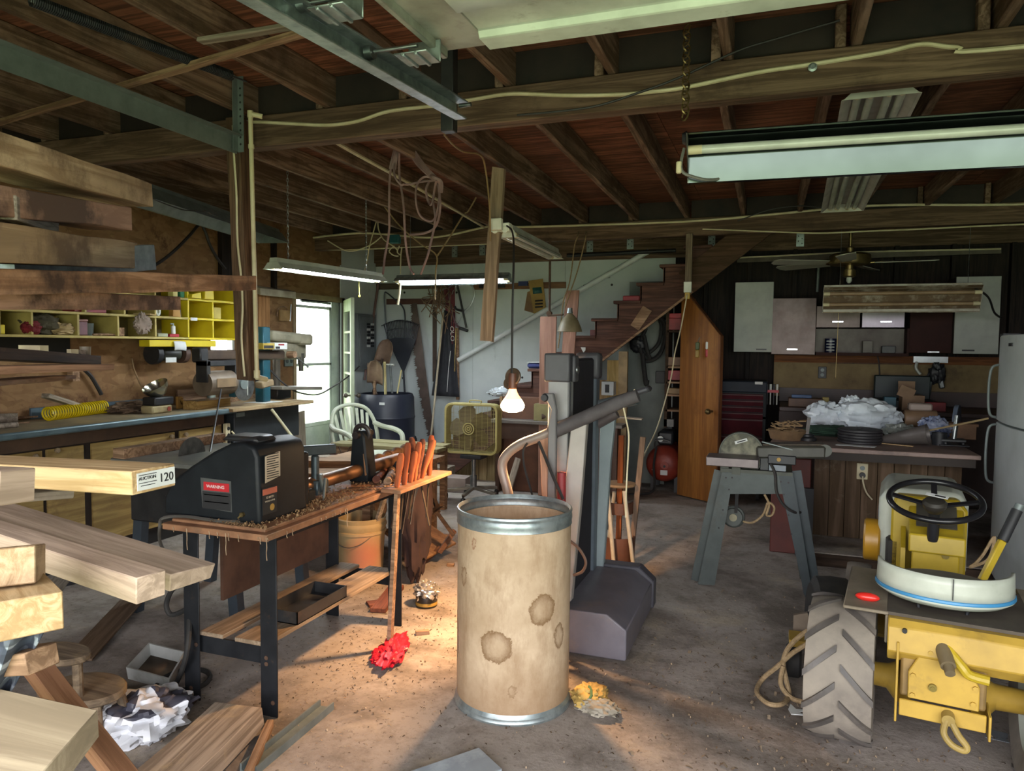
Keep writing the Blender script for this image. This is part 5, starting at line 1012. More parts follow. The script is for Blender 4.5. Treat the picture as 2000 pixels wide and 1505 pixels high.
wpart(T, 'cord', B().tube(curve([P(1030,865,Y=3.30), P(1022,880,Y=3.30), P(1024,910,Y=3.28), P(1035,950,Y=3.25), P(1045,985,Y=3.2)]), .006, 6), cableblack)
wpart(T, 'cord', B().tube(curve([P(1052,862,Y=3.29), P(1066,895,Y=3.28), P(1080,930,Y=3.27), P(1100,975,Y=3.26)]), .008, 6), cableblack)
wpart(T, 'cord', B().tube(curve([P(1112,1055,Y=3.28), P(1130,1070,Y=3.28), P(1144,1095,Y=3.28), P(1138,1115,Y=3.28), P(1120,1123,Y=3.28)]), .007, 6), mat('rubber_brown', '6b5346', '58443a', 6, .5))
solow('red_tube', 'dull red cylinder standing between the drum and treadmill', 'tube', B().cyl(P(1099,985,Y=3.3)+V((0,0,-.55)), P(1097,922,Y=3.3), .021), redm)
board('wood_strip', 'pinkish wooden strip leaning beside the treadmill', 'wood strip', P(1082, 1005, Y=3.27)+V((0,0,-.4)), P(1064, 855, Y=3.35), .05, .02, wood('pink_strip', 'b58a70', '97705a', 'x'), seed=61, up=(0,1,0))
# tall stool behind the treadmill
T = thing('step_stool', 'white-legged stool with curved brown bands behind the treadmill', 'stool', (-.95, 4.85, 0))
wl = mat('worn_white_tube', 'b1aa98', '979080', 8, .5); bw = wood('orange_brown_leg', '8a4a22', '653315', 'z')
for (x0, y0, x1, y1, Y, m) in ((1200,1110,1187,958,4.75,wl),(1238,1112,1219,958,4.80,wl),(1186,1088,1200,960,5.05,wl),(1232,1090,1256,853,4.95,wood('grey_leg', '8a7462', '6f5c4c', 'z')),(1207,1092,1214,850,4.9,bw)):
    c0 = P(x0, y0, Y=Y); c0.z = max(c0.z, .0); wpart(T, 'leg', B().cyl(c0 if c0.z > .06 else V((c0.x, c0.y, 0)), P(x1, y1, Y=Y), .014, n=12) if m not in (bw,) and y1 != 853 else B().bar(c0 if y0 < 1095 and c0.z > .05 else c0, P(x1, y1, Y=Y), .035, .03, (0,1,0)), m)
cc = P(1208, 1075, Y=4.9)
for z0, z1, r in ((P(1208,1092,Y=4.9).z, P(1208,1045,Y=4.9).z, .11), (P(1208,1000,Y=4.9).z, P(1208,978,Y=4.9).z, .095)):
    wpart(T, 'seat_band', B().rev([(r,z0),(r,z1),(r-.012,z1),(r-.012,z0)], (cc.x, 4.9, 0), (0,0,1), 28, math.pi*.95, math.pi*2.1, True), mat('brown_band', '5b3826', '452a1c', 7, .6))
wpart(T, 'seat', B().rev([(0,0),(.1,0),(.11,.008),(.105,.02),(0,.022)], (cc.x, 4.9, P(1208,948,Y=4.9).z)), mat('tan_seat', '8a7254', '6f5a41', 8, .6))
cable('string', 'thin cream string hanging from the treadmill grip', [P(x, y, Y=3.35) for x, y in ((1240,760),(1230,775),(1218,790),(1222,815),(1228,850),(1226,900),(1223,960),(1222,1010))], .004, cablewhite, cat='string')
bx0_, bx1_ = P(1175, 745, Y=7.1), P(1198, 772, Y=7.1)
T = thing('labelled_box', 'small white box with a black striped label beside the pale stud', 'box', (bx0_.x, 7.1, bx1_.z)); wpart(T, 'carton', B().bx(bx0_.x, bx1_.x, 7.1, 7.215, bx1_.z, bx0_.z), mat('carton_grey_white', '9fa3a3', '8a8e8e', 5, .6)); wpart(T, 'label', B().bx(lerp(bx0_.x, bx1_.x, .3), lerp(bx0_.x, bx1_.x, .65), 7.097, 7.1, lerp(bx1_.z, bx0_.z, .2), lerp(bx1_.z, bx0_.z, .8)), ink)
# floor things ------------------------------------------------------------------
p = onf(833, 1182)
T = thing('paint_can', 'short can with crumpled foil on top near the lathe bench', 'can', p)
part(T, 'can', B().rev([(0,0),(.06,0),(.062,.005),(.062,.07),(.06,.075),(.055,.07),(.055,.01),(0,.01)]), mat('can_black', '2a241d', '1f1a15', 8, .4)); part(T, 'label_band', B().rev([(.0628,.012),(.0628,.03)]), mat('can_gold', 'b08f3e', '94762f', 6, .5)); part(T, 'foil', B().blob((0,0,.09), (.07,.065,.05), 31, .5, 3, sharp=True), mat('foil', 'c9c4bb', '8f8a82', 20, .3, .7))
p = onf(768, 1278)
solo('red_bag', 'crumpled bright red plastic bag on the floor', 'plastic bag', B().blob((0,0,.022), (.06,.17,.035), 17, .55, 1.9, 48, 30, flat=.001, sharp=True).blob((-.05,-.04,.015), (.04,.1,.025), 19, .5, 2.2, 36, 24, flat=.001, sharp=True), mat('red_plastic', 'c41f33', '98142a', 5, .35), loc=p, rz=.3)
for i, (x, y, s, rz, lab) in enumerate(((825,1238,(.07,.03,.02),.6,'small pale offcut standing near the red bag'),(880,1105,(.05,.03,.02),.2,'small offcut beside the drum'),(735,1180,(.1,.08,.015),.8,'dark flat offcut below the lathe shelf'),(870,1050,(.06,.04,.03),.3,'small brown block behind the drum'))):
    solo('offcut', lab, 'offcut', B().bx(-s[0]/2, s[0]/2, -s[1]/2, s[1]/2, 0, s[2]), oldpine if i != 2 else redwood, loc=onf(x, y), rz=rz, bevel=.002)
a, c = onf(745, 1195, .012), onf(712, 1165, .012); board('scrap_board', 'reddish board piece on the floor behind the far leg', 'board', onf(738,1192,.014), onf(775,1145,.014), .09, .025, redwood, seed=71)
p = onf(1148, 1378)
T = thing('work_gloves', 'pair of tan and yellow work gloves lying by the drum', 'gloves', p)
part(T, 'glove', B().blob((0,.03,.03), (.07,.10,.035), 41, .45, 3, flat=.001, sharp=True), mat('glove_yellow', 'b99a52', '8e7741', 10, .9)); part(T, 'glove', B().blob((.05,-.04,.025), (.09,.05,.03), 43, .5, 3, flat=.001, sharp=True), mat('glove_grey', '9c9688', '756f60', 10, .9)); part(T, 'trim', B().tube(curve([(-.03,.06,.05),(0,.03,.066),(.02,-.02,.06),(.01,-.05,.045)]), .006, 6), mat('green_trim', '4a6a3e', '3a5531', 6, .8))
q = [onf(250, 1325), onf(330, 1348), onf(360, 1295), onf(292, 1278)]
T = thing('white_tray', 'white enamel tray on the floor under the lumber', 'tray', onf(300, 1310))
b = B(); cx_ = sum((v for v in q), V())/4; ins = [cx_+(v-cx_)*.86 for v in q]; hgt = V((0,0,.055))
b.add([v for v in q]+[v+(v-cx_)*.06+hgt for v in q]+[cx_+(v-cx_)*.98+hgt for v in q]+[v+V((0,0,.008)) for v in ins], [(0,1,5,4),(1,2,6,5),(2,3,7,6),(3,0,4,7),(4,5,9,8),(5,6,10,9),(6,7,11,10),(7,4,8,11),(8,9,13,12),(9,10,14,13),(10,11,15,14),(11,8,12,15),(12,13,14,15),(3,2,1,0)])
wpart(T, 'shell', b, mat('tray_white', 'bfc2bf', 'a5a8a4', 6, .4, 0, 0, dirt='7d7468', dlo=.6, dhi=.8))
bb = B(); bb.add([v+V((0,0,.0095)) for v in [cx_+(u-cx_)*.84 for u in q]], [(0,1,2,3)]); wpart(T, 'brown_residue', bb, mat('tray_residue', '6b5c4c', '55483b', 6, .8), solid=.001)
# rustic two-level stool under the lumber
T = thing('step_stool', 'rustic grey-brown wooden stool with scarred seat under the lumber', 'stool', (-2.62, 2.12, 0))
rw = wood('rustic_stool', '7b6a55', '57493a', 'x', grain=14, dirt='9c8156', dlo=.52, dhi=.75, bump=.6)
s0_, s1_ = P(168, 1342, Z=.20), P(115, 1270, Z=.36)
wpart(T, 'seat', B().add([(s0_.x+.155*math.cos(a)*1.0, s0_.y+.12*math.sin(a), z) for z in (.175,.205) for a in [2*math.pi*k/24 for k in range(24)]], [tuple(range(23,-1,-1)), tuple(range(24,48))]+[(k, (k+1) % 24, 24+(k+1) % 24, 24+k) for k in range(24)]), rw, bevel=.006)
wpart(T, 'upper_step', B().add([(s1_.x+.13*math.cos(a), s1_.y+.08*math.sin(a), z) for z in (.335,.36) for a in [2*math.pi*k/24 for k in range(24)]], [tuple(range(23,-1,-1)), tuple(range(24,48))]+[(k, (k+1) % 24, 24+(k+1) % 24, 24+k) for k in range(24)]), rw, bevel=.006)
for sx, sy in ((1,-.6),(1,.8),(-.7,-.8),(-.7,.8)): wpart(T, 'leg', B().tube([(s0_.x+.1*sx, s0_.y+.07*sy, .18), (s0_.x+.14*sx, s0_.y+.1*sy, 0)], [.018,.014], 10), rw)
for sx in (-1, 1): wpart(T, 'support', B().tube([(s1_.x+.09*sx, s1_.y, .34), (s1_.x+.1*sx, s1_.y, 0)], [.018,.016], 10), rw)
p = onf(285, 1425)
newsm = N('printed_bag'); vn = newsm('ShaderNodeTexVoronoi'); vn.inputs['Scale'].default_value = 9; newsm.L(newsm.map((1,1,1)), vn.inputs['Vector']); se = newsm('ShaderNodeSeparateColor'); newsm.L(vn.outputs['Color'], se.inputs[0])
cl = newsm.ramp(se.outputs[0], [(0, hx('c9cbd0')), (.55, hx('bfc2c8')), (.58, hx('3a3a44')), (.72, hx('44444e')), (.74, hx('c9c23a')), (.8, hx('c9c23a')), (.82, hx('b9bcc2')), (.93, hx('b9bcc2')), (.94, hx('b25560'))]); newsm.p.inputs['Roughness'].default_value = .5
MT['printed_bag'] = newsm.done(cl, .5)
for e_ in [x for x in newsm.t.nodes if x.type == 'VALTORGB']: e_.color_ramp.interpolation = 'CONSTANT'
solo('feed_bag', 'crumpled white printed bag on the floor behind the plank', 'bag', B().blob((0,0,.06), (.15,.17,.08), 51, .5, 2.0, 48, 30, flat=.001, sharp=True), MT['printed_bag'], loc=p, rz=.3)
pl = N('plaid_cloth'); wv1 = pl('ShaderNodeTexWave', bands_direction='X'); wv1.inputs['Scale'].default_value = 9; wv2 = pl('ShaderNodeTexWave', bands_direction='Z'); wv2.inputs['Scale'].default_value = 9; pl.L(pl.x, wv1.inputs[0]); pl.L(pl.x, wv2.inputs[0])
c_ = pl.mix(pl.ramp(wv1.outputs['Fac'], [(.3, (0,0,0)), (.5, (1,1,1))]), hx('8f98a0'), hx('3c434f')); c_ = pl.mix(pl.ramp(wv2.outputs['Fac'], [(.3, (0,0,0)), (.5, (.7,)*3)]), c_, hx('2d333d')); pld = pl.done(c_, .9)
d0 = 1.33
solow('plaid_cloth', 'blue-grey plaid cloth hanging under the thick pine board', 'cloth', B().grid(lambda u, v: P(lerp(-60, lerp(84, 12, v), u), lerp(lerp(1262, 1236, u), 1368, v), d=d0+.03*math.sin(u*9)+.05*v), 16, 10), pld, solid=.003)
for i, (x0, y0, x1, y1, w_) in enumerate(((118,1138,185,1120,.06),(60,1210,128,1120,.07))):
    board('scrap_board', ['black block on the floor beyond the slanting beams','short grey board lying behind the pine boards'][i], 'board', onf(x0, y0, .02+.2*i), onf(x1, y1, .03+.2*i), w_, .04, black if i == 0 else greywood, seed=80+i)
# table saw hidden behind the lathe
T = thing('table_saw', 'dark table saw with pale wooden fence behind the lathe', 'table saw', (-3.05, 3.3, 0))
tq = P(340, 905, Z=.86)
wpart(T, 'body', B().bx(-3.3, -2.62, 2.98, 3.62, .52, .84), black, bevel=.01)
wpart(T, 'table', B().bx(-3.38, -2.58, 2.93, 3.66, .84, .865), mat('saw_top_grey', '8c8f8a', '757873', 6, .4, .5), bevel=.004)
wpart(T, 'fence', B().bx(-3.36, -3.28, 2.93, 3.7, .865, .92), oldpine, bevel=.003)
bp = P(375, 885, X=-3.1); wpart(T, 'blade', B().cyl((-3.101, bp.y, .86), (-3.098, bp.y, .86), .1, n=40), steel)
for x in (-3.26, -2.66):
    for y in (3.02, 3.58): wpart(T, 'leg', B().bar((x, y, .54), (x+(.05 if x > -3 else -.05), y, 0), .06, .05, (0,1,0)), mat('leg_blue_grey', '39424a', '2d353c', 7, .5))
solow('black_rod', 'thin black rod leaning against the wall bench', 'rod', B().cyl(P(408,895,X=-3.0), P(432,760,X=-4.05), .006), black)
# shavings, leaves and dust: nobody could count these
def scatter(name, label, cat, n, place, m, smin, smax, curl=.5, seed=1):
    r = random.Random(seed); b = B()
    for i in range(n):
        p = V(place(r)); a = r.uniform(0, 6.28); L = r.uniform(smin, smax); w_ = L*r.uniform(.15, .5); u = V((math.cos(a), math.sin(a), 0)); v = V((-u.y, u.x, 0)); h = L*curl*r.random()
        b.add([p-u*L/2-v*w_/2+V((0,0,.001)), p+u*0-v*w_/2+V((0,0,h+.002)), p+u*L/2-v*w_/2+V((0,0,.002)), p+u*L/2+v*w_/2+V((0,0,.002)), p+v*w_/2+V((0,0,h+.002)), p-u*L/2+v*w_/2+V((0,0,.001))], [(0,1,4,5),(1,2,3,4)])
    o = mesh_obj(name, b, m, smooth=0); return tag(o, label, cat, None, 'stuff')
def fl(x0, x1, y0, y1): return lambda r: (r.uniform(x0, x1), r.uniform(y0, y1), 0)
palechip = mat('pale_chips', 'a89378', '86705a', 30, .9); darkchip = mat('dark_chips', '54422f', '3b2e20', 30, .9)
def gau(cx, cy, sx, sy, z=0): return lambda r: (r.gauss(cx, sx), r.gauss(cy, sy), z)
scatter('wood_shavings', 'pale wood shavings scattered over the near floor', 'shavings', 1100, lambda r: (lambda k: (r.gauss(-1.9,.35), r.gauss(2.5,.45), 0) if k < .4 else (r.uniform(-2.6,1.2), r.uniform(1.9,4.6), 0))(r.random()), palechip, .004, .014, seed=1)
scatter('floor_litter', 'dark bits and dry leaf crumbs over the floor', 'litter', 2600, lambda r: (lambda k: (r.gauss(-1.7,.4), r.gauss(3.3,.6), 0) if k < .45 else ((r.gauss(.0,.5), r.gauss(2.9,.5), 0) if k < .75 else (r.uniform(-2.8,1.4), r.uniform(1.9,6), 0)))(r.random()), darkchip, .004, .015, seed=2)
scatter('lathe_shavings', 'wood shavings heaped on the lathe bench top', 'shavings', 1300, lambda r: (lambda x, y: (min(max(x, LX0+.03), LX1-.02), min(max(y, LY0+.02), LY1-.05), LZ+.015+r.random()*.012))(r.gauss(-1.88,.07), r.gauss(2.6,.28)), mat('chip_mix', '9c7d57', '6b5238', 30, .9), .006, .02, seed=3)
scatter('dry_leaves', 'dry curled leaves and chaff near the tractor tire', 'leaves', 420, lambda r: (lambda k: (r.gauss(.35,.3), r.gauss(2.55,.22), 0) if k < .7 else (r.gauss(-.2,.3), r.gauss(3.4,.4), 0))(r.random()), mat('leaf_brown', '7a6a56', '574939', 30, .9), .01, .03, seed=8)
hg = B(); r_ = random.Random(5)
for k in range(22):
    y = r_.uniform(LY0, 2.75) if k > 8 else LY0; x = LX1-.002 if k > 8 else r_.uniform(LX0, LX1); L = r_.uniform(.012, .03) if k % 7 else .085
    hg.tube(curve([(x, y, LZ-.01), (x+.006, y-.004, LZ-.01-L*.4), (x-.003, y+.004, LZ-.01-L*.7), (x+.003, y, LZ-.01-L)], 3), .0016, 4)
o = mesh_obj('hanging_shavings', hg, palechip); tag(o, 'curled shavings dangling from the lathe bench edge', 'shavings', None, 'stuff')

# ================================================================ back: doors, tool wall, stair, fan
frame_w = mat('storm_frame_white', 'b9c0bb', '9fa7a3', 5, .45, .2, 0, dirt='7b7f78', dlo=.65, dhi=.9)
clear = glass('storm_glass', (.97,.99,.98))
greenish = mat('door_paint_pale_green', 'aeb99c', '98a487', 5, .55, 0, 0, dirt='7c8168', dlo=.62, dhi=.9)
# storm door in the left wall
T = thing('door_1', 'white storm door of two glass panes in the left wall', 'door', (XL-.05, (dY0+dY1)/2, 0)); T['kind'] = 'structure'
dx0, dx1 = XL-.07, XL-.035; yA, yB = dY0+.02, dY1-.16
zb1, zm = P(600, 832, X=XL).z, P(600, 712, X=XL).z
for y0, y1, z0, z1 in ((yA, yA+.035, 0, dZ-.06), (yB-.035, yB, 0, dZ-.06), (yA, yB, zb1-.02, zb1+.025), (yA, yB, zm-.015, zm+.015), (yA, yB, dZ-.09, dZ-.06)):
    wpart(T, 'rail', B().bx(dx0, dx1, y0, y1, z0, z1), frame_w, bevel=.003)
wpart(T, 'kick_panel', B().bx(dx0+.01, dx1-.01, yA, yB, .03, zb1), frame_w)
for z0, z1 in ((zb1+.02, zm-.01), (zm+.01, dZ-.08)): wpart(T, 'pane', B().bx(dx0+.015, dx0+.018, yA+.03, yB-.03, z0, z1), clear)
wpart(T, 'closer_rod', B().cyl((dx1+.02, yA+.1, P(600,588,X=XL).z), (dx1+.02, yB-.05, P(600,588,X=XL).z), .012), steel)
for y0, y1, z0, z1 in ((dY0-.05, dY0+.0, 0, dZ+.05), (dY1-.0, dY1+.05, 0, dZ+.05), (dY0-.05, dY1+.05, dZ, dZ+.06)):
    struct('door_1_frame', B().bx(XL-.1, XL+.015, y0, y1, z0, z1), mat('door_jamb', '8f7c5f', '75634a', 5, .7))
struct('door_1_frame', B().bx(XL-.1, XL-.03, yB, dY1, 0, dZ), frame_w)
# part-glazed inner door, swung into the room
Hh = V((-4.84, dY1-.02, 0)); Ff = P(689, 700, Y=6.92); Ff.z = 0
T = thing('door_2', 'pale green glazed inner door swung open into the room', 'door', Hh); T['kind'] = 'structure'
M = frame(Hh, Ff); wd = (Ff-Hh).length
def dpart(n, x0, x1, z0, z1, m, y=.019):
    b = B().bx(x0, x1, -y, y, z0, z1); b.v = [tuple(M @ V(v)) for v in b.v]; return wpart(T, n, b, m, bevel=.002)
dpart('stile', 0, .1, .02, 2.0, greenish); dpart('stile', wd-.1, wd, .02, 2.0, greenish); dpart('rail', .1, wd-.1, 1.86, 2.0, greenish); dpart('rail', .1, wd-.1, .80, .92, greenish); dpart('panel', .1, wd-.1, .02, .80, greenish, .012)
for k in range(4):
    z0 = .92+k*.235; dpart('pane', .1, wd-.1, z0+.012, z0+.235, clear, .003)
    if k: dpart('glazing_bar', .1, wd-.1, z0-.012, z0+.012, greenish)
for s in (-1, 1):
    b = B().cyl((wd-.06, .019*s, .92), (wd-.06, .055*s, .92), .01).ball((wd-.06, .07*s, .92), .027, 14, 10); b.v = [tuple(M @ V(v)) for v in b.v]; wpart(T, 'knob', b, mat('dull_knob', '5b5348', '453f36', 6, .4, .5))
# breaker panel on the corner wall
p0, p1 = P(700, 612, X=XL+.08), P(735, 720, X=XL+.08)
T = thing('breaker_panel', 'grey electrical breaker panel on the wall beside the door', 'electrical panel', (XL+.02, (p0.y+p1.y)/2, p1.z))
wpart(T, 'box', B().bx(XL+.012, XL+.08, p0.y, p1.y, p1.z, p0.z), mat('panel_grey', '757a7c', '666b6d', 5, .5, .2), bevel=.004)
wpart(T, 'cover', B().bx(XL+.08, XL+.09, p0.y+.02, p1.y-.02, p1.z+.03, p0.z-.03), mat('panel_grey', '757a7c'), bevel=.003)
for k in range(9):
    for s in (0, 1): wpart(T, 'breaker', B().bx(XL+.09, XL+.1, lerp(p0.y, p1.y, .42+.22*s), lerp(p0.y, p1.y, .58+.22*s), p1.z+.28+k*.034, p1.z+.305+k*.034), blackplastic if (k+s) % 3 else paper)
# black barrel with tools
bc = V((-4.42, 7.72, 0)); br_ = .335
navy = mat('navy_black_plastic', '262a37', '1f222d', 5, .42)
T = thing('plastic_barrel', 'large black plastic barrel in the corner holding yard tools', 'barrel', bc)
part(T, 'shell', B().rev([(0,.0),(br_*.93,0),(br_,.04),(br_,.28),(br_+.008,.3),(br_,.32),(br_,.60),(br_+.008,.62),(br_,.64),(br_*.98,.86),(br_*.92,.90),(br_*.90,.90),(br_*.93,.85),(br_*.93,.05),(0,.04)], n=48), navy)
lbp = P(755, 768, d=7.75); part(T, 'label', B().box((.12, -br_*.95, .80), (.07,.004,.03)), paper)
def tool(name, label, cat, lo, hi, Y0_, Y1_, r, m, head=None):
    a, c = P(lo[0], lo[1], Y=Y0_), P(hi[0], hi[1], Y=Y1_); T = thing(name, label, cat, a); wpart(T, 'shaft', B().cyl(a, c, r, n=10), m)
    if head: head(T, a, c)
    return T
def inb(x, y): return (x, y)
def shovel(T, a, c):
    Mx = frame(c-(c-a).normalized()*.05, c, (0,-1,0)); out = B(); n = 10
    for j in range(n+1):
        v = j/n; w_ = .11*(1 if v < .5 else math.sqrt(max(0, 1-((v-.5)/.5)**2))+.001)
        for i in range(9): u = i/4-1; out.v.append(tuple(Mx @ V((v*.30, u*w_, -.03*(1-u*u)*1.2))))
    for j in range(n):
        for i in range(8): out.f.append((j*9+i, j*9+i+1, (j+1)*9+i+1, (j+1)*9+i))
    wpart(T, 'blade', out, mat('rusty_brown_blade', '7d6553', '5d4839', 9, .6, .3), solid=.004)
tool('shovel', 'rusty shovel standing blade up in the barrel', 'shovel', (731,800), (732,742), 7.7, 7.62, .016, oldpine, shovel)
tool('spade', 'dark spade behind the rusty shovel in the barrel', 'spade', (722,790), (747,700), 7.85, 7.9, .016, mat('dark_shaft', '4b3a30', '382b24'), shovel)
def cols(T, a, c): pass
tool('wooden_pole', 'pinkish wooden handle leaning in the barrel by the panel', 'tool handle', (735,770), (712,690), 7.75, 8.0, .016, palewood)
tool('wooden_pole', 'long reddish handle leaning up past the breaker panel', 'tool handle', (712,742), (740,545), 7.9, 8.2, .016, mat('rose_handle', '7d5f58', '654b45'))
tool('wooden_pole', 'pale yellow wooden handle upright in the barrel', 'tool handle', (753,770), (751,706), 7.65, 7.65, .017, mat('pale_yellow_wood', 'b3a673', '96895a', 8, .6))
tool('crutch_tool', 'chrome T-handled tool upright in the barrel', 'tool', (766,768), (762,712), 7.7, 7.7, .014, steel, lambda T, a, c: wpart(T, 'grip', B().cyl(c+V((-.07,0,0)), c+V((.05,0,0)), .012), whitemetal))
tool('wooden_pole', 'thin pale stick in the barrel nearest the rake', 'tool handle', (776,768), (784,722), 7.7, 7.75, .01, mat('pale_yellow_wood', 'b3a673'))
# leaf rake leaning on the wall
def rake(T, a, c):
    d_ = (c-a).normalized(); s_ = V((1,0,0)); z_ = d_
    b = B().prism([(-.012,-.02),(.012,-.02),(.2,.38),(.1,.41),(-.1,.41),(-.2,.38)], c, s_, z_, .008); wpart(T, 'fan_plate', b, mat('rake_black', '2b2e36', '22252c', 7, .5))
    for k in range(23):
        u = k/11-1; t0 = c+s_*(.19*u)+z_*.37; t1 = c+s_*(.25*u)+z_*(.64-.06*u*u)
        wpart(T, 'tine', B().tube([t0, t1, t1+V((0,-.05,-.02))], .006, 5), mat('rake_black', '2b2e36'))
    wpart(T, 'cross_bar', B().tube([c+s_*(.2*u)+z_*(.53-.03*u*u) for u in (-1,-.5,0,.5,1)], .005, 5), mat('rake_black', '2b2e36'))
tool('leaf_rake', 'black leaf rake standing fan up beside the barrel', 'rake', (797,890), (788,722), 8.05, 8.15, .013, mat('rake_shaft', '2a2c33', '202228'), rake)
solow('black_bag', 'small black bag on the floor at the foot of the rake', 'bag', B().blob(P(800,868,Y=7.95), (.1,.1,.12), 61, .3), blackplastic)
solow('bent_tube', 'bent metal tube frame hung on the brown rail', 'tube frame', B().tube(curve([P(x, y, Y=8.2) for x, y in ((757,680),(752,610),(751,575),(756,572),(775,588),(787,600),(791,620),(792,690))]), .009, 8), mat('pewter_tube', '5d6266', '494d51', 9, .4, .6))
struct('trim_3', B().bx(P(755,590,Y=YB-.03).x, P(850,590,Y=YB-.03).x, YB-.035, YB-.014, P(800,594,Y=YB-.03).z, P(800,583,Y=YB-.03).z), mat('dark_red_rail', '5a3a30', '452b24', 5, .7))
for a, c, m, lab in ((735,890,wood('rail_grey_brown','6d6052','564b3f','x'),0),(925,1105,wood('rail_tan','8c684b','6f5039','x'),1)):
    struct('trim_%d' % (4+lab), B().bx(P(a,560,Y=YB-.03).x, P(c,560,Y=YB-.03).x, YB-.035, YB-.014, P((a+c)/2,564,Y=YB-.03).z, P((a+c)/2,552,Y=YB-.03).z), m)
# two-man crosscut saw
a, c = P(809, 592, Y=8.22), P(842, 850, Y=8.15); d_ = (c-a).normalized(); L = (c-a).length; s_ = V((0,-1,0)).cross(d_).normalized(); s_ = s_ if s_.x < 0 else -s_
poly = [(0,-.035),(L,-.045)]; nt = 62; teeth = []
for k in range(nt, -1, -1):
    t = L*k/nt; wv_ = .045+.05*math.sin(math.pi*k/nt); teeth += [(t, wv_), (t-.2*L/nt, wv_+.02), (t-.45*L/nt, wv_)] if k % 5 else [(t, wv_-.018), (t-.6*L/nt, wv_-.018)]
T = thing('crosscut_saw', 'long rusty crosscut saw with big teeth hanging on the white wall', 'saw', a)
wpart(T, 'blade', B().prism(poly+[(max(0, t), w_) for t, w_ in teeth], a, d_, s_, .003), mat('saw_rust', '5f5049', '4a3e39', 9, .5, .4))
wpart(T, 'handle', B().cyl(c+V((0,0,-.02)), c+V((.03,-.01,-.14)), .018), redwood)
# things hung on the tool wall
def onw(x, y, o=.05): return P(x, y, Y=YB-.014-o)
solow('canvas_strap', 'dark brown strip hanging on the white wall', 'strap', B().bar(onw(849,600,.01), onw(849,745,.01), .055, .008, (0,-1,0)), mat('brown_strap', '4b3c33', '3a2e27', 8, .8))
def drape(pts, y0, dy, seed): return B().grid(lambda u, v: P(lerp(lerp(pts[0][0], pts[3][0], v), lerp(pts[1][0], pts[2][0], v), u), lerp(lerp(pts[0][1], pts[3][1], v), lerp(pts[1][1], pts[2][1], v), u), Y=y0-dy*(math.sin(u*11+seed)*.5+.5)*(.3+v)-.02), 24, 18)
T = thing('hanging_trousers', 'dark trousers hanging on the tool wall beside the saw', 'trousers', onw(870,800))
wpart(T, 'legs', drape(((868,605),(882,612),(897,775),(843,772)), YB-.05, .07, 1), mat('charcoal_cloth', '34353a', '292a2f', 10, .9), solid=.004)
wpart(T, 'cord', B().tube([onw(880,685,.16), onw(876,720,.16), onw(873,765,.15)], .004, 5), paper)
T = thing('red_banner', 'dark red pennant with white letters hung by the trousers', 'banner', onw(880,640))
wpart(T, 'cloth', drape(((866,565),(888,560),(890,672),(876,672)), YB-.03, .03, 2), mat('maroon_cloth', '7a3f46', '63323a', 8, .85), solid=.003)
p = onw(883, 652, .115); R2 = RF @ Matrix.Rotation(math.radians(-80), 3, 'Z')
for i, (ch, dz) in enumerate((('O', 0), ('L', -.055), ('O', -.115))): txtw(T, ch, .075, mat('off_white_print', 'c9c4bc', 'b5b0a8'), p+V((i*.004, -.01, dz+.06)), R2, T, sx=1.2)
T = thing('twine_bundle', 'tangled bundle of twine and dried stalks hung on the wall', 'bundle', onw(858,600))
b = B(); r_ = random.Random(9)
for k in range(34):
    c0 = onw(858+r_.gauss(0,8), 575+r_.gauss(0,8), .1); b.tube(curve([c0, c0+V((r_.gauss(0,.09), r_.uniform(-.08,.04), r_.gauss(-.06,.1))), c0+V((r_.gauss(0,.07), r_.uniform(-.1,.04), r_.gauss(-.2,.14)))], 4), .006, 5)
wpart(T, 'stalks', b, mat('dry_twine', '8a705a', '64503f', 14, .9))
T = thing('bow_saw', 'bow saw with curved tube frame hung on the wall', 'saw', onw(890,640))
wpart(T, 'frame', B().tube(curve([onw(x, y, .06) for x, y in ((907,642),(893,636),(886,620),(880,595),(876,570),(878,560),(890,553))]), .012, 8), mat('dull_pink_frame', '6f5058', '5a4048', 8, .5))
wpart(T, 'blade', B().bar(onw(893,555,.06), onw(911,640,.06), .028, .003, (0,-1,0)), mat('blade_dark', '4b4d50', '3b3d40', 8, .4, .6))
wpart(T, 'grip', B().bar(onw(897,640,.06), onw(914,646,.06), .035, .035), blackplastic, bevel=.006)
solow('wire_loop', 'loop of bright wire hanging from the rail', 'wire loop', B().tube(curve([onw(x, y, .03) for x, y in ((893,555),(884,572),(880,590),(886,602),(902,608),(916,600),(926,580),(924,562),(912,552),(900,552))], 8), .011, 6).tube(curve([onw(x, y, .03) for x, y in ((866,605),(878,618),(890,632),(905,612),(920,596))], 5), .009, 6), mat('bright_wire', 'c9d0d0', 'adb4b4', 6, .35, .5))
solow('hook_tool', 'black hooked bar inside the wire loop', 'hook', B().tube(curve([onw(x, y, .05) for x, y in ((888,598),(892,604),(904,607))]), .014, 8), blackplastic)
T = thing('spring_pole', 'brown pole with a brass tube hanging on the wall', 'pole', onw(893,770))
wpart(T, 'pole', B().cyl(onw(894,780,.03), onw(893,640,.03), .022), oldpine); wpart(T, 'brass_tube', B().cyl(onw(888,725,.06), onw(891,640,.06), .011), brass)
solow('broom_stick', 'long pale stick leaning from floor to the twine bundle', 'stick', B().cyl(P(842,850,Y=7.9), P(866,610,Y=8.2), .013), mat('pale_stick', 'b1a58c', '958a72', 6, .6))
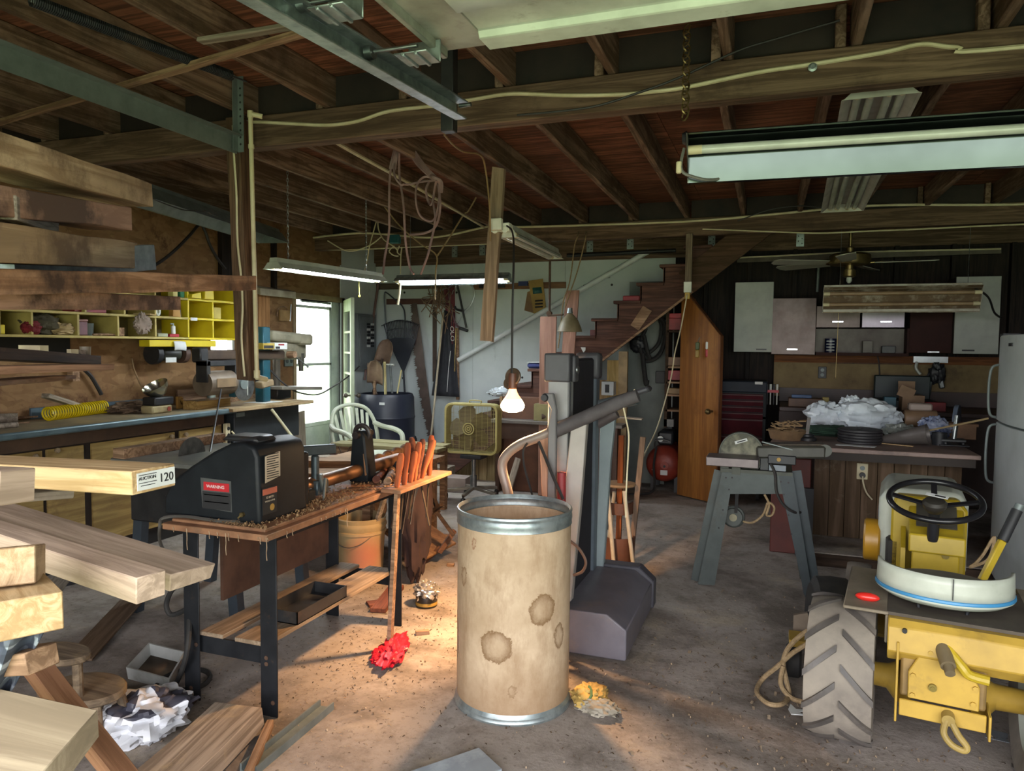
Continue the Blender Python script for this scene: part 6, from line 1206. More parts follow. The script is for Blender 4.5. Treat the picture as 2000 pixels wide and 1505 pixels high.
for k, (x, y) in enumerate(((1045,577),(1052,580))):
    T = thing('saw_blade_pack', ['brown card hanging behind the yellow package','yellow hang-card package with green label on the wall rail'][k], 'package', onw(x, y))
    pts = [(1030,570),(1055,560),(1045,612),(1024,606)] if k == 0 else [(1032,548),(1060,544),(1067,607),(1042,612)]
    w0 = [onw(px, py, .02+.02*k) for px, py in pts]; wpart(T, 'card', B().add(w0+[v+V((0,.008,0)) for v in w0], [(3,2,1,0),(4,5,6,7),(0,1,5,4),(1,2,6,5),(2,3,7,6),(3,0,4,7)]), mat('ochre_card', 'a08345', '876c36', 5, .7) if k else mat('brown_card', '8a6a45', '705436', 5, .7))
    if k:
        lw = [onw(px, py, .042) for px, py in ((1040,562),(1057,560),(1059,572),(1041,574))]; wpart(T, 'green_label', B().add(lw, [(3,2,1,0)]), mat('green_label', '1f5a58', '184846', 5, .6), solid=.001)
        for y_ in (586, 592, 598): lw = [onw(px, py, .042) for px, py in ((1045,y_),(1060,y_-1),(1060,y_+2),(1045,y_+3))]; wpart(T, 'print_line', B().add(lw, [(3,2,1,0)]), ink, solid=.001)
solow('tool_strip', 'row of small dark drill bits held on the wall rail', 'tool strip', B().bx(onw(935,0+560).x, onw(985,560).x, YB-.055, YB-.035, onw(960,562).z, onw(960,554).z), blackplastic)
solow('blue_hooks', 'blue wire hooks on the wall rail', 'hooks', B().bx(onw(1012,556).x, onw(1030,556).x, YB-.06, YB-.035, onw(1020,558).z, onw(1020,549).z), mat('hook_blue', '2b3a66', '222e52', 5, .5))
# handrail pipe
a, c = P(895, 703, Y=YB-.07), P(1268, 490, Y=YB-.07)
T = thing('handrail_pipe', 'long white pipe handrail rising along the white wall', 'handrail', a); wpart(T, 'pipe', B().cyl(a, c, .03, n=18), mat('pipe_white', 'd8dddd', 'c6cbcb', 5, .4))
for t in (.25, .8): q_ = lerp(a, c, t); wpart(T, 'bracket', B().bar(q_, V((q_.x, YB-.014, q_.z-.03)), .03, .01), galv)
solow('black_pipe', 'black pipe running under the back header', 'pipe', B().cyl(P(1108,499,Y=YB-.12), P(1320,489,Y=YB-.12), .022), blackplastic)
# stair --------------------------------------------------------------------------
sY0, sY1 = 7.2, YB-.02; n1 = P(1120, 655, Y=sY0); tread, rise = .2235, .1735
st_m = wood('stair_brown', '65463b', '4a332b', 'x', dirt='38241d', dlo=.55, dhi=.85); st_y = wood('stair_riser', '6f473b', '54342b', 'y', dirt='38241d', dlo=.55, dhi=.85)
T = thing('staircase', 'red-brown wooden staircase climbing along the white wall', 'staircase', (-2.2, sY0, 0))
k0 = -7; X = lambda k: n1.x+tread*k; Z = lambda k: n1.z+rise*k
for k in range(k0, 6):
    if Z(k) < .1: continue
    wpart(T, 'tread', B().bx(X(k)-.035, X(k+1)+.01, sY0-.03, sY1, Z(k)-.03, Z(k)), st_m, bevel=.004)
    wpart(T, 'riser', B().bx(X(k), X(k)+.018, sY0+.0, sY1, max(0, Z(k)-rise), Z(k)-.03), st_y)
poly = []
for k in range(k0, 6): poly += [(X(k)+.004, max(0, Z(k)-rise)), (X(k)+.004, Z(k)-.03)]
low = P(1128, 741, Y=sY0); hi_ = P(1480, 480, Y=sY0); slope = rise/tread
zl_ = lambda x: low.z+(x-low.x)*slope*1.0
poly += [(X(6), Z(5)-.03), (X(6), zl_(X(6)))] + [(low.x-(low.z)/slope, 0)]
poly = [(x, z) for x, z in poly]
wpart(T, 'stringer', B().prism(poly, (0, sY0, 0), (1,0,0), (0,0,1), -.035), st_m, bevel=.002)
a, c = V((low.x+.02, sY0-.012, low.z-.02)), V((hi_.x, sY0-.012, zl_(hi_.x)-.02))
wpart(T, 'lower_edge', B().bar(V((low.x, sY0-.012, zl_(low.x))), V((hi_.x+.4, sY0-.012, zl_(hi_.x+.4))), .03, .02), oldpine)
wpart(T, 'carriage', B().bar(V((X(5), sY0-.02, zl_(X(5))+.13)), V((.35, sY0-.02, zl_(.35)+.13)), .04, .24), wood('carriage_brown', '5b4232', '43301f', 'x'))
wpart(T, 'step_block', B().bar(P(1240,640,Y=sY0-.03), P(1265,602,Y=sY0-.03), .03, .1), oldpine)
q = P(1198, 700, Y=sY0+.02)
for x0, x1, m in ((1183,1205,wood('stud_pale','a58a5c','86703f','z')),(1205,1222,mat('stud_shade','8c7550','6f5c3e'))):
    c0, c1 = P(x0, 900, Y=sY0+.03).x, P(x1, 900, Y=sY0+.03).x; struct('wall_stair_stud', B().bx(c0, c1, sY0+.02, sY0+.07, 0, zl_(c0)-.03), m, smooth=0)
struct('wall_stair_panel', B().bx(P(1128,900,Y=sY0+.05).x, P(1183,900,Y=sY0+.05).x, sY0+.04, sY0+.06, 0, zl_(low.x)), wood('plank_pale', '9c8360', '7d6747', 'z'), smooth=0)
# on the steps
def onstep(k, f, y): return V((lerp(X(k), X(k+1), f), y, Z(k)))
solo('red_case', 'small red case lying on an upper stair tread', 'case', B().bx(-.1,.07,-.05,.06,0,.055), mat('faded_red_case', '9a3038', '7f2730', 5, .5), loc=onstep(2,.62,sY0+.12), bevel=.008)
bxs('small_box', 'small dark red box on a middle stair tread', 'box', onstep(0,.85,sY0+.08), (.06,.06,.06), mat('dark_red_box', '5f332f', '4b2825', 5, .6))
p = P(1033, 713, Y=sY0); T = thing('cushion', 'folded blue pad on a lower stair tread', 'pad', (p.x-.0, sY0+.02, Z(-2)+.002)); part(T, 'pad', B().bx(-.03,.16,0,.25,0,.06), mat('navy_cloth', '2b3566', '222a52', 6, .8), bevel=.02); part(T, 'paper', B().bx(-.03,.16,-.01,.25,.0,-.0) if False else B().bx(-.035,.165,-.005,.25,.06,.064), paper)
solo('metal_scroll', 'white fretted bracket on the stair string', 'bracket', B().prism([(0,0),(.05,0),(.05,.02),(.025,.05),(.05,.08),(.05,.11),(0,.11),(.03,.055)], (0,0,0), (1,0,0), (0,0,1), .004), paper, loc=P(1134,699,Y=sY0-.01))
# boards leaning on the stair
for i, (lo, hi, yy, w_, lab) in enumerate((((1068,900),(1071,618),6.95,.17,'wide pinkish board leaning on the stair, the wider one'),((1090,860),(1119,566),6.98,.13,'narrower pinkish board leaning higher on the stair'))):
    a = P(lo[0], lo[1], Y=yy-.1); a.z = 0.0; c = P(hi[0], hi[1], Y=yy); board('leaning_board', lab, 'board', a, c, w_, .022, wood('rosy_board', 'ab8371', '8e6a5a', 'x', grain=14), up=(0,-1,0), seed=90+i, wob=.008, ends=.03, group=None)
# side table with things, fan on its stool, tool bench ------------------------------------
ty = 6.75; tz_ = P(1000, 822, Y=ty).z
T = thing('side_table', 'dark desk with grey top standing below the stair', 'table', (-2.25, ty, 0))
c0 = P(958, 818, Z=tz_); x1_ = c0.x+1.35
wpart(T, 'tabletop', B().bx(c0.x, x1_, c0.y-.0, c0.y+.2, tz_-.035, tz_), mat('desk_grey', '6d665e', '57524c', 5, .5), bevel=.004)
wpart(T, 'side_panel', B().bx(c0.x+.05, c0.x+.09, c0.y+.02, c0.y+.19, 0, tz_-.036), mat('desk_brown', '52392a', '3d2a1f', 5, .6)); wpart(T, 'side_panel', B().bx(x1_-.09, x1_-.05, c0.y+.02, c0.y+.19, 0, tz_-.036), mat('desk_brown', '52392a')); wpart(T, 'back_panel', B().bx(c0.x+.05, x1_-.05, c0.y+.17, c0.y+.19, .05, tz_-.036), mat('desk_brown', '52392a'))
wpart(T, 'modesty_board', B().bx(c0.x+.09, x1_-.09, c0.y+.05, c0.y+.07, tz_-.2, tz_-.036), mat('desk_brown', '52392a'))
b = P(995, 945, Y=c0.y-.08); struct_ = board('leaning_strip', 'pale grey strip leaning on the desk front', 'wood strip', P(985,985,Y=6.3), P(1012,895,Y=6.55), .06, .02, greywood, seed=95, up=(0,-1,0))
bxs('cardboard_box', 'yellowish box standing on the desk', 'box', V((P(1058,815,Y=ty+.1).x, c0.y+.11, tz_)), (.19,.14,.17), mat('box_olive', '8b8358', '726b46', 5, .7))
T = thing('wood_mallet', 'dark mallet with pale handle on the desk', 'mallet', V((P(1055,822,Y=ty-.08).x, c0.y+.07, tz_))); part(T, 'head', B().cyl((-.06,0,.045), (.06,.03,.045), .042), mat('dark_mallet', '4a382b', '382a20', 6, .6)); part(T, 'handle', B().cyl((.0,-.0,.045), (.2,-.04,.045), .014), oldpine)
T = thing('brown_cupboard', 'tall brown cupboard side behind the fan', 'cupboard', V((P(945,900,Y=7.0).x, 7.0, 0))); 
cc0, cc1 = P(978, 900, Y=6.95), P(1030, 900, Y=6.95); wpart(T, 'body', B().bx(cc0.x, cc1.x+.3, 6.99, 7.15, 0, P(990,775,Y=6.95).z), mat('cupboard_brown', '6b4733', '513527', 5, .6), bevel=.004); wpart(T, 'edge', B().bx(cc0.x-.03, cc0.x, 6.98, 7.15, 0, P(990,775,Y=6.95).z), mat('edge_tan', '9a7b57', '7e6344'))
T = thing('bundle', 'crumpled white plastic cover on the brown cupboard', 'plastic bag', P(980,765,Y=7.05)); wpart(T, 'cover', B().blob(P(980,766,Y=7.08), (.13,.08,.05), 71, .5, 3, sharp=True), mat('white_film', 'b9c0c3', '9fa6aa', 6, .35))
# box fan
f0, f1 = P(873, 785, Y=6.4), P(975, 889, Y=6.4); fw, fh = f1.x-f0.x, f0.z-f1.z; fc = V(((f0.x+f1.x)/2, 6.4, (f0.z+f1.z)/2))
fan_c = mat('fan_cream', 'b0a468', '938852', 5, .5, 0, 0, dirt='6b5d3c', dlo=.6, dhi=.85); fan_b = mat('fan_blade_brown', '6a5a3b', '574930', 5, .6)
T = thing('box_fan', 'cream box fan with wire grille standing on an office stool', 'fan', (fc.x, fc.y, f1.z))
def rr(w_, h_, r, n=6):
    out = []
    for cx_, cz_, a0 in ((w_/2-r, h_/2-r, 0), (-w_/2+r, h_/2-r, 90), (-w_/2+r, -h_/2+r, 180), (w_/2-r, -h_/2+r, 270)):
        for k in range(n+1): a_ = math.radians(a0+90*k/n); out.append((cx_+r*math.cos(a_), cz_+r*math.sin(a_)))
    return out
po, pi_ = rr(fw, fh, .07), rr(fw-.045, fh-.045, .055); n_ = len(po); b = B()
b.add([(fc.x+x, fc.y-.06, fc.z+z) for x, z in po]+[(fc.x+x, fc.y-.06, fc.z+z) for x, z in pi_]+[(fc.x+x, fc.y+.06, fc.z+z) for x, z in po]+[(fc.x+x, fc.y+.06, fc.z+z) for x, z in pi_],
      [f for i in range(n_) for j in [(i+1) % n_] for f in ((i, j, n_+j, n_+i), (2*n_+i, 3*n_+i, 3*n_+j, 2*n_+j), (i, 2*n_+i, 2*n_+j, j), (n_+i, n_+j, 3*n_+j, 3*n_+i))])
wpart(T, 'housing', b, fan_c, bevel=.004)
for s in (-.055, .055):
    g = B()
    for k in range(34 if s < 0 else 12): z = fc.z-fh/2+.03+k*(fh-.06)/(33 if s < 0 else 11); g.bx(fc.x-fw/2+.025, fc.x+fw/2-.025, fc.y+s-.0015, fc.y+s+.0015, z-.0007, z+.0007)
    for k in range(9 if s < 0 else 8): x = fc.x-fw/2+.04+k*(fw-.08)/(8 if s < 0 else 7); g.bx(x-.0008, x+.0008, fc.y+s-.0015, fc.y+s+.0015, fc.z-fh/2+.025, fc.z+fh/2-.025)
    wpart(T, 'grille', g, fan_c, smooth=0)
wpart(T, 'badge', B().torus((fc.x-.02, fc.y-.06, fc.z), .055, .006, (0,1,0)).torus((fc.x-.02, fc.y-.06, fc.z), .033, .005, (0,1,0)).torus((fc.x-.02, fc.y-.06, fc.z), .014, .006, (0,1,0)), fan_c)
for k in range(5):
    a_ = 2*math.pi*k/5+1.85; b = B()
    pts = [(.03,-.03),(.10,-.075),(.17,-.09),(.215,-.045),(.22,.02),(.19,.075),(.12,.085),(.05,.05)]
    R = Matrix.Rotation(-a_, 4, 'Y') @ Matrix.Rotation(math.radians(22), 4, 'X'); b.prism([(x, y) for x, y in pts], (0,0,0), (1,0,0), (0,0,1), .003); b.v = [tuple(R @ V(v)+V((fc.x-.02, fc.y, fc.z))) for v in b.v]; wpart(T, 'blade', b, fan_b)
wpart(T, 'motor', B().cyl((fc.x-.02, fc.y-.03, fc.z), (fc.x-.02, fc.y+.05, fc.z), .05), fan_b); wpart(T, 'strut', B().bx(fc.x-.035, fc.x-.01, fc.y+.03, fc.y+.045, fc.z-fh/2+.02, fc.z+fh/2-.02), fan_b); wpart(T, 'handle', B().tube(curve([(fc.x-.03, fc.y, fc.z+fh/2), (fc.x-.03, fc.y, fc.z+fh/2+.025), (fc.x+.08, fc.y, fc.z+fh/2+.025), (fc.x+.08, fc.y, fc.z+fh/2)]), .006, 6), fan_c)
# stool under the fan
sc_ = P(925, 930, Y=6.42); sx_ = sc_.x; sy_ = 6.42
T = thing('office_stool', 'chrome five-star stool base on casters under the box fan', 'stool base', (sx_, sy_, 0))
part(T, 'seat_plate', B().bx(-.11,.11,-.09,.09, f1.z-.045, f1.z-.003), blackplastic, bevel=.008); part(T, 'column', B().cyl((0,0,.10), (0,0,.24), .032).cyl((0,0,.24), (0,0,f1.z-.04), .02), steel)
for k in range(5):
    a_ = math.radians(200+72*k); e_ = V((.27*math.cos(a_), .27*math.sin(a_), .09)); l_ = part(T, 'leg', B().bar((0,0,.12), e_, .035, .03), mat('worn_chrome', '9f9a8f', '847f75', 8, .35, .7), bevel=.004)
    part(l_, 'caster', B().cyl(e_+V((-.012,0,-.055)), e_+V((.012,0,-.055)), .034).cyl(e_, e_+V((0,0,-.05)), .008), rubber)
# plastic garden chair
cp = P(700, 830, Y=6.45); T = thing('plastic_chair', 'white plastic garden chair with slatted back behind the lathe', 'chair', (-3.9, 6.4, 0), rz=math.radians(-118))
pc = mat('aged_white_plastic', 'c3c9b4', 'acb39d', 5, .45)
def cw(v): return v
sh = .42
part(T, 'seat', B().grid(lambda u, v: (lerp(-.23,.23,u), lerp(-.2,.26,v), sh-.02*math.sin(math.pi*u)-.015*math.sin(math.pi*v)), 10, 10), pc, solid=.008)
part(T, 'seat_skirt', B().bx(-.235,-.225,-.2,.26,sh-.05,sh).bx(.225,.235,-.2,.26,sh-.05,sh).bx(-.235,.235,.255,.265,sh-.05,sh), pc)
def arc(h, w_, y0, n=18): return [(w_*math.cos(t), y0-.0-.06*math.sin(t), sh+h*math.sin(t)) for t in [math.pi*k/n for k in range(n+1)]]
part(T, 'back_rim', B().tube(curve([(-.25,-.17,sh-.02),(-.26,-.24,sh+.2),(-.2,-.3,sh+.37),(-.08,-.325,sh+.43),(.08,-.325,sh+.43),(.2,-.3,sh+.37),(.26,-.24,sh+.2),(.25,-.17,sh-.02)], 6), .020, 10), pc)
for k in range(7): x = -.18+k*.06; zt_ = sh+.42-.9*x*x*2.2; part(T, 'back_slat', B().bar((x*.8, -.2, sh), (x*1.05, -.305, zt_-.01), .034, .008, (0,1,0)), pc, bevel=.002)
for s in (-1, 1):
    part(T, 'arm', B().tube(curve([(.25*s,-.26,sh+.24),(.28*s,-.14,sh+.21),(.29*s,.05,sh+.2),(.285*s,.2,sh+.17),(.275*s,.25,sh+.1),(.27*s,.26,sh-.1)], 6), .026, 10), pc)
    for yy in (-1, 1): part(T, 'leg', B().tube([(.235*s, .24*yy if yy > 0 else -.2, sh-.02), (.265*s, .29*yy if yy > 0 else -.27, 0)], [.034,.024], 10), pc)
# low plank bench before the chair, with red stool
b0, b1 = P(655, 862, Y=5.7), P(862, 856, Y=5.7)
T = thing('plank_bench', 'low bench of pale weathered planks behind the lathe', 'bench', ((b0.x+b1.x)/2, 5.7, 0))
for k in range(2): wpart(T, 'plank', B().bx(b0.x+.05*k, b1.x-.04*k, 5.62+k*.2, 5.80+k*.2, b0.z-.03, b0.z+.004*k), wood('plank_yellowed', 'a29a72', '857d58', 'x', dirt='6b6245'), bevel=.003)
wpart(T, 'apron', B().bx(b0.x+.02, b1.x-.02, 5.64, 5.67, b0.z-.1, b0.z-.031), oldpine)
for x in (b0.x+.08, b1.x-.12): wpart(T, 'leg', B().bx(x, x+.05, 5.65, 5.71, 0, b0.z-.03), oldpine); wpart(T, 'leg', B().bx(x, x+.05, 5.92, 5.98, 0, b0.z-.03), oldpine)
wpart(T, 'brace_scroll', B().tube(curve([P(x, y, Y=5.62) for x, y in ((662,872),(668,885),(678,882),(686,872),(694,884),(704,878))]), .006, 6), rustm)
solow('red_stool', 'dark red ribbed post beside the storm door', 'post', B().rev([(0,0),(.06,0)]+[(.055+.008*(k % 2), .03*k) for k in range(17)]+[(0,.5)], (P(655,900,Y=6.3).x, 6.3, 0)), mat('dark_red_paint', '5a2a2a', '461f20', 6, .6))
solow('enamel_pan', 'white enamel basin lying under the plank bench', 'basin', B().blob(P(742,887,Z=.65), (.17,.12,.03), 3, .08, 1.2), mat('aged_white_plastic', 'c3c9b4'))
T = thing('blue_crate', 'stack of pale timbers and offcuts behind the lathe', 'timber stack', P(640,905,Y=4.6)); 
bpy.data.objects.remove(T)
for i, (x0, y0, x1, y1, Y_, w_, t_, m) in enumerate(((548,905,700,893,4.3,.16,.07,oldpine),(560,895,690,880,4.9,.1,.05,greywood),(600,915,700,905,4.4,.3,.015,wood('cream_panel','b3a588','968a6e','x')))):
    a, c = P(x0, y0, Y=Y_), P(x1, y1, Y=Y_+.2); c.z = a.z = max(a.z, .05); board('stacked_board', ['dark tan beam behind the lathe bed','thin greyed board above the tan beam','cream panel lying behind the tailstock'][i], 'board', a, c, w_, t_, m, seed=100+i)
solow('sorting_bench', 'low rough table under the boards behind the lathe', 'table', B().bx(-3.25,-2.45,4.1,5.2,.58,.62).bx(-3.2,-3.14,4.15,4.21,0,.58).bx(-2.56,-2.5,4.15,4.21,0,.58).bx(-3.2,-3.14,5.1,5.16,0,.58).bx(-2.56,-2.5,5.1,5.16,0,.58), oldpine)
# stuff on the floor by the fan
bxs('carton', 'pinkish white carton on the floor beside the stool base', 'box', V((P(893,940,Y=6.75).x, 6.75, 0)), (.24,.2,.15), mat('pinkish_carton', '9b8c85', '82746d', 5, .7), rz=.1)
bxs('wooden_crate', 'low grey crate behind the carton', 'crate', V((P(857,925,Y=7.0).x, 7.0, 0)), (.3,.2,.2), greywood)
solo('green_rope', 'tangled teal rope on the floor before the stool base', 'rope', B().tube([(.16*math.sin(k*1.7)*(.4+.6*abs(math.sin(k*.3))), .12*math.cos(k*2.3), .012+.01*(k % 3)) for k in range(60)], .006, 5), mat('teal_rope', '35777a', '285c5f', 8, .8), loc=onf(862,945)+V((0,0,.0)))
T = thing('wooden_barrel', 'pale upright staves of an old box under the fan', 'box', V((P(935,930,Y=7.4).x, 7.4, 0)))
for k in range(6): part(T, 'stave', B().bx(-.3+k*.1, -.205+k*.1, 0, .03, 0, .42), wood('stave_cream', 'a8946f', '8b7855', 'z'))
# chair pushed over behind the lathe bench
T = thing('fallen_chair', 'brown wooden chair lying tipped over behind the drum', 'chair', onf(815,1060)); fb = wood('fallen_brown', '7d5a44', '5d4131', 'x')
def q3(x, y, z): return onf(x, y, z)
def P5(x, y, Y=4.5): return P(x, y, Y=Y)
wpart(T, 'seat', B().bar(P5(782,1022,4.55), P5(858,1078,4.45), .34, .02, (.5,-.3,.8)), wood('fallen_seat', '94714f', '75573c', 'x'), bevel=.004)
for a, c in (((775,1035),(808,1110)),((858,1078),(888,1035)),((812,1112),(860,1068)),((790,1090),(812,1108))): wpart(T, 'rail', B().bar(P5(*a, 4.4), P5(*c, 4.45), .035, .03), fb)
wpart(T, 'side', B().prism([(P5(x,y).x, P5(x,y).z) for x, y in ((780,1040),(810,1060),(812,1090),(800,1112),(780,1090))], (0,4.5,0), (1,0,0), (0,0,1), .02), fb)
T = thing('folding_trestle', 'dark folding trestle leaning behind the chisel rack', 'trestle', onf(850,1020)); dk = wood('trestle_dark', '4a3a2e', '352921', 'x')
for a, c in (((838,940),(856,1000)),((832,1005),(862,985)),((852,998),(886,1045)),((862,985),(830,1010)),((845,935),(775,1010))): wpart(T, 'bar', B().bar(P5(*a, 4.3), P5(*c, 4.35), .035, .022), dk if a != (845,935) else redwood)
solow('plywood_disc', 'round tan plywood disc leaning behind the bucket', 'disc', B().rev([(0,0),(.13,0),(.13,.012),(0,.012)], P(725,990,Y=4.95), (.2,-1,.3)), oldpine)
solow('dark_fabric', 'dark cloth sack hanging below the chisel rack', 'sack', B().blob(P(812,985,Y=4.0)+V((0,0,-.05)), (.1,.09,.42), 83, .25, flat=.0), mat('dark_maroon_sack', '3b2a28', '2d201f', 8, .9))

# ================================================================ right: under-stair store, kitchen, sander, tractor, fridge
# slanted store door
a = P(1322, 968, Z=0); c = P(1398, 986, Z=0)
tl_, tm, tr_ = P(1334, 577, Y=a.y), P(1346, 575, Y=lerp(a.y, c.y, .16)), P(1411, 655, Y=c.y)
T = thing('door_3', 'orange-brown slanted plywood door standing open under the stair', 'door', (a.x, a.y, 0)); T['kind'] = 'structure'
u = (V((c.x, c.y, 0))-V((a.x, a.y, 0))); W_ = u.length; u.normalize()
doorm = wood('varnished_orange_door', '96642f', '7c4d22', 'z', grain=10, rough=.5, dirt='5c3519', dlo=.55, dhi=.9)
wpart(T, 'leaf', B().prism([(0,.015),(W_,.015),(W_,tr_.z),(W_*.16,tm.z),(0,tm.z)], (a.x, a.y, 0), u, (0,0,1), -.035), doorm, bevel=.002)
wpart(T, 'edge_strip', B().prism([(W_,.015),(W_+.012,.015),(W_+.012,tr_.z-.005),(W_*.17,tm.z+.012),(W_*.16,tm.z),(W_,tr_.z)], (a.x, a.y, 0), u, (0,0,1), -.036), wood('door_edge', '6b4327', '4e2f1a', 'z'))
kp = P(1391, 803, Y=c.y+.02); nrm = V((u.y, -u.x, 0))
wpart(T, 'knob', B().cyl(kp, kp+nrm*.05, .012).ball(kp+nrm*.06, .028, 16, 10), brass, bevel=0)
for x, y, m1, m2, lab in ((1365, 683, mat('tool_olive', '4d5a35', '3c472a'), mat('tool_gold', '9a7d35', '7d6529'), 'small gold tool hung on the slanted door'), (1385, 682, paper, mat('bright_red', 'b02632'), 'red and white tube hung on the slanted door')):
    p = P(x, y, Y=lerp(a.y, c.y, .6)); p += nrm*.02
    T2 = thing('hanging_tool', lab, 'tool', p); part(T2, 'upper', B().bx(-.02,.02,-.015,.01,0,.075), m1, bevel=.008); part(T2, 'lower', B().bx(-.02,.02,-.015,.01,-.075,0), m2, bevel=.008); part(T2, 'hook', B().tube(curve([(0,0,.075),(.01,-.0,.1),(.02,.0,.12)]), .003, 5), steel)
# store under the stair: grey sheet with the drywall's shade in its colour, shelf with cases, hoses, compressor
struct('wall_store_shaded_drywall', B().bx(P(1225,800,Y=7.95).x, P(1300,800,Y=7.95).x, 7.95, 7.97, 0, 2.2), mat('store_shade_grey', '6f7570', '5c625d', 4, .7), smooth=0)
sx0, sx1 = P(1300, 800, Y=7.6).x, P(1345, 800, Y=7.6).x
T = thing('store_shelf', 'narrow dark shelf of cases under the stair', 'shelf', ((sx0+sx1)/2, 7.6, 0)); dkw = wood('store_shelf_wood', '4b3826', '35271b', 'x')
for y_ in (645, 715, 745, 770, 800): z = P(1320, y_, Y=7.6).z; wpart(T, 'shelf_board', B().bx(sx0, sx1, 7.6, 7.9, z-.02, z), oldpine if y_ > 700 else dkw)
for x in (sx0, sx1): wpart(T, 'upright', B().bx(x-.015, x+.015, 7.6, 7.9, .66, 2.0), dkw)
for y_, h, m, lab in ((644,.12,redm,'red case on the upper store shelf'),(627,.05,mat('bright_red', 'b02632'),'small red packet on top of the red case'),(714,.09,mat('brown_parcel','7a5a42','62462f'),'brown parcel on the store shelf'),(742,.1,mat('red_white_box','8e2f33','74252a'),'red and white box on the middle store shelf'),(769,.06,mat('tan_parcel','8a6d46','6f5636'),'tan box on the low store shelf')):
    p = P(1316, y_, Y=7.62); z = p.z if y_ != 627 else P(1316,644,Y=7.6).z+.121
    bxs('storage_case', lab, 'case', V((p.x+.02, 7.68, z)), (.16,.14,h), m)
solow('white_label_box', 'grey box with a pale label low on the store shelf', 'box', B().bx(P(1297,830,Y=7.62).x, P(1316,830,Y=7.62).x, 7.6, 7.7, P(1300,832,Y=7.62).z, P(1300,818,Y=7.62).z), mat('dull_silver', '7b7a74', '65645f'))
b = B()
for i, pts in enumerate((((1262,640),(1252,670),(1262,690),(1285,672),(1292,640),(1288,620)),((1258,655),(1270,700),(1288,690),(1298,660),(1294,620)),((1250,680),(1262,705),(1290,690),(1300,640),(1285,615)),((1255,690),(1258,720),(1262,750),(1264,742)))):
    b.tube(curve([P(x, y, Y=7.85-.03*i) for x, y in pts]), .02 if i < 3 else .025, 8)
solow('coiled_hose', 'thick black hose coiled and hung under the stair', 'hose', b, rubber)
solow('black_pouch', 'black pouch hanging behind the coiled hose', 'pouch', B().blob(P(1245,672,Y=7.85), (.08,.05,.09), 5, .2), blackplastic)
bxs('wall_outlet_box', 'black outlet box on the shade-grey store wall', 'outlet', V((P(1290,734,Y=7.93).x, 7.93, P(1290,748,Y=7.93).z)), (.1,.03,.13), blackplastic)
cp = P(1297, 905, Y=7.5); R_ = .185
T = thing('air_compressor', 'red air compressor tank lying under the stair', 'compressor', (cp.x, cp.y, 0))
part(T, 'tank', B().rev([(0,-.06),(.09,-.05),(.15,-.02),(.18,.03),(R_,.08),(R_,.5),(.12,.58),(0,.6)], (0,-.05,cp.z), (0,1,0), 36), mat('tank_red', '8a3526', '6f2a1e', 8, .45, .1, 0, dirt='4a241a', dlo=.55, dhi=.85))
part(T, 'valve_plate', B().cyl((.02,-.115,cp.z), (.02,-.105,cp.z), .04), mat('tank_red', '8a3526')); part(T, 'port', B().cyl((.02,-.125,cp.z-.01), (.02,-.11,cp.z-.01), .012), blackplastic)
part(T, 'sticker', B().bx(-.02,.05,-.112,-.106,cp.z-.1,cp.z-.05), paper); part(T, 'sticker', B().bx(-.11,-.08,-.085,-.075,cp.z-.06,cp.z-.03), paper)
part(T, 'motor', B().bx(-.08,.08,.05,.35,cp.z+R_,cp.z+R_+.14), black, bevel=.02); part(T, 'gauge', B().cyl((-.04,-.02,cp.z+R_+.07), (-.04,0,cp.z+R_+.07), .03), steel); part(T, 'pipework', B().tube(curve([(-.1,0,cp.z+R_-.03),(-.09,-.03,cp.z+R_+.05),(-.02,-.04,cp.z+R_+.07),(.06,-.03,cp.z+R_+.05)]), .01, 6), steel)
part(T, 'hose', B().tube(curve([(-.06,-.14,cp.z+R_),(-.08,-.16,cp.z),(-.07,-.15,cp.z-R_),(-.1,-.2,.03),(-.3,-.3,.015)]), .012, 6), rubber)
for s in (-1, 1):
    for y in (.05,.4): part(T, 'foot', B().bx(.12*s-.02,.12*s+.02,y-.02,y+.02,0,cp.z-.12), black)
cable('power_cable', 'thin pale cord running down from the outlet board to the stool', [P(x, y, Y=Y_) for x, y, Y_ in ((1342,575,6.8),(1330,640,6.7),(1318,690,6.5),(1310,740,6.4),(1285,830,6.0),(1262,880,5.4),(1250,905,5.0))], .006, cablewhite, cat='cord')
T = thing('slat_stand', 'narrow stand topped with pale slats behind the stool', 'stand', onf(1215,1000)); sA, sB = P(1180,812,Y=5.8), P(1255,818,Y=5.8); wpart(T, 'slat', B().bar(sA, sB, .08, .012), greywood); wpart(T, 'leg', B().cyl((sA.x+.05, 5.8, 0), sA+V((.05,0,-.006)), .012), black)
# red tool chest -------------------------------------------------------------------
t0, t1 = P(1408, 745, Y=7.4), P(1498, 745, Y=7.4)
T = thing('tool_chest', 'dark red rolling tool chest with stacked drawers behind the door', 'tool chest', ((t0.x+t1.x)/2, 7.6, 0))
ch = mat('chest_grey', '2c3031', '232627', 6, .7, 0, spec=.2); chr_ = mat('chest_red', '45121a', '340d13', 6, .75, 0, spec=.15); trim_ = mat('drawer_trim', '5a4646', '473737', 6, .7, 0, spec=.2)
z1, z2, z3, z0 = t0.z, P(1450, 811, Y=7.4).z, P(1450, 818, Y=7.4).z, .12
wpart(T, 'upper_box', B().bx(t0.x, t1.x, 7.42, 7.85, z3, z1), ch, bevel=.006); wpart(T, 'lower_box', B().bx(t0.x, t1.x, 7.42, 7.85, z0, z2), ch, bevel=.006); wpart(T, 'lid', B().bx(t0.x-.005, t1.x+.005, 7.405, 7.85, z1-.1, z1+.01), mat('lid_blue_grey', '252b35', '1d222a', 6, .6, 0, spec=.25), bevel=.01)
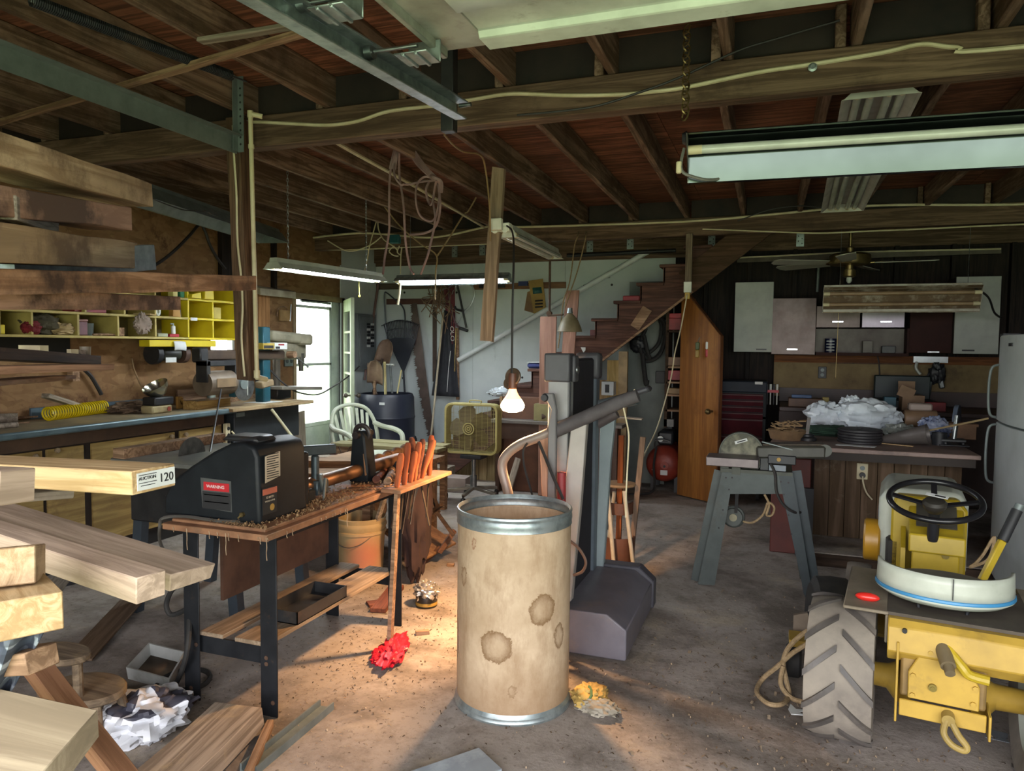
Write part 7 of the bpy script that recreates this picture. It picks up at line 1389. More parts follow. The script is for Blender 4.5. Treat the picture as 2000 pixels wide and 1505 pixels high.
lt = P(1482, 748, Y=7.4); wpart(T, 'label', B().bx(lt.x-.035, lt.x+.035, 7.40, 7.405, lt.z-.012, lt.z+.014), paper)
for k in range(4):
    zt_ = z1-.115-k*(z1-.115-z3)/4; d = wpart(T, 'drawer', B().bx(t0.x+.015, t1.x-.03, 7.405, 7.42, zt_-(z1-.115-z3)/4+.008, zt_), chr_); wsub(d, 'pull', B().bx(t0.x+.015, t1.x-.03, 7.395, 7.405, zt_-.014, zt_-.004), trim_)
for k in range(4):
    h = (z2-.03-z0)/4; zt_ = z2-.03-k*h; d = wpart(T, 'drawer', B().bx(t0.x+.015, t1.x-.03, 7.405, 7.42, zt_-h+.008, zt_), chr_); wsub(d, 'pull', B().bx(t0.x+.015, t1.x-.03, 7.395, 7.405, zt_-.02, zt_-.006), trim_)
for x in (t0.x+.06, t1.x-.06):
    for y in (7.48, 7.78): wpart(T, 'caster', B().cyl((x-.015, y, .05), (x+.015, y, .05), .05).bx(x-.012, x+.012, y-.02, y+.02, .05, .12), rubber)
p = P(1508, 770, Y=7.55); T = thing('screwdriver_rack', 'red-handled screwdrivers hung beside the tool chest', 'screwdriver rack', p); part(T, 'holder', B().bx(-.06,.06,-.03,.03,.02,.045), mat('bright_red','b02632'))
for k in range(4): part(T, 'screwdriver', B().cyl((-.045+.03*k,0,.02),(-.045+.03*k,0,-.1),.006).cyl((-.045+.03*k,0,.045),(-.045+.03*k,0,.1),.012), whitemetal if k % 2 else black)
# wall cabinets ----------------------------------------------------------------------
Yc = 7.95; foil = mat('foil_door', '6b5b59', '4a3a38', 4, .42, .3, 0, dirt='4b2a28', dlo=.5, dhi=.75, dscale=2.5); cabw = mat('cabinet_white', 'a6a9a1', '91948d', 4, .55, 0, 0, dirt='857a66', dlo=.66, dhi=.9); wine = mat('wine_door', '351915', '28120f', 5, .65, spec=.2); inside = mat('cabinet_inside', '2a1a16', '1f130f', 5, .7); chrome = mat('chrome_pull', 'c5c8c8', 'a5a8a8', 5, .2, .9)
def cabinet(label, x0, y0, x1, y1, m, pull, Yf=Yc, depth=.3, hz=None):
    a, c = P(x0, y0, Y=Yf), P(x1, y1, Y=Yf); T = thing('wall_cabinet', label, 'cabinet', ((a.x+c.x)/2, Yf, c.z), group=None)
    wpart(T, 'body', B().bx(a.x+.004, c.x-.004, Yf+.02, min(Yf+depth, YB-.1), c.z+.004, a.z-.004), inside); d = wpart(T, 'door', B().bx(a.x+.002, c.x-.002, Yf, Yf+.02, c.z+.002, a.z-.002), m, bevel=.003)
    q = P(pull[0], pull[1], Y=Yf); wsub(d, 'pull', B().bar(q+V((-.05,-.02,0)), q+V((.05,-.02,0)), .008, .014).bx(q.x-.045, q.x-.035, q.y-.02, q.y, q.z-.004, q.z+.004).bx(q.x+.035, q.x+.045, q.y-.02, q.y, q.z-.004, q.z+.004), chrome if m is not cabw else black); return T
cabinet('white wall cabinet hanging beside the slanted door', 1436, 551, 1508, 688, cabw, (1487, 682))
cabinet('foil-faced wall cabinet, the tall one next to the white one', 1509, 582, 1592, 693, foil, (1547, 682))
cabinet('short foil wall cabinet with rust-stained door above the open shelf', 1595, 597, 1680, 640, foil, (1636, 628))
cabinet('short shiny foil wall cabinet beside the dark cabinet', 1684, 600, 1767, 640, mat('foil_bright', '7d757f', '655c66', 4, .3, .5), (1730, 628))
cabinet('dark wine-red wall cabinet behind the dusty shop light', 1778, 600, 1866, 690, wine, (1822, 687))
cabinet('white wall cabinet nearest the fridge', 1868, 540, 1950, 692, cabw, (1890, 684), Yf=7.85, depth=.35)
a, c = P(1595, 641, Y=Yc), P(1775, 690, Y=Yc); T = thing('open_shelf', 'open dark shelf with rusty back under the short cabinets', 'shelf', ((a.x+c.x)/2, Yc, c.z)); wpart(T, 'back_panel', B().bx(a.x, c.x, Yc+.18, Yc+.2, c.z, a.z), mat('stained_back', '5a554c', '3b2c28', 3, .5, .2)); wpart(T, 'shelf_board', B().bx(a.x, c.x, Yc, Yc+.2, c.z-.03, c.z), wine); wpart(T, 'side_panel', B().bx(c.x-.02, c.x, Yc, Yc+.2, c.z, a.z), wine)
zsh = c.z
def shelfitem(x): return V((P(x, 680, Y=Yc+.08).x, Yc+.09, zsh))
T = thing('coffee_can', 'dark blue coffee can with white print on the open shelf', 'can', shelfitem(1622)); part(T, 'can', B().rev([(0,0),(.055,0),(.055,.14),(0,.14)]), mat('can_blue', '1a1f3a', '14182e', 5, .4)); 
for k in range(4): part(T, 'print_band', B().rev([(.0555,.02+k*.03),(.0555,.028+k*.03)], n=24, a0=-2.4, a1=-.9), paper)
bxs('carton', 'grey carton on the open shelf', 'box', shelfitem(1694), (.09,.08,.12), mat('grey_carton', '6d675f', '58534c')); bxs('dark_tin', 'black tin on the open shelf beside the carton', 'tin', shelfitem(1735), (.12,.08,.07), black)
# back counter with clutter ------------------------------------------------------------
cz = P(1700, 800, Y=7.35).z; kx0, kx1 = P(1522, 800, Y=7.35).x, 2.4
T = thing('back_counter', 'dark kitchen counter along the back wall', 'counter', ((kx0+kx1)/2, 7.6, 0)); wpart(T, 'worktop', B().bx(kx0, kx1, 7.33, 8.18, cz-.04, cz), mat('dark_worktop', '3d2a22', '2c1f19', 5, .5), bevel=.004); wpart(T, 'front', B().bx(kx0, kx1, 7.4, 7.43, .1, cz-.04), mat('counter_front', '382822', '2a1e1a', 5, .6)); wpart(T, 'upstand', B().bx(kx0, kx1, 8.15, 8.18, cz, cz+.14), mat('dark_worktop', '3d2a22'))
def onc(x, y=7.6): return V((P(x, 790, Y=y).x, y, cz))
T = thing('green_case', 'open dark green tool case on the back counter', 'case', onc(1765, 7.85)); part(T, 'lid', B().bx(-.25,.24,.1,.16,.02,.30), mat('dark_green', '1d2b2b', '162222', 5, .5), bevel=.01); part(T, 'tray', B().bx(-.25,.24,-.2,.1,0,.08), mat('dark_green', '1d2b2b'), bevel=.01)
T = thing('cardboard_box', 'open cardboard box before the green case', 'box', onc(1780, 7.5)); part(T, 'body', B().bx(-.09,.09,-.1,.1,0,.14), mat('cardboard', '8e7358', '745c45', 5, .75), bevel=.002); part(T, 'flap', B().bar((-.12,-.1,.19), (-.0,-.1,.14), .1, .004, (0,-1,0)), mat('cardboard', '8e7358')); part(T, 'flap', B().bx(-.1,.04,.1,.104,.14,.26), mat('cardboard', '8e7358'))
bxs('paper_tray', 'brown box of papers on the back counter', 'box', onc(1572, 7.5), (.3,.2,.08), mat('brown_box', '5f4430', '4a3424')); bxs('blue_tool', 'blue tool lying on the paper box', 'tool', onc(1565, 7.5)+V((0,0,.08)), (.18,.05,.03), mat('steel_blue', '3c5a82', '2f4768')); bxs('red_tin', 'dull red tin on the back counter near the fridge', 'tin', onc(1826, 7.5), (.16,.1,.08), redm); bxs('teal_tub', 'dark teal tub on the back counter', 'tub', onc(1737, 7.45), (.1,.1,.12), tealm); bxs('brown_block', 'brown wooden block on the back counter', 'block', onc(1690, 7.45), (.2,.1,.05), redwood); bxs('cream_cup', 'cream square cup beside the paper box', 'cup', onc(1612, 7.55), (.06,.05,.09), cuby)
for x, y, lab in ((1606, 727, 'black outlet on the yellowed wall panel'),): p = P(x, y, Y=YB-.11); T = thing('wall_outlet', lab, 'outlet', p); part(T, 'plate', B().bx(-.04,.04,-.012,0,-.06,.06), blackplastic, bevel=.003); [part(T, 'socket', B().cyl((0,-.013,z_),(0,-.0121,z_),.018), greysteel) for z_ in (.025, -.025)]
b0_, b1_ = P(1617, 708, Y=YB-.135), P(1782, 711, Y=YB-.135); solow('metal_rule', 'long worn metal strip on the panel rail', 'metal strip', B().bar(b0_, b1_, .004, .03, (0,-1,0)) if False else B().bx(b0_.x, b1_.x, YB-.14, YB-.132, b1_.z-.006, b1_.z+.006), rustm)
p = P(1817, 703, Y=YB-.16); T = thing('wall_hook_rail', 'bright metal hook rail with hanging tools on the back wall', 'hook rail', p); part(T, 'rail', B().bx(-.15,.15,-.02,.02,-.025,.035), mat('bright_metal', 'b9bec0', '9da2a4', 5, .3, .8)); part(T, 'hook', B().tube(curve([(-.12,-.03,-.02),(-.13,-.05,-.08),(-.09,-.05,-.14)]), .014, 6), whitemetal)
T = thing('hand_drill', 'black power drill hanging from the hook rail', 'drill', P(1830, 730, Y=YB-.2)); part(T, 'body', B().blob((0,0,.0), (.075,.05,.1), 14, .35, 2.5), blackplastic); part(T, 'grip', B().bar((.03,0,-.05),(.05,0,-.14),.04,.05), steel, bevel=.01); part(T, 'bit', B().cyl((-.05,0,-.06),(-.06,0,-.2),.014), galv)
cable('power_cable', 'thin black cord hanging down the panel behind the green case', [P(x, y, Y=YB-.13) for x, y in ((1712,690),(1716,705),(1718,730),(1719,770))], .007, cableblack, cat='cord')
for y0_, y1_, x in ((500, 700, 1590),): cable('thin_pipe', 'thin grey pipe running down the dark wall from the ceiling strip', [P(1600,497,Y=YB-.13), P(1599,520,Y=YB-.13), P(1596,570,Y=YB-.13)], .014, greysteel, cat='pipe')
a, c = P(1440, 508, Y=YB-.2), P(1955, 492, Y=YB-.2); c.z = a.z+.02
board('wall_ledger', 'long weathered ledger with white cable along the dark back wall', 'ledger', a, c, .03, .055, mat('dim_ledger', '5f574c', '4a4339', 8, .8), seed=120)
cable('electrical_cable', 'white cable clipped on top of the weathered ledger', [P(x, y, Y=YB-.22) for x, y in ((1445,503),(1550,498),(1650,493),(1800,489),(1955,486))], .009, cablewhite)
# peninsula counter with clutter -------------------------------------------------------
iz = .81; e0, e1 = P(1510, 868, Z=iz), P(1917, 890, Z=iz)
T = thing('peninsula_counter', 'low counter on plank panels in the middle of the kitchen', 'counter', ((e0.x+e1.x)/2, 6.1, .085))
pl_ = [(e0.x+.12, e0.y-.02),(e1.x, e1.y),(e1.x, e1.y+.95),(e0.x+.25, e1.y+1.0),(e0.x+.02, e0.y+.75),(e0.x-.02, e0.y+.2)]
top_m = mat('counter_pinkish', '8a746b', '705d55', 5, .55, 0, 0, dirt='4a3d37', dlo=.5, dhi=.75)
wpart(T, 'worktop', B().prism(pl_, (0,0,iz-.03), (1,0,0), (0,1,0), .03), top_m, bevel=.004)
wpart(T, 'under_frame', B().prism([(x*.97+.02, y+.05) for x, y in pl_], (0,0,iz-.09), (1,0,0), (0,1,0), .06), mat('frame_dark', '2e241d', '221b16', 5, .7))
pn0 = P(1586, 1042, Z=.085); n_pl = 9; px_ = pn0.x
plank_m = wood('panel_plank', '6f5a48', '54422f', 'z', grain=12, dirt='8b8472', dlo=.6, dhi=.8)
for k in range(n_pl): wpart(T, 'plank', B().bx(px_+k*.108, px_+k*.108+.105, pn0.y-.02, pn0.y, .085, iz-.09), plank_m, bevel=.002)
wpart(T, 'body', B().bx(px_+.02, px_+n_pl*.105, pn0.y, pn0.y+.45, .085, iz-.09), mat('frame_dark', '352a22'))
op = P(1684, 920, Y=pn0.y-.02); T = thing('wall_outlet', 'cream outlet with a plugged cord on the plank panel', 'outlet', op); part(T, 'plate', B().bx(-.038,.038,-.008,0,-.06,.06), cream, bevel=.003); part(T, 'socket', B().cyl((0,-.011,.025),(0,-.008,.025),.017), greysteel); part(T, 'plug', B().cyl((0,-.04,-.025),(0,-.008,-.025),.02), blackplastic); part(T, 'cord', B().tube(curve([(0,-.04,-.03),(.005,-.05,-.08),(.03,-.04,-.15),(.07,-.03,-.2)]), .006, 6), cablewhite)
def oni(x, y): q = P(x, y, Z=iz); return V((q.x, q.y, iz))
solo('plastic_bag', 'big white plastic bag bundle on the peninsula counter', 'plastic bag', (lambda b: b)(B().blob((.14,0,.12), (.24,.2,.15), 201, .22, 2.4, 56, 36, flat=.001).blob((-.17,.03,.12), (.16,.14,.12), 205, .3, 2.6, 40, 26, flat=.001).blob((.02,.05,.22), (.08,.06,.07), 207, .45, 3)), mat('white_film_bag', 'dbe3e8', 'bcc6cc', 5, .3), loc=oni(1660, 846)+V((0,.15,.0)))
for k in range(5): solo('weight_plate', 'black round plate in the flat stack before the white bag, %s from the bottom' % ['first','second','third','fourth','topmost, fifth'][k], 'plate', B().rev([(.03,0),(.145,0),(.15,.006),(.15,.016),(.145,.02),(.03,.02)], closed_prof=True, n=40), mat('plate_black', '2e2c2f', '242225', 7, .55), loc=oni(1682, 868)+V((.004*(k % 2), .13, .0205*k)), group='flat stack of black plates')
pc0, pc1 = oni(1725, 868)+V((0,.12,.02)), oni(1797, 872)+V((0,.05,.075)); solow('tapered_pipe', 'tapered grey pipe lying with its open mouth facing out', 'pipe', B().rev([(.02,0),(.03,.02),(.072,.30),(.076,.31),(.068,.31),(.026,.02)], pc0, (pc1-pc0), 28), mat('duct_grey', '6a6360', '554f4c', 5, .45, .3))
solow('wood_lath', 'long pale lath slanting from the counter up to the fridge handle', 'lath', B().bar(oni(1770,858)+V((0,.1,.02)), P(1924,818,Y=5.5), .05, .012, (0,-.5,1)), mat('pale_lath', 'a58f68', '8b7653', 6, .6))
T = thing('bench_motor', 'tan cylindrical motor on a wooden cradle on the counter', 'motor', oni(1808, 848)+V((0,.03,0))); part(T, 'cradle', B().bx(-.22,.1,-.1,.1,0,.02).bx(-.16,-.13,-.1,.1,.02,.08).bx(.05,.08,-.1,.1,.02,.08), oldpine); part(T, 'body', B().cyl((-.16,0,.12),(.08,0,.12),.075,n=28), mat('motor_tan', '8f7459', '745d46', 6, .5), bevel=.008); part(T, 'top_box', B().bx(-.13,.04,-.05,.05,.19,.25), mat('box_pinkish', 'a08f85', '857569', 5, .5), bevel=.012); part(T, 'name_plate', B().bx(-.02,.05,-.078,-.07,.08,.1), black)
solow('grinding_disc', 'round disc with pale rim standing behind the motor', 'disc', B().rev([(0,0),(.125,0),(.125,.03),(0,.03)], oni(1862, 850)+V((0,-.02,.124)), (1,-.35,0), 32), mat('disc_blue_grey', '6d7a8c', '2b2e36', 3, .4))
T = thing('drawer_box', 'small wooden drawer box at the counter end', 'box', oni(1886, 858)+V((-.02,.08,0))); part(T, 'body', B().bx(-.09,.09,-.08,.08,0,.115), mat('box_wood', '8e6a4c', '70523a', 6, .6), bevel=.003); part(T, 'lip', B().bx(-.1,.1,-.09,.09,.1,.12), mat('box_wood', '8e6a4c'))
solo('printed_bag', 'blue and white crumpled plastic bag behind the pipe mouth', 'plastic bag', B().blob((0,0,.08), (.11,.09,.09), 211, .4, 3, 36, 24, flat=.001, sharp=True), mat('blue_white_bag', 'a3abc0', '4f5d80', 12, .4, lo=.45, hi=.6), loc=oni(1832, 862)+V((0,.16,0))); solo('clear_bag', 'small clear crumpled bag beside the white bundle', 'plastic bag', B().blob((0,0,.05), (.12,.09,.055), 215, .4, 3, 36, 24, flat=.001), mat('dull_film', '8f948c', '73776f', 8, .3), loc=oni(1765, 858)+V((0,.12,0)))
T = thing('paper_towel_post', 'black cup beside a steel post on a black base', 'post', oni(1866, 872)+V((0,.06,0))); part(T, 'base', B().bx(-.09,.07,-.05,.06,.03,.05).bx(-.1,.09,-.06,.07,0,.012).bx(-.07,-.05,-.05,.05,.012,.03).bx(.04,.06,-.05,.05,.012,.03), black, bevel=.004); part(T, 'post', B().cyl((.0,0,.05),(.015,0,.22),.016), steel)
solo('black_cup', 'black cup standing by the pipe mouth', 'cup', B().rev([(0,0),(.045,0),(.05,.09),(.046,.09),(.042,.01),(0,.01)]), blackplastic, loc=oni(1838, 871)+V((0,.07,0)))
T = thing('scrap_basket', 'low basket heaped with wood scraps at the counter corner', 'basket', oni(1535, 862)+V((.01,.18,0))); part(T, 'basket', B().rev([(0,0),(.12,0),(.14,.07),(.132,.07),(.115,.008),(0,.008)], n=28), mat('basket_tan', '84694a', '6a5339', 12, .8)); sb_ = B(); r_ = random.Random(4)
for k in range(40): p_ = V((r_.gauss(0,.05), r_.gauss(0,.05), r_.uniform(.05,.13))); a_ = r_.uniform(0,6); sb_.bar(p_-V((math.cos(a_),math.sin(a_),r_.uniform(-.3,.3)))*.05, p_+V((math.cos(a_),math.sin(a_),r_.uniform(-.3,.3)))*.05, r_.uniform(.008,.02), .006)
o = part(T, 'wood_scraps', sb_, mat('scrap_wood', 'a3865d', '826847', 9, .7)); o['kind'] = 'stuff'
T = thing('small_vise', 'dark machine part with an upright stem on the counter', 'machine part', oni(1577, 864)+V((0,.15,0))); part(T, 'base', B().rev([(0,0),(.07,0),(.07,.02),(.05,.03),(.05,.045),(0,.05)]), black); part(T, 'stem', B().bar((0,0,.045),(.012,0,.17),.03,.025), mat('dull_stem', '5b5550', '48433f', 6, .5, .3))
solo('green_bundle', 'dark green cloth bundle behind the machine part', 'cloth', B().blob((0,0,.04), (.19,.12,.045), 221, .3, 2.5, flat=.001), mat('forest_cloth', '2b4634', '20362a', 8, .9), loc=oni(1622, 856)+V((0,.2,0)))
solow('paper_sheet', 'white paper sheet at the counter edge under the black plates', 'paper', B().prism([(-.12,-.03),(.13,-.06),(.15,.02),(-.1,.05)], oni(1668, 871)+V((0,.03,.0005)), (1,0,0), (0,1,0), .002), paper)
solow('folding_rule', 'thin wooden slat lying under the tapered pipe', 'slat', B().bar(oni(1722, 868)+V((0,.04,.006)), oni(1785, 874)+V((0,.03,.006)), .02, .006), pine)
T = thing('red_machine', 'dull red cabinet and can standing behind the sander stand', 'cabinet', onf(1540, 1020)); rq = P(1545, 1015, Y=5.5); wpart(T, 'body', B().bx(P(1505,1000,Y=5.6).x, P(1582,1000,Y=5.6).x, 5.62, 5.9, 0, P(1540,895,Y=5.6).z), mat('rust_red_cabinet', '632a20', '4d2019', 5, .6), bevel=.006); wpart(T, 'dark_recess', B().bx(P(1555,1000,Y=5.6).x, P(1588,1000,Y=5.6).x, 5.58, 5.62, 0, P(1540,950,Y=5.6).z), blackplastic)
solow('wood_edge', 'dark plank edge along the concrete step', 'plank', B().bx(ST0.x+.01, ST0.x+2.3, ST0.y-.03, ST0.y-.002, 0, .08), wood('step_edge', '4b3b2e', '362a20', 'x'))
for k, (x0, y0, x1, y1, z) in enumerate(((1633,1088,1685,1102,.004),(1680,1107,1712,1103,.004))): a, c = onf(x0, y0, z), onf(x1, y1, z); solow('paper_strip', ['white folded paper strip lying on the floor before the step','crumpled white paper beside the yellow wheel'][k], 'paper', B().bar(a, c, .04, .006), paper)
# belt and disc sander -----------------------------------------------------------------
sY = 4.66; sg = mat('sander_green_grey', '424a47', '353d3b', 9, .5, .15, .05, dirt='3a352c', dlo=.55, dhi=.85, dscale=6); so_ = mat('sander_olive', '3e4136', '2f3229', 8, .5, .2)
T = thing('belt_disc_sander', 'belt and disc sander on a grey-green splayed steel stand', 'sander', (-.1, sY+.1, 0))
def Sp(x, y, dy=0): return P(x, y, Y=sY+dy)
for pts, m in ((((1410,922),(1432,930),(1396,1142),(1363,1140)), sg), (((1520,925),(1548,922),(1588,1168),(1572,1170)), mat('sander_leg_dark', '2f393c', '252d30', 8, .5, .15))):
    q_ = [Sp(x, y) for x, y in pts]; q_ = [V((v.x, v.y, max(v.z, 0))) for v in q_]; wpart(T, 'leg', B().prism([(v.x, v.z) for v in q_][::-1], (0, sY, 0), (1,0,0), (0,0,1), .006).bar((q_[0] if m is sg else q_[1])+V((0,.05,0)), (q_[3] if m is sg else q_[2])+V((0,.05,0)), .006, .1, (1,0,.2)), m)
for lo, hi in ((( 1377,1108),(1416,930)), ((1572,1130),(1540,930))): a_ = onf(*lo); c_ = P(*hi, Y=sY+.3); wpart(T, 'rear_leg', B().bar(a_, c_, .06, .02, (0,1,0)), so_)
wpart(T, 'apron', B().prism([(Sp(x,y).x, Sp(x,y).z) for x, y in ((1412,964),(1540,964),(1545,922),(1410,922))], (0, sY-.004, 0), (1,0,0), (0,0,1), -.008), sg); wpart(T, 'top_plate', B().bx(Sp(1408,922).x, Sp(1548,922).x, sY-.01, sY+.34, Sp(1480,925).z, Sp(1480,922).z+.012), so_)
hb_ = B()
for x, y in ((1418,932),(1430,932),(1424,955),(1412,995),(1404,1030),(1525,940),(1540,942),(1531,965),(1540,1005),(1546,1042)): q_ = Sp(x, y); hb_.cyl(q_+V((0,-.007,0)), q_+V((0,-.004,0)), .006, n=8)
wpart(T, 'bolt_holes', hb_, dark_dot)
dc_ = Sp(1447, 888); wpart(T, 'sanding_disc', B().cyl(dc_+V((0,.05,0)), dc_+V((0,.065,0)), .125, n=48), mat('worn_sandpaper', '8d8a74', '4a4a3e', 5, .7, lo=.42, hi=.58)); wpart(T, 'disc_guard', B().rev([(.126,.045),(.135,.045),(.135,.1),(0,.1),(0,.09),(.126,.09)], dc_, (0,1,0), 40), so_)
st_ = wpart(T, 'lot_sticker', B().prism([(-.036,-.013),(.036,.012),(.03,.03),(-.042,.005)], dc_+V((-.0,.048,.07)), (1,0,0), (0,0,1), -.001), paper); wsub(st_, 'print_line', B().prism([(-.025,-.003),(.025,.014),(.023,.02),(-.027,.003)], dc_+V((0,.0472,.07)), (1,0,0), (0,0,1), -.001), ink)
wpart(T, 'disc_table', B().bx(Sp(1383,890).x, Sp(1483,890).x, sY-.14, sY+.045, Sp(1430,905).z, Sp(1430,888).z), mat('table_pink_steel', '6f6666', '595152', 6, .45, .6), bevel=.004); wpart(T, 'table_bracket', B().bx(dc_.x-.05, dc_.x-.0, sY-.02, sY+.08, Sp(1430,925).z, Sp(1430,905).z).bx(dc_.x-.12, dc_.x-.07, sY, sY+.06, Sp(1430,925).z, Sp(1430,905).z), so_)
wpart(T, 'belt_bed', B().bar(Sp(1478,880,.1), Sp(1612,880,.1), .16, .075, (0,0,1)), mat('belt_frame_dark', '45443c', '35342d', 8, .55), bevel=.012); wpart(T, 'belt', B().bar(Sp(1490,866,.1), Sp(1608,866,.1), .13, .006), mat('belt_brown', '5b5145', '463e34', 14, .85)); wpart(T, 'drum_roller', B().cyl(Sp(1612,880,.03), Sp(1612,880,.17), .037, n=20), so_); wpart(T, 'table_fence', B().bar(Sp(1488,862,.02), Sp(1548,878,.02), .02, .006), greysteel)
wpart(T, 'switch_box', B().bx(Sp(1500,890).x, Sp(1555,890).x, sY+.0, sY+.1, Sp(1500,905).z, Sp(1500,888).z), blackplastic, bevel=.004); q_ = Sp(1521,897); wpart(T, 'switch', B().cyl(q_+V((0,.002,0)), q_+V((0,-.008,0)), .012), mat('switch_amber', 'b08a3c', '8f6f2f')); wpart(T, 'pivot', B().bx(Sp(1484,900).x, Sp(1502,900).x, sY+.04, sY+.16, Sp(1480,922).z, Sp(1480,885).z), black, bevel=.004); wpart(T, 'motor', B().cyl(Sp(1440,905,.14), Sp(1440,905,.32), .07, n=24), black); wpart(T, 'tag_plate', B().bx(Sp(1502,915).x, Sp(1535,915).x, sY-.003, sY+.002, Sp(1500,918).z, Sp(1500,907).z), mat('plate_bluish', '7d858c', '686f76'))
mp = Sp(1432, 1010, .14); wpart(T, 'pulley', B().cyl(mp, mp+V((0,.05,0)), .055, n=28).torus(mp+V((0,.025,0)), .06, .012, (0,1,0)), mat('pulley_grey', '474b47', '393d39', 7, .5, .3)); wpart(T, 'pulley_hub', B().cyl(mp+V((0,-.01,0)), mp+V((0,.0,0)), .024), mat('hub_cream', '8e886c', '75705a')); wpart(T, 'drive_belt', B().bar(mp+V((.015,.02,.03)), mp+V((.02,.02,.16)), .02, .05, (0,-1,0)), rubber)
wpart(T, 'cord', B().tube(curve([Sp(1505,905,-.01), Sp(1514,925,-.015), Sp(1517,960,-.015), Sp(1530,985,-.02), Sp(1552,1000,-.01), Sp(1570,998,.1)]), .009, 6), cableblack); wpart(T, 'rope', B().tube(curve([Sp(1493,965,.02), Sp(1502,985,.02), Sp(1497,1005,.02), Sp(1508,1005,.02), Sp(1512,990,.02), Sp(1500,982,.02), Sp(1490,1005,.04), Sp(1470,1020,.06), Sp(1452,1018,.1)]), .007, 6), ropem)
# fridge ------------------------------------------------------------------------------
fX = 1.30; fY1 = 5.45; fY0 = 4.72; fH = P(1942, 655, Y=fY1).z; fs = P(1932, 820, X=fX).z
frm = mat('fridge_silver_white', 'c6cccb', 'b4bbb9', 3, .4, .05, 0, dirt='7a7262', dlo=.66, dhi=.9)
T = thing('refrigerator', 'tall pale silver refrigerator with two doors beside the tractor', 'refrigerator', (fX+.35, (fY0+fY1)/2, 0))
wpart(T, 'body', B().bx(fX+.06, fX+.72, fY0, fY1, .02, fH-.01), mat('fridge_side_grey', 'a9b0af', '969d9c', 4, .45, .1), bevel=.01)
for nm, z0, z1 in (('freezer_door', fs+.006, fH), ('door', .08, fs-.006)):
    n_ = 12; prof = [(fX+.055, fY0)]+[(fX+.055-.05*math.sin(math.pi*min(1, max(0, .12+.76*k/n_))), lerp(fY0, fY1, k/n_)) for k in range(n_+1)]+[(fX+.055, fY1)]
    d = wpart(T, nm, B().prism(prof[::-1], (0,0,z0), (1,0,0), (0,1,0), z1-z0), frm, bevel=.004)
    zz = (fs+.02, fs+.36) if nm == 'freezer_door' else (fs-.40, fs-.02); hy = fY1-.03
    wsub(d, 'handle', B().tube(curve([(fX+.03, hy, zz[0]), (fX-.01, hy, zz[0]+.03), (fX-.02, hy, (zz[0]+zz[1])/2), (fX-.01, hy, zz[1]-.03), (fX+.03, hy, zz[1])]), .008, 8), greysteel)
wpart(T, 'hinge_cap', B().bx(fX+.03, fX+.12, fY1-.1, fY1-.02, fH-.01, fH+.012), blackplastic); wpart(T, 'badge', B().bx(fX+.0, fX+.008, 5.05, 5.12, fH-.07, fH-.05), blackplastic); wpart(T, 'toe_grille', B().bx(fX+.04, fX+.08, fY0+.02, fY1-.02, 0, .08), blackplastic)
p = P(1962, 645, Y=5.3); solow('small_bottles', 'small bottle standing on top of the refrigerator', 'bottle', B().rev([(0,0),(.02,0),(.02,.05),(.008,.06),(.008,.08),(0,.08)], (fX+.2, 5.3, fH-.01)), greysteel)
# tractor --------------------------------------------------------------------------------
TO = V((.575, 2.985, 0)); TR = Matrix.Rotation(math.radians(-8), 4, 'Z'); TI = TR.to_3x3().inverted()
def Tp(x, y, yl):
    r = TI @ ray(x, y); o = TI @ (CAM-TO); return o+r*((yl-o.y)/r.y)
ty_ = mat('tractor_yellow', 'b3923a', '9a7c30', 5, .5, 0, .02, dirt='6f5a30', dlo=.56, dhi=.85, dscale=6); tb = mat('tractor_bright_yellow', 'b59b26', '9d861f', 5, .45, 0, 0, dirt='8a7320', dlo=.6, dhi=.9); twh = mat('tractor_white', 'b8bdb0', '9fa498', 4, .4, 0, 0, dirt='807a68', dlo=.62, dhi=.9); dust = mat('dusty_fender', '857a68', '6d6353', 5, .75)
lugm = mat('tire_lug', '4f4a46', '3f3b38', 9, .55, dirt='6d655c', dlo=.55, dhi=.8)
tirem = mat('dusty_tire', '7f776c', '69625a', 7, .85, 0, .1, dirt='8f8678', dlo=.5, dhi=.75)
T = thing('garden_tractor', 'yellow garden tractor seen from behind with white seat and black steering wheel', 'tractor', TO, rz=math.radians(-8))
RT, WT = .27, .232
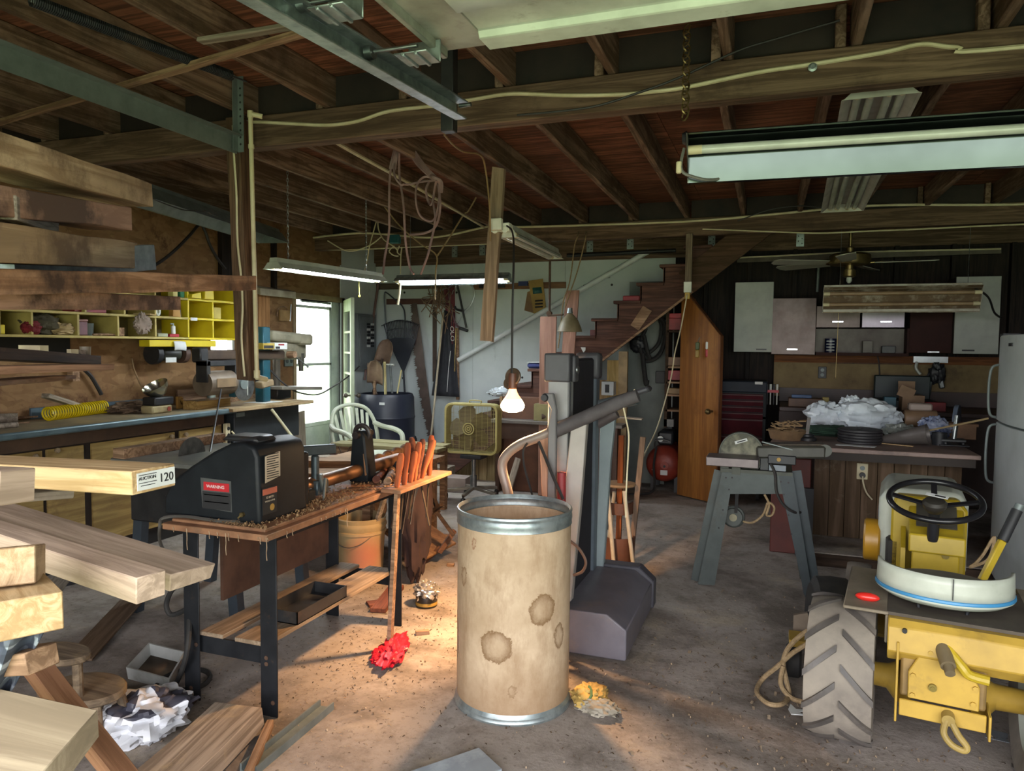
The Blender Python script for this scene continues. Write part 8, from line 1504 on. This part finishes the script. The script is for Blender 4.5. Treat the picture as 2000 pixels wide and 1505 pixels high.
def tire(cx, cy, R, W, name, lugs=True):
    prof = [(R*.62,-W/2*.8),(R*.82,-W/2),(R*.93,-W/2*.97),(R*.955,-W/2*.7),(R*.965,0),(R*.955,W/2*.7),(R*.93,W/2*.97),(R*.82,W/2),(R*.62,W/2*.8)]
    w_ = part(T, name, B().rev(prof, (cx, cy, R), (1,0,0), 64), tirem); nl = 13
    if lugs:
        for k in range(nl):
            for s in (-1, 1):
                b = B(); vs = []; th0 = 2*math.pi*(k+(.5 if s > 0 else 0))/nl; m_ = 6
                for i in range(m_+1):
                    f = i/m_; x = s*(.008+f*W*.47); th = th0-f*.40
                    for dth in (-.045, .045):
                        for rr_ in (R*.955-.012*max(0, f-.7), R*1.0-.05*max(0, f-.75)*R*2): vs.append((cx+x, cy+rr_*math.sin(th+dth), R+rr_*math.cos(th+dth)))
                fs_ = []
                for i in range(m_): a_ = i*4; c_ = a_+4; fs_ += [(a_, a_+1, c_+1, c_), (a_+2, c_+2, c_+3, a_+3), (a_+1, a_+3, c_+3, c_+1), (a_, c_, c_+2, a_+2)]
                fs_ += [(0,2,3,1), (m_*4, m_*4+1, m_*4+3, m_*4+2)]; b.add(vs, fs_); part(w_, 'tread_lug', b, lugm, smooth=0)
    part(w_, 'rim', B().rev([(R*.62,-W*.4),(R*.6,-W*.3),(R*.5,-W*.1),(R*.2,-W*.08),(R*.15,-W*.2),(0,-W*.2)], (cx, cy, R), (1,0,0), 32).rev([(R*.62,W*.4),(R*.6,W*.3),(R*.5,W*.1),(R*.2,W*.08),(R*.15,W*.2),(0,W*.2)], (cx, cy, R), (1,0,0), 32), twh); return w_
tire(Tp(1637, 1320, -.2).x, 0, RT, WT, 'rear_tire'); tire(.37, 0, RT, WT, 'rear_tire')
tire(-.30, 1.15, .19, .12, 'front_tire', False); tire(.30, 1.15, .19, .12, 'front_tire', False)
q0, q1 = Tp(1735, 1205, -.15), Tp(1985, 1250, -.15); z1_ = q0.z; z0_ = Tp(1740, 1288, -.15).z; xa, xb = q0.x, .285
part(T, 'rear_panel', B().prism([(-.15,z1_),(-.175,z1_-.02),(-.185,z0_+.045),(-.14,z0_),(-.13,z0_),(-.17,z0_+.05),(-.16,z1_-.03),(.25,z1_-.03),(.25,z1_)], (xa, 0, 0), (0,1,0), (0,0,1), xb-xa), ty_, bevel=.004)
part(T, 'seat_deck', B().bx(xa-.005, xb+.005, -.12, .34, z1_, z1_+.012), mat('dusty_deck', '4e463c', '3d362e', 7, .8)); hp_ = Tp(1767, 1232, -.187); part(T, 'panel_hole', B().cyl(hp_+V((0,.01,0)), hp_+V((0,-.003,0)), .008), dark_dot)
part(T, 'fender', B().bx(-.305, xa, -.13, .42, z1_+.0, z1_+.012).bx(xa-.01, xa, -.13, .40, z0_+.05, z1_), dust, bevel=.004); part(T, 'fender', B().bx(xb, .37, -.13, .42, z1_, z1_+.012).bx(xb, xb+.01, -.13, .4, z0_+.05, z1_), dust, bevel=.004)
rp_ = Tp(1694, 1172, -.03); part(T, 'tail_reflector', B().ball((rp_.x, -.03, z1_+.025), (.042,.018,.016), 20, 10), mat('reflector_red', 'd02c24', 'b8241d', 5, .3))
# seat: white pan with a blue stripe
def seat_ring(k, n=40): t = math.pi+math.pi*k/n; return math.cos(t), math.sin(t)
sl, sr = Tp(1713, 1150, .0), Tp(1987, 1175, .0); sxm, sw_ = (sl.x+sr.x)/2, (sr.x-sl.x)/2; zs0 = z1_+.05; hs = .105
def seat_wall(z0, z1, off0, off1): return B().grid(lambda u, v: (lambda c, s: (sxm+c*(sw_+lerp(off0, off1, v)), .10+s*(.19+lerp(off0, off1, v)) , lerp(z0, z1, v)+.0*u))(math.cos(math.pi+math.pi*u), math.sin(math.pi+math.pi*u)), 40, 3)
part(T, 'seat_shell', seat_wall(zs0+.022, zs0+hs, 0, -.004), twh, solid=.012); st2 = part(T, 'seat_stripe', seat_wall(zs0+.012, zs0+.024, .005, .003), mat('stripe_blue', '3f86b5', '3676a1', 5, .4), 'blue stripe along the seat rim', solid=.012); part(T, 'seat_lower_rim', seat_wall(zs0-.012, zs0+.012, -.03, .004), twh, solid=.012)
part(T, 'seat_pan', B().add([(sxm+math.cos(t)*(sw_-.01), .10+math.sin(t)*(.18 if math.sin(t) < 0 else .22), zs0+z) for z in (0,.02) for t in [2*math.pi*k/40 for k in range(40)]], [tuple(range(39,-1,-1)), tuple(range(40,80))]+[(k, (k+1) % 40, 40+(k+1) % 40, 40+k) for k in range(40)]), mat('seat_dusty', '7f7a6e', '69645a', 6, .8)); part(T, 'seat_spring', B().tube(curve([(sxm-.08,-.02,z1_+.01),(sxm-.07,.0,zs0-.01),(sxm+.06,.0,zs0-.01),(sxm+.07,-.02,z1_+.01)]), .006, 6), black)
sm_ = Tp(1862, 1140, -.09); part(T, 'seat_seam', B().bx(sm_.x-.0015, sm_.x+.0015, -.101, -.096, zs0+.03, zs0+hs), black)
# transaxle, axles, hitch
gt, gb_ = Tp(1845, 1275, -.2), Tp(1845, 1385, -.2); gx = gt.x
part(T, 'transaxle', B().prism([(gx-.13,gb_.z),(gx+.13,gb_.z-.0),(gx+.13,gb_.z+.14),(gx+.05,gb_.z+.225),(gx-.05,gb_.z+.225),(gx-.13,gb_.z+.14)], (0,-.16,0), (1,0,0), (0,0,1), -.25), mat('transaxle_dusty', '8b7040', '6d5833', 7, .6, .1, .05), bevel=.01, segs=2)
cov = part(T, 'cover_plate', B().prism([(gx-.105,gb_.z+.005),(gx+.108,gb_.z+.005),(gx+.108,gb_.z+.085),(gx+.055,gb_.z+.185),(gx-.01,gb_.z+.205),(gx-.06,gb_.z+.19),(gx-.105,gb_.z+.1)], (0,-.178,0), (1,0,0), (0,0,1), -.02), ty_, bevel=.003)
for x, z in ((-.09,.02),(.09,.03),(-.09,.09),(.095,.085),(-.04,.18),(.035,.18)): part(cov, 'bolt', B().cyl((gx+x,-.178,gb_.z+z),(gx+x,-.186,gb_.z+z),.0085,n=6), ty_)
part(cov, 'drain_plug', B().cyl((gx-.03,-.178,gb_.z+.06),(gx-.03,-.188,gb_.z+.06),.013).cyl((gx-.03,-.188,gb_.z+.06),(gx-.03,-.192,gb_.z+.06),.006), mat('plug_brass', '8a7a3c', '70632f', 5, .4, .5))
ay = RT
for s, x1 in ((-1, -.24), (1, .31)): part(T, 'axle_housing', B().tube([(gx+s*.09, .0, ay-.01), (gx+s*.14, 0, ay-.005), (gx+s*.17, 0, ay), (x1, 0, ay)], [.10,.07,.045,.04], 16), ty_)
for s in (-1, 1): part(T, 'hitch_side', B().bx(gx+s*.14-.004, gx+s*.14+.004, -.19, .0, gb_.z-.085, gb_.z+(.20 if s < 0 else .0)), ty_, bevel=.002)
part(T, 'hitch_plate', B().bx(gx-.13, gx+.13, -.186, -.176, gb_.z-.06, gb_.z+.0), ty_, bevel=.003)
sh0, sh1 = (gx-.015,-.12,gb_.z+.225), (gx+.01,-.235,gb_.z+.165); part(T, 'lift_shaft', B().cyl(sh0, sh1, .024, n=20).cyl(sh1, (gx+.015,-.26,gb_.z+.15), .016), mat('shaft_dusty', '6f6249', '5a4f3b', 8, .6)); part(T, 'shaft_collar', B().torus(V(sh0)+V((0,-.02,-.01)), .03, .01, (.2,-1,-.5)), tb); part(T, 'lift_arm', B().tube(curve([V(sh0)+V((.02,-.05,-.02)), (gx+.05,-.2,gb_.z+.16), (gx+.075,-.2,gb_.z+.135), (gx+.13,-.2,gb_.z+.128)]), .017, 10), tb)
hk = Tp(1852, 1405, -.21); part(T, 'draw_hook', B().cyl(hk+V((0,.03,.005)), hk+V((0,-.01,.0)), .02).tube(curve([hk+V((-.005,0,-.0)), hk+V((-.012,-.005,-.045)), hk+V((.01,-.015,-.075)), hk+V((.045,-.02,-.085)), hk+V((.055,-.02,-.07)), hk+V((.03,-.012,-.04)), hk+V((.012,0,-.01))], 6), .011, 10), mat('hook_dusty', 'a18a4a', '84703b', 7, .6))
part(T, 'frame', B().bx(-.11, .13, .05, 1.3, .22, .30), mat('frame_dark_yellow', '7a6426', '604e1e', 6, .6))
# dash, wheel, hood
d0, d1 = Tp(1775, 1038, .72), Tp(1886, 1080, .72); zd1, zd0 = Tp(1780, 1040, .72).z, Tp(1780, 1075, .72).z; dxa, dxb = d0.x, d1.x
part(T, 'dash_panel', B().prism([(.70,zd0),(.74,zd0),(.98,zd1+.10),(.94,zd1+.12),(.78,zd1+.005),(.71,zd1)], (dxa, 0, 0), (0,1,0), (0,0,1), dxb-dxa), tb, bevel=.008, segs=2); part(T, 'instrument_plate', B().prism([(.795,zd1+.018),(.92,zd1+.108),(.915,zd1+.114),(.79,zd1+.024)], (dxa+.03, 0, 0), (0,1,0), (0,0,1), dxb-dxa-.06), mat('instrument_grey', '4d4a42', '3b3933', 9, .6)); 
lz = Tp(1860, 1122, .74).z; part(T, 'lower_dash', B().bx(dxa+.015, dxb-.02, .74, .98, .30, zd0+.005), tb, bevel=.006); part(T, 'side_shield', B().prism([(.74,.30),(1.0,.30),(1.02,zd1+.05),(.76,zd0)], (dxa-.03, 0, 0), (0,1,0), (0,0,1), .02), tb); kq = Tp(1847, 1085, .738); part(T, 'ignition', B().cyl(kq+V((0,.0,0)), kq+V((0,-.01,0)), .014), mat('plug_brass', '8a7a3c'))
h0_, h1_ = Tp(1712, 965, 1.0), Tp(1735, 1045, 1.0); hw = .19; hx0 = Tp(1716, 1000, 1.0).x; hxm = hx0+hw; zt_ = Tp(1740, 950, 1.0).z
part(T, 'hood', B().prism([(-hw,.42),(hw,.42),(hw,zt_-.06),(hw*.8,zt_),(-hw*.8,zt_),(-hw,zt_-.06)], (hxm, .97, 0), (1,0,0), (0,0,1), -.52), twh, bevel=.03, segs=3); part(T, 'cowl', B().prism([(-hw*.7,.36),(hw*.95,.36),(hw*.95,zt_-.07),(hw*.75,zt_-.02),(-hw*.6,zt_-.02),(-hw*.7,zt_-.08)], (hxm, .90, 0), (1,0,0), (0,0,1), -.08), tb, bevel=.01)
part(T, 'hood_decal', B().bx(hxm-hw-.002, hxm-hw+.001, 1.02, 1.2, zt_-.16, zt_-.11), mat('decal_blue', '454e6b', '383f57')); 
sc2 = Tp(1826, 977, .66); tl2 = Matrix.Rotation(math.radians(18), 3, 'X') @ V((0,0,1)); R_w = .18
sw = part(T, 'steering_wheel', B().torus(sc2, R_w, .0135, tl2, 56, 12), mat('wheel_gloss_black', '17171a', '202023', 6, .3)); uu = V((1,0,0)); vv = tl2.cross(uu)
for a_ in (8, 172, 90): e_ = uu*math.cos(math.radians(a_))+vv*math.sin(math.radians(a_)); part(sw, 'spoke', B().bar(sc2-tl2*.03, sc2+e_*R_w, .024, .01, tl2), mat('wheel_gloss_black', '17171a'))
part(sw, 'hub', B().rev([(0,.012),(.04,.01),(.05,-.002),(.046,-.022),(.03,-.045),(0,-.05)], sc2-tl2*.01, tl2, 28), mat('hub_dark_dusty', '37342f', '28261f', 6, .4, dirt='6a6050', dlo=.5, dhi=.75)); part(T, 'steering_column', B().cyl(sc2-tl2*.03, sc2-tl2*.2, .024), blackplastic)
tg_ = part(sw, 'lot_sticker', B().bar(sc2+tl2*.02+uu*-.035+vv*.02, sc2+tl2*.02+uu*.05+vv*-.005, .024, .002, tl2), paper); part(sw, 'print_line', B().bar(sc2+tl2*.0215+uu*.0+vv*.009, sc2+tl2*.0215+uu*.04+vv*-.002, .01, .001, tl2), ink)
cy_ = Tp(1700, 1052, 1.05); part(T, 'pto_drum', B().cyl(cy_+V((-.03,0,0)), cy_+V((.045,0,0)), .105, n=36).cyl(cy_+V((.04,0,0)), cy_+V((.1,0,0)), .03), mat('drum_amber', 'a87d22', '8d681b', 5, .4), bevel=.008); part(T, 'engine_block', B().bx(cy_.x+.06, dxa+.02, 1.0, 1.3, .28, cy_.z+.12).bx(cy_.x+.07, cy_.x+.13, .9, 1.0, .25, cy_.z+.05), mat('engine_dark', '2c2a26', '201e1b', 8, .6, .3), bevel=.012)
l0, l1, l2_ = Tp(1914, 1140, .42), Tp(1958, 1055, .46), Tp(1992, 985, .50); part(T, 'lift_lever', B().bar(l0, l1, .022, .03), tb, bevel=.004); part(T, 'lever_grip', B().cyl(l1, lerp(l1, l2_, .85), .02, n=16), mat('grip_black', '222326', '191a1c', 9, .6)); part(T, 'lever_tip', B().cyl(lerp(l1, l2_, .85), l2_, .016), greysteel)
part(T, 'foot_rest', B().bx(-.32, -.12, .4, .85, .27, .285).bx(.14, .36, .4, .85, .27, .285), mat('foot_rest_yellow', '8f7626', '755f1f', 6, .6)); rc = Tp(1905, 1100, .9); part(T, 'rope', B().tube(curve([rc, rc+V((.03,0,.05)), rc+V((.07,.02,.13)), rc+V((.05,0,.03)), rc+V((-.02,0,-.02)), rc]), .007, 6), ropem)
# mower deck wheel and rope left of the tire
T = thing('mower_deck', 'yellow mower deck corner with small black wheel behind the tractor tire', 'mower deck', onf(1565, 1330)); wq = P(1548, 1305, Y=3.5); wpart(T, 'gauge_wheel', B().cyl((wq.x-.03, 3.5, .075), (wq.x+.035, 3.5, .075), .075, n=28), rubber, bevel=.01); wpart(T, 'bracket', B().bx(wq.x-.02, wq.x+.12, 3.44, 3.56, .16, .19).bx(wq.x+.05, wq.x+.065, 3.46, 3.54, .05, .18), ty_); wpart(T, 'shell', B().bx(wq.x+.09, wq.x+.15, 3.42, 3.6, .10, .2), mat('deck_shadow_yellow', '7f6825', '64521d', 6, .6), bevel=.02); wpart(T, 'deflector', B().prism([(0,0),(.11,0),(.06,.16),(.0,.14)], P(1548,1255,Y=3.62), (1,0,0), (0,0,1), .02), mat('deflector_tan', '77695a', '5f5347', 6, .7))
solow('tan_rope', 'tan braided rope looped from the tractor tire onto the floor', 'rope', B().tube(curve([P(1600,1222,Y=3.35), P(1570,1236,Y=3.35), P(1542,1262,Y=3.35), P(1530,1290,Y=3.32), P(1535,1325,Y=3.3), onf(1541,1358,.012), onf(1525,1375,.012), onf(1498,1372,.012), onf(1478,1350,.012), onf(1490,1325,.03), P(1520,1300,Y=3.32), P(1548,1275,Y=3.33), P(1580,1255,Y=3.34)]), .0105, 8).tube(curve([P(1530,1300,Y=3.3), P(1525,1335,Y=3.28), onf(1545,1362,.012), onf(1575,1372,.012)]), .0105, 8), ropem)
a = onf(1545, 1395); solow('torn_paper', 'torn pale scrap lying beside the tractor tire', 'paper', B().prism([(0,0),(.05,.01),(.03,.03),(.07,.06),(.02,.05),(0,.09),(-.01,.04)], a, (1,0,0), (0,1,0), .004), paper); solow('paper_sheet', 'grey sheet lying on the floor under the tractor', 'paper', B().bx(.02,.17,-.05,.06,0,.002) if False else B().prism([(0,0),(.12,-.02),(.14,.05),(.02,.08)], onf(1925,1440), (1,0,0), (0,1,0), .002), mat('grey_sheet', '7c8288', '676d73'))
solow('tire_behind', 'dark block-tread tire lying behind the rear wheel', 'tire', B().rev([(.16,-.07),(.22,-.09),(.255,-.07),(.26,0),(.255,.07),(.22,.09),(.16,.07)], P(1625, 1165, Y=3.75)+V((0,0,-.17)), (1,.1,0), 40), rubber)
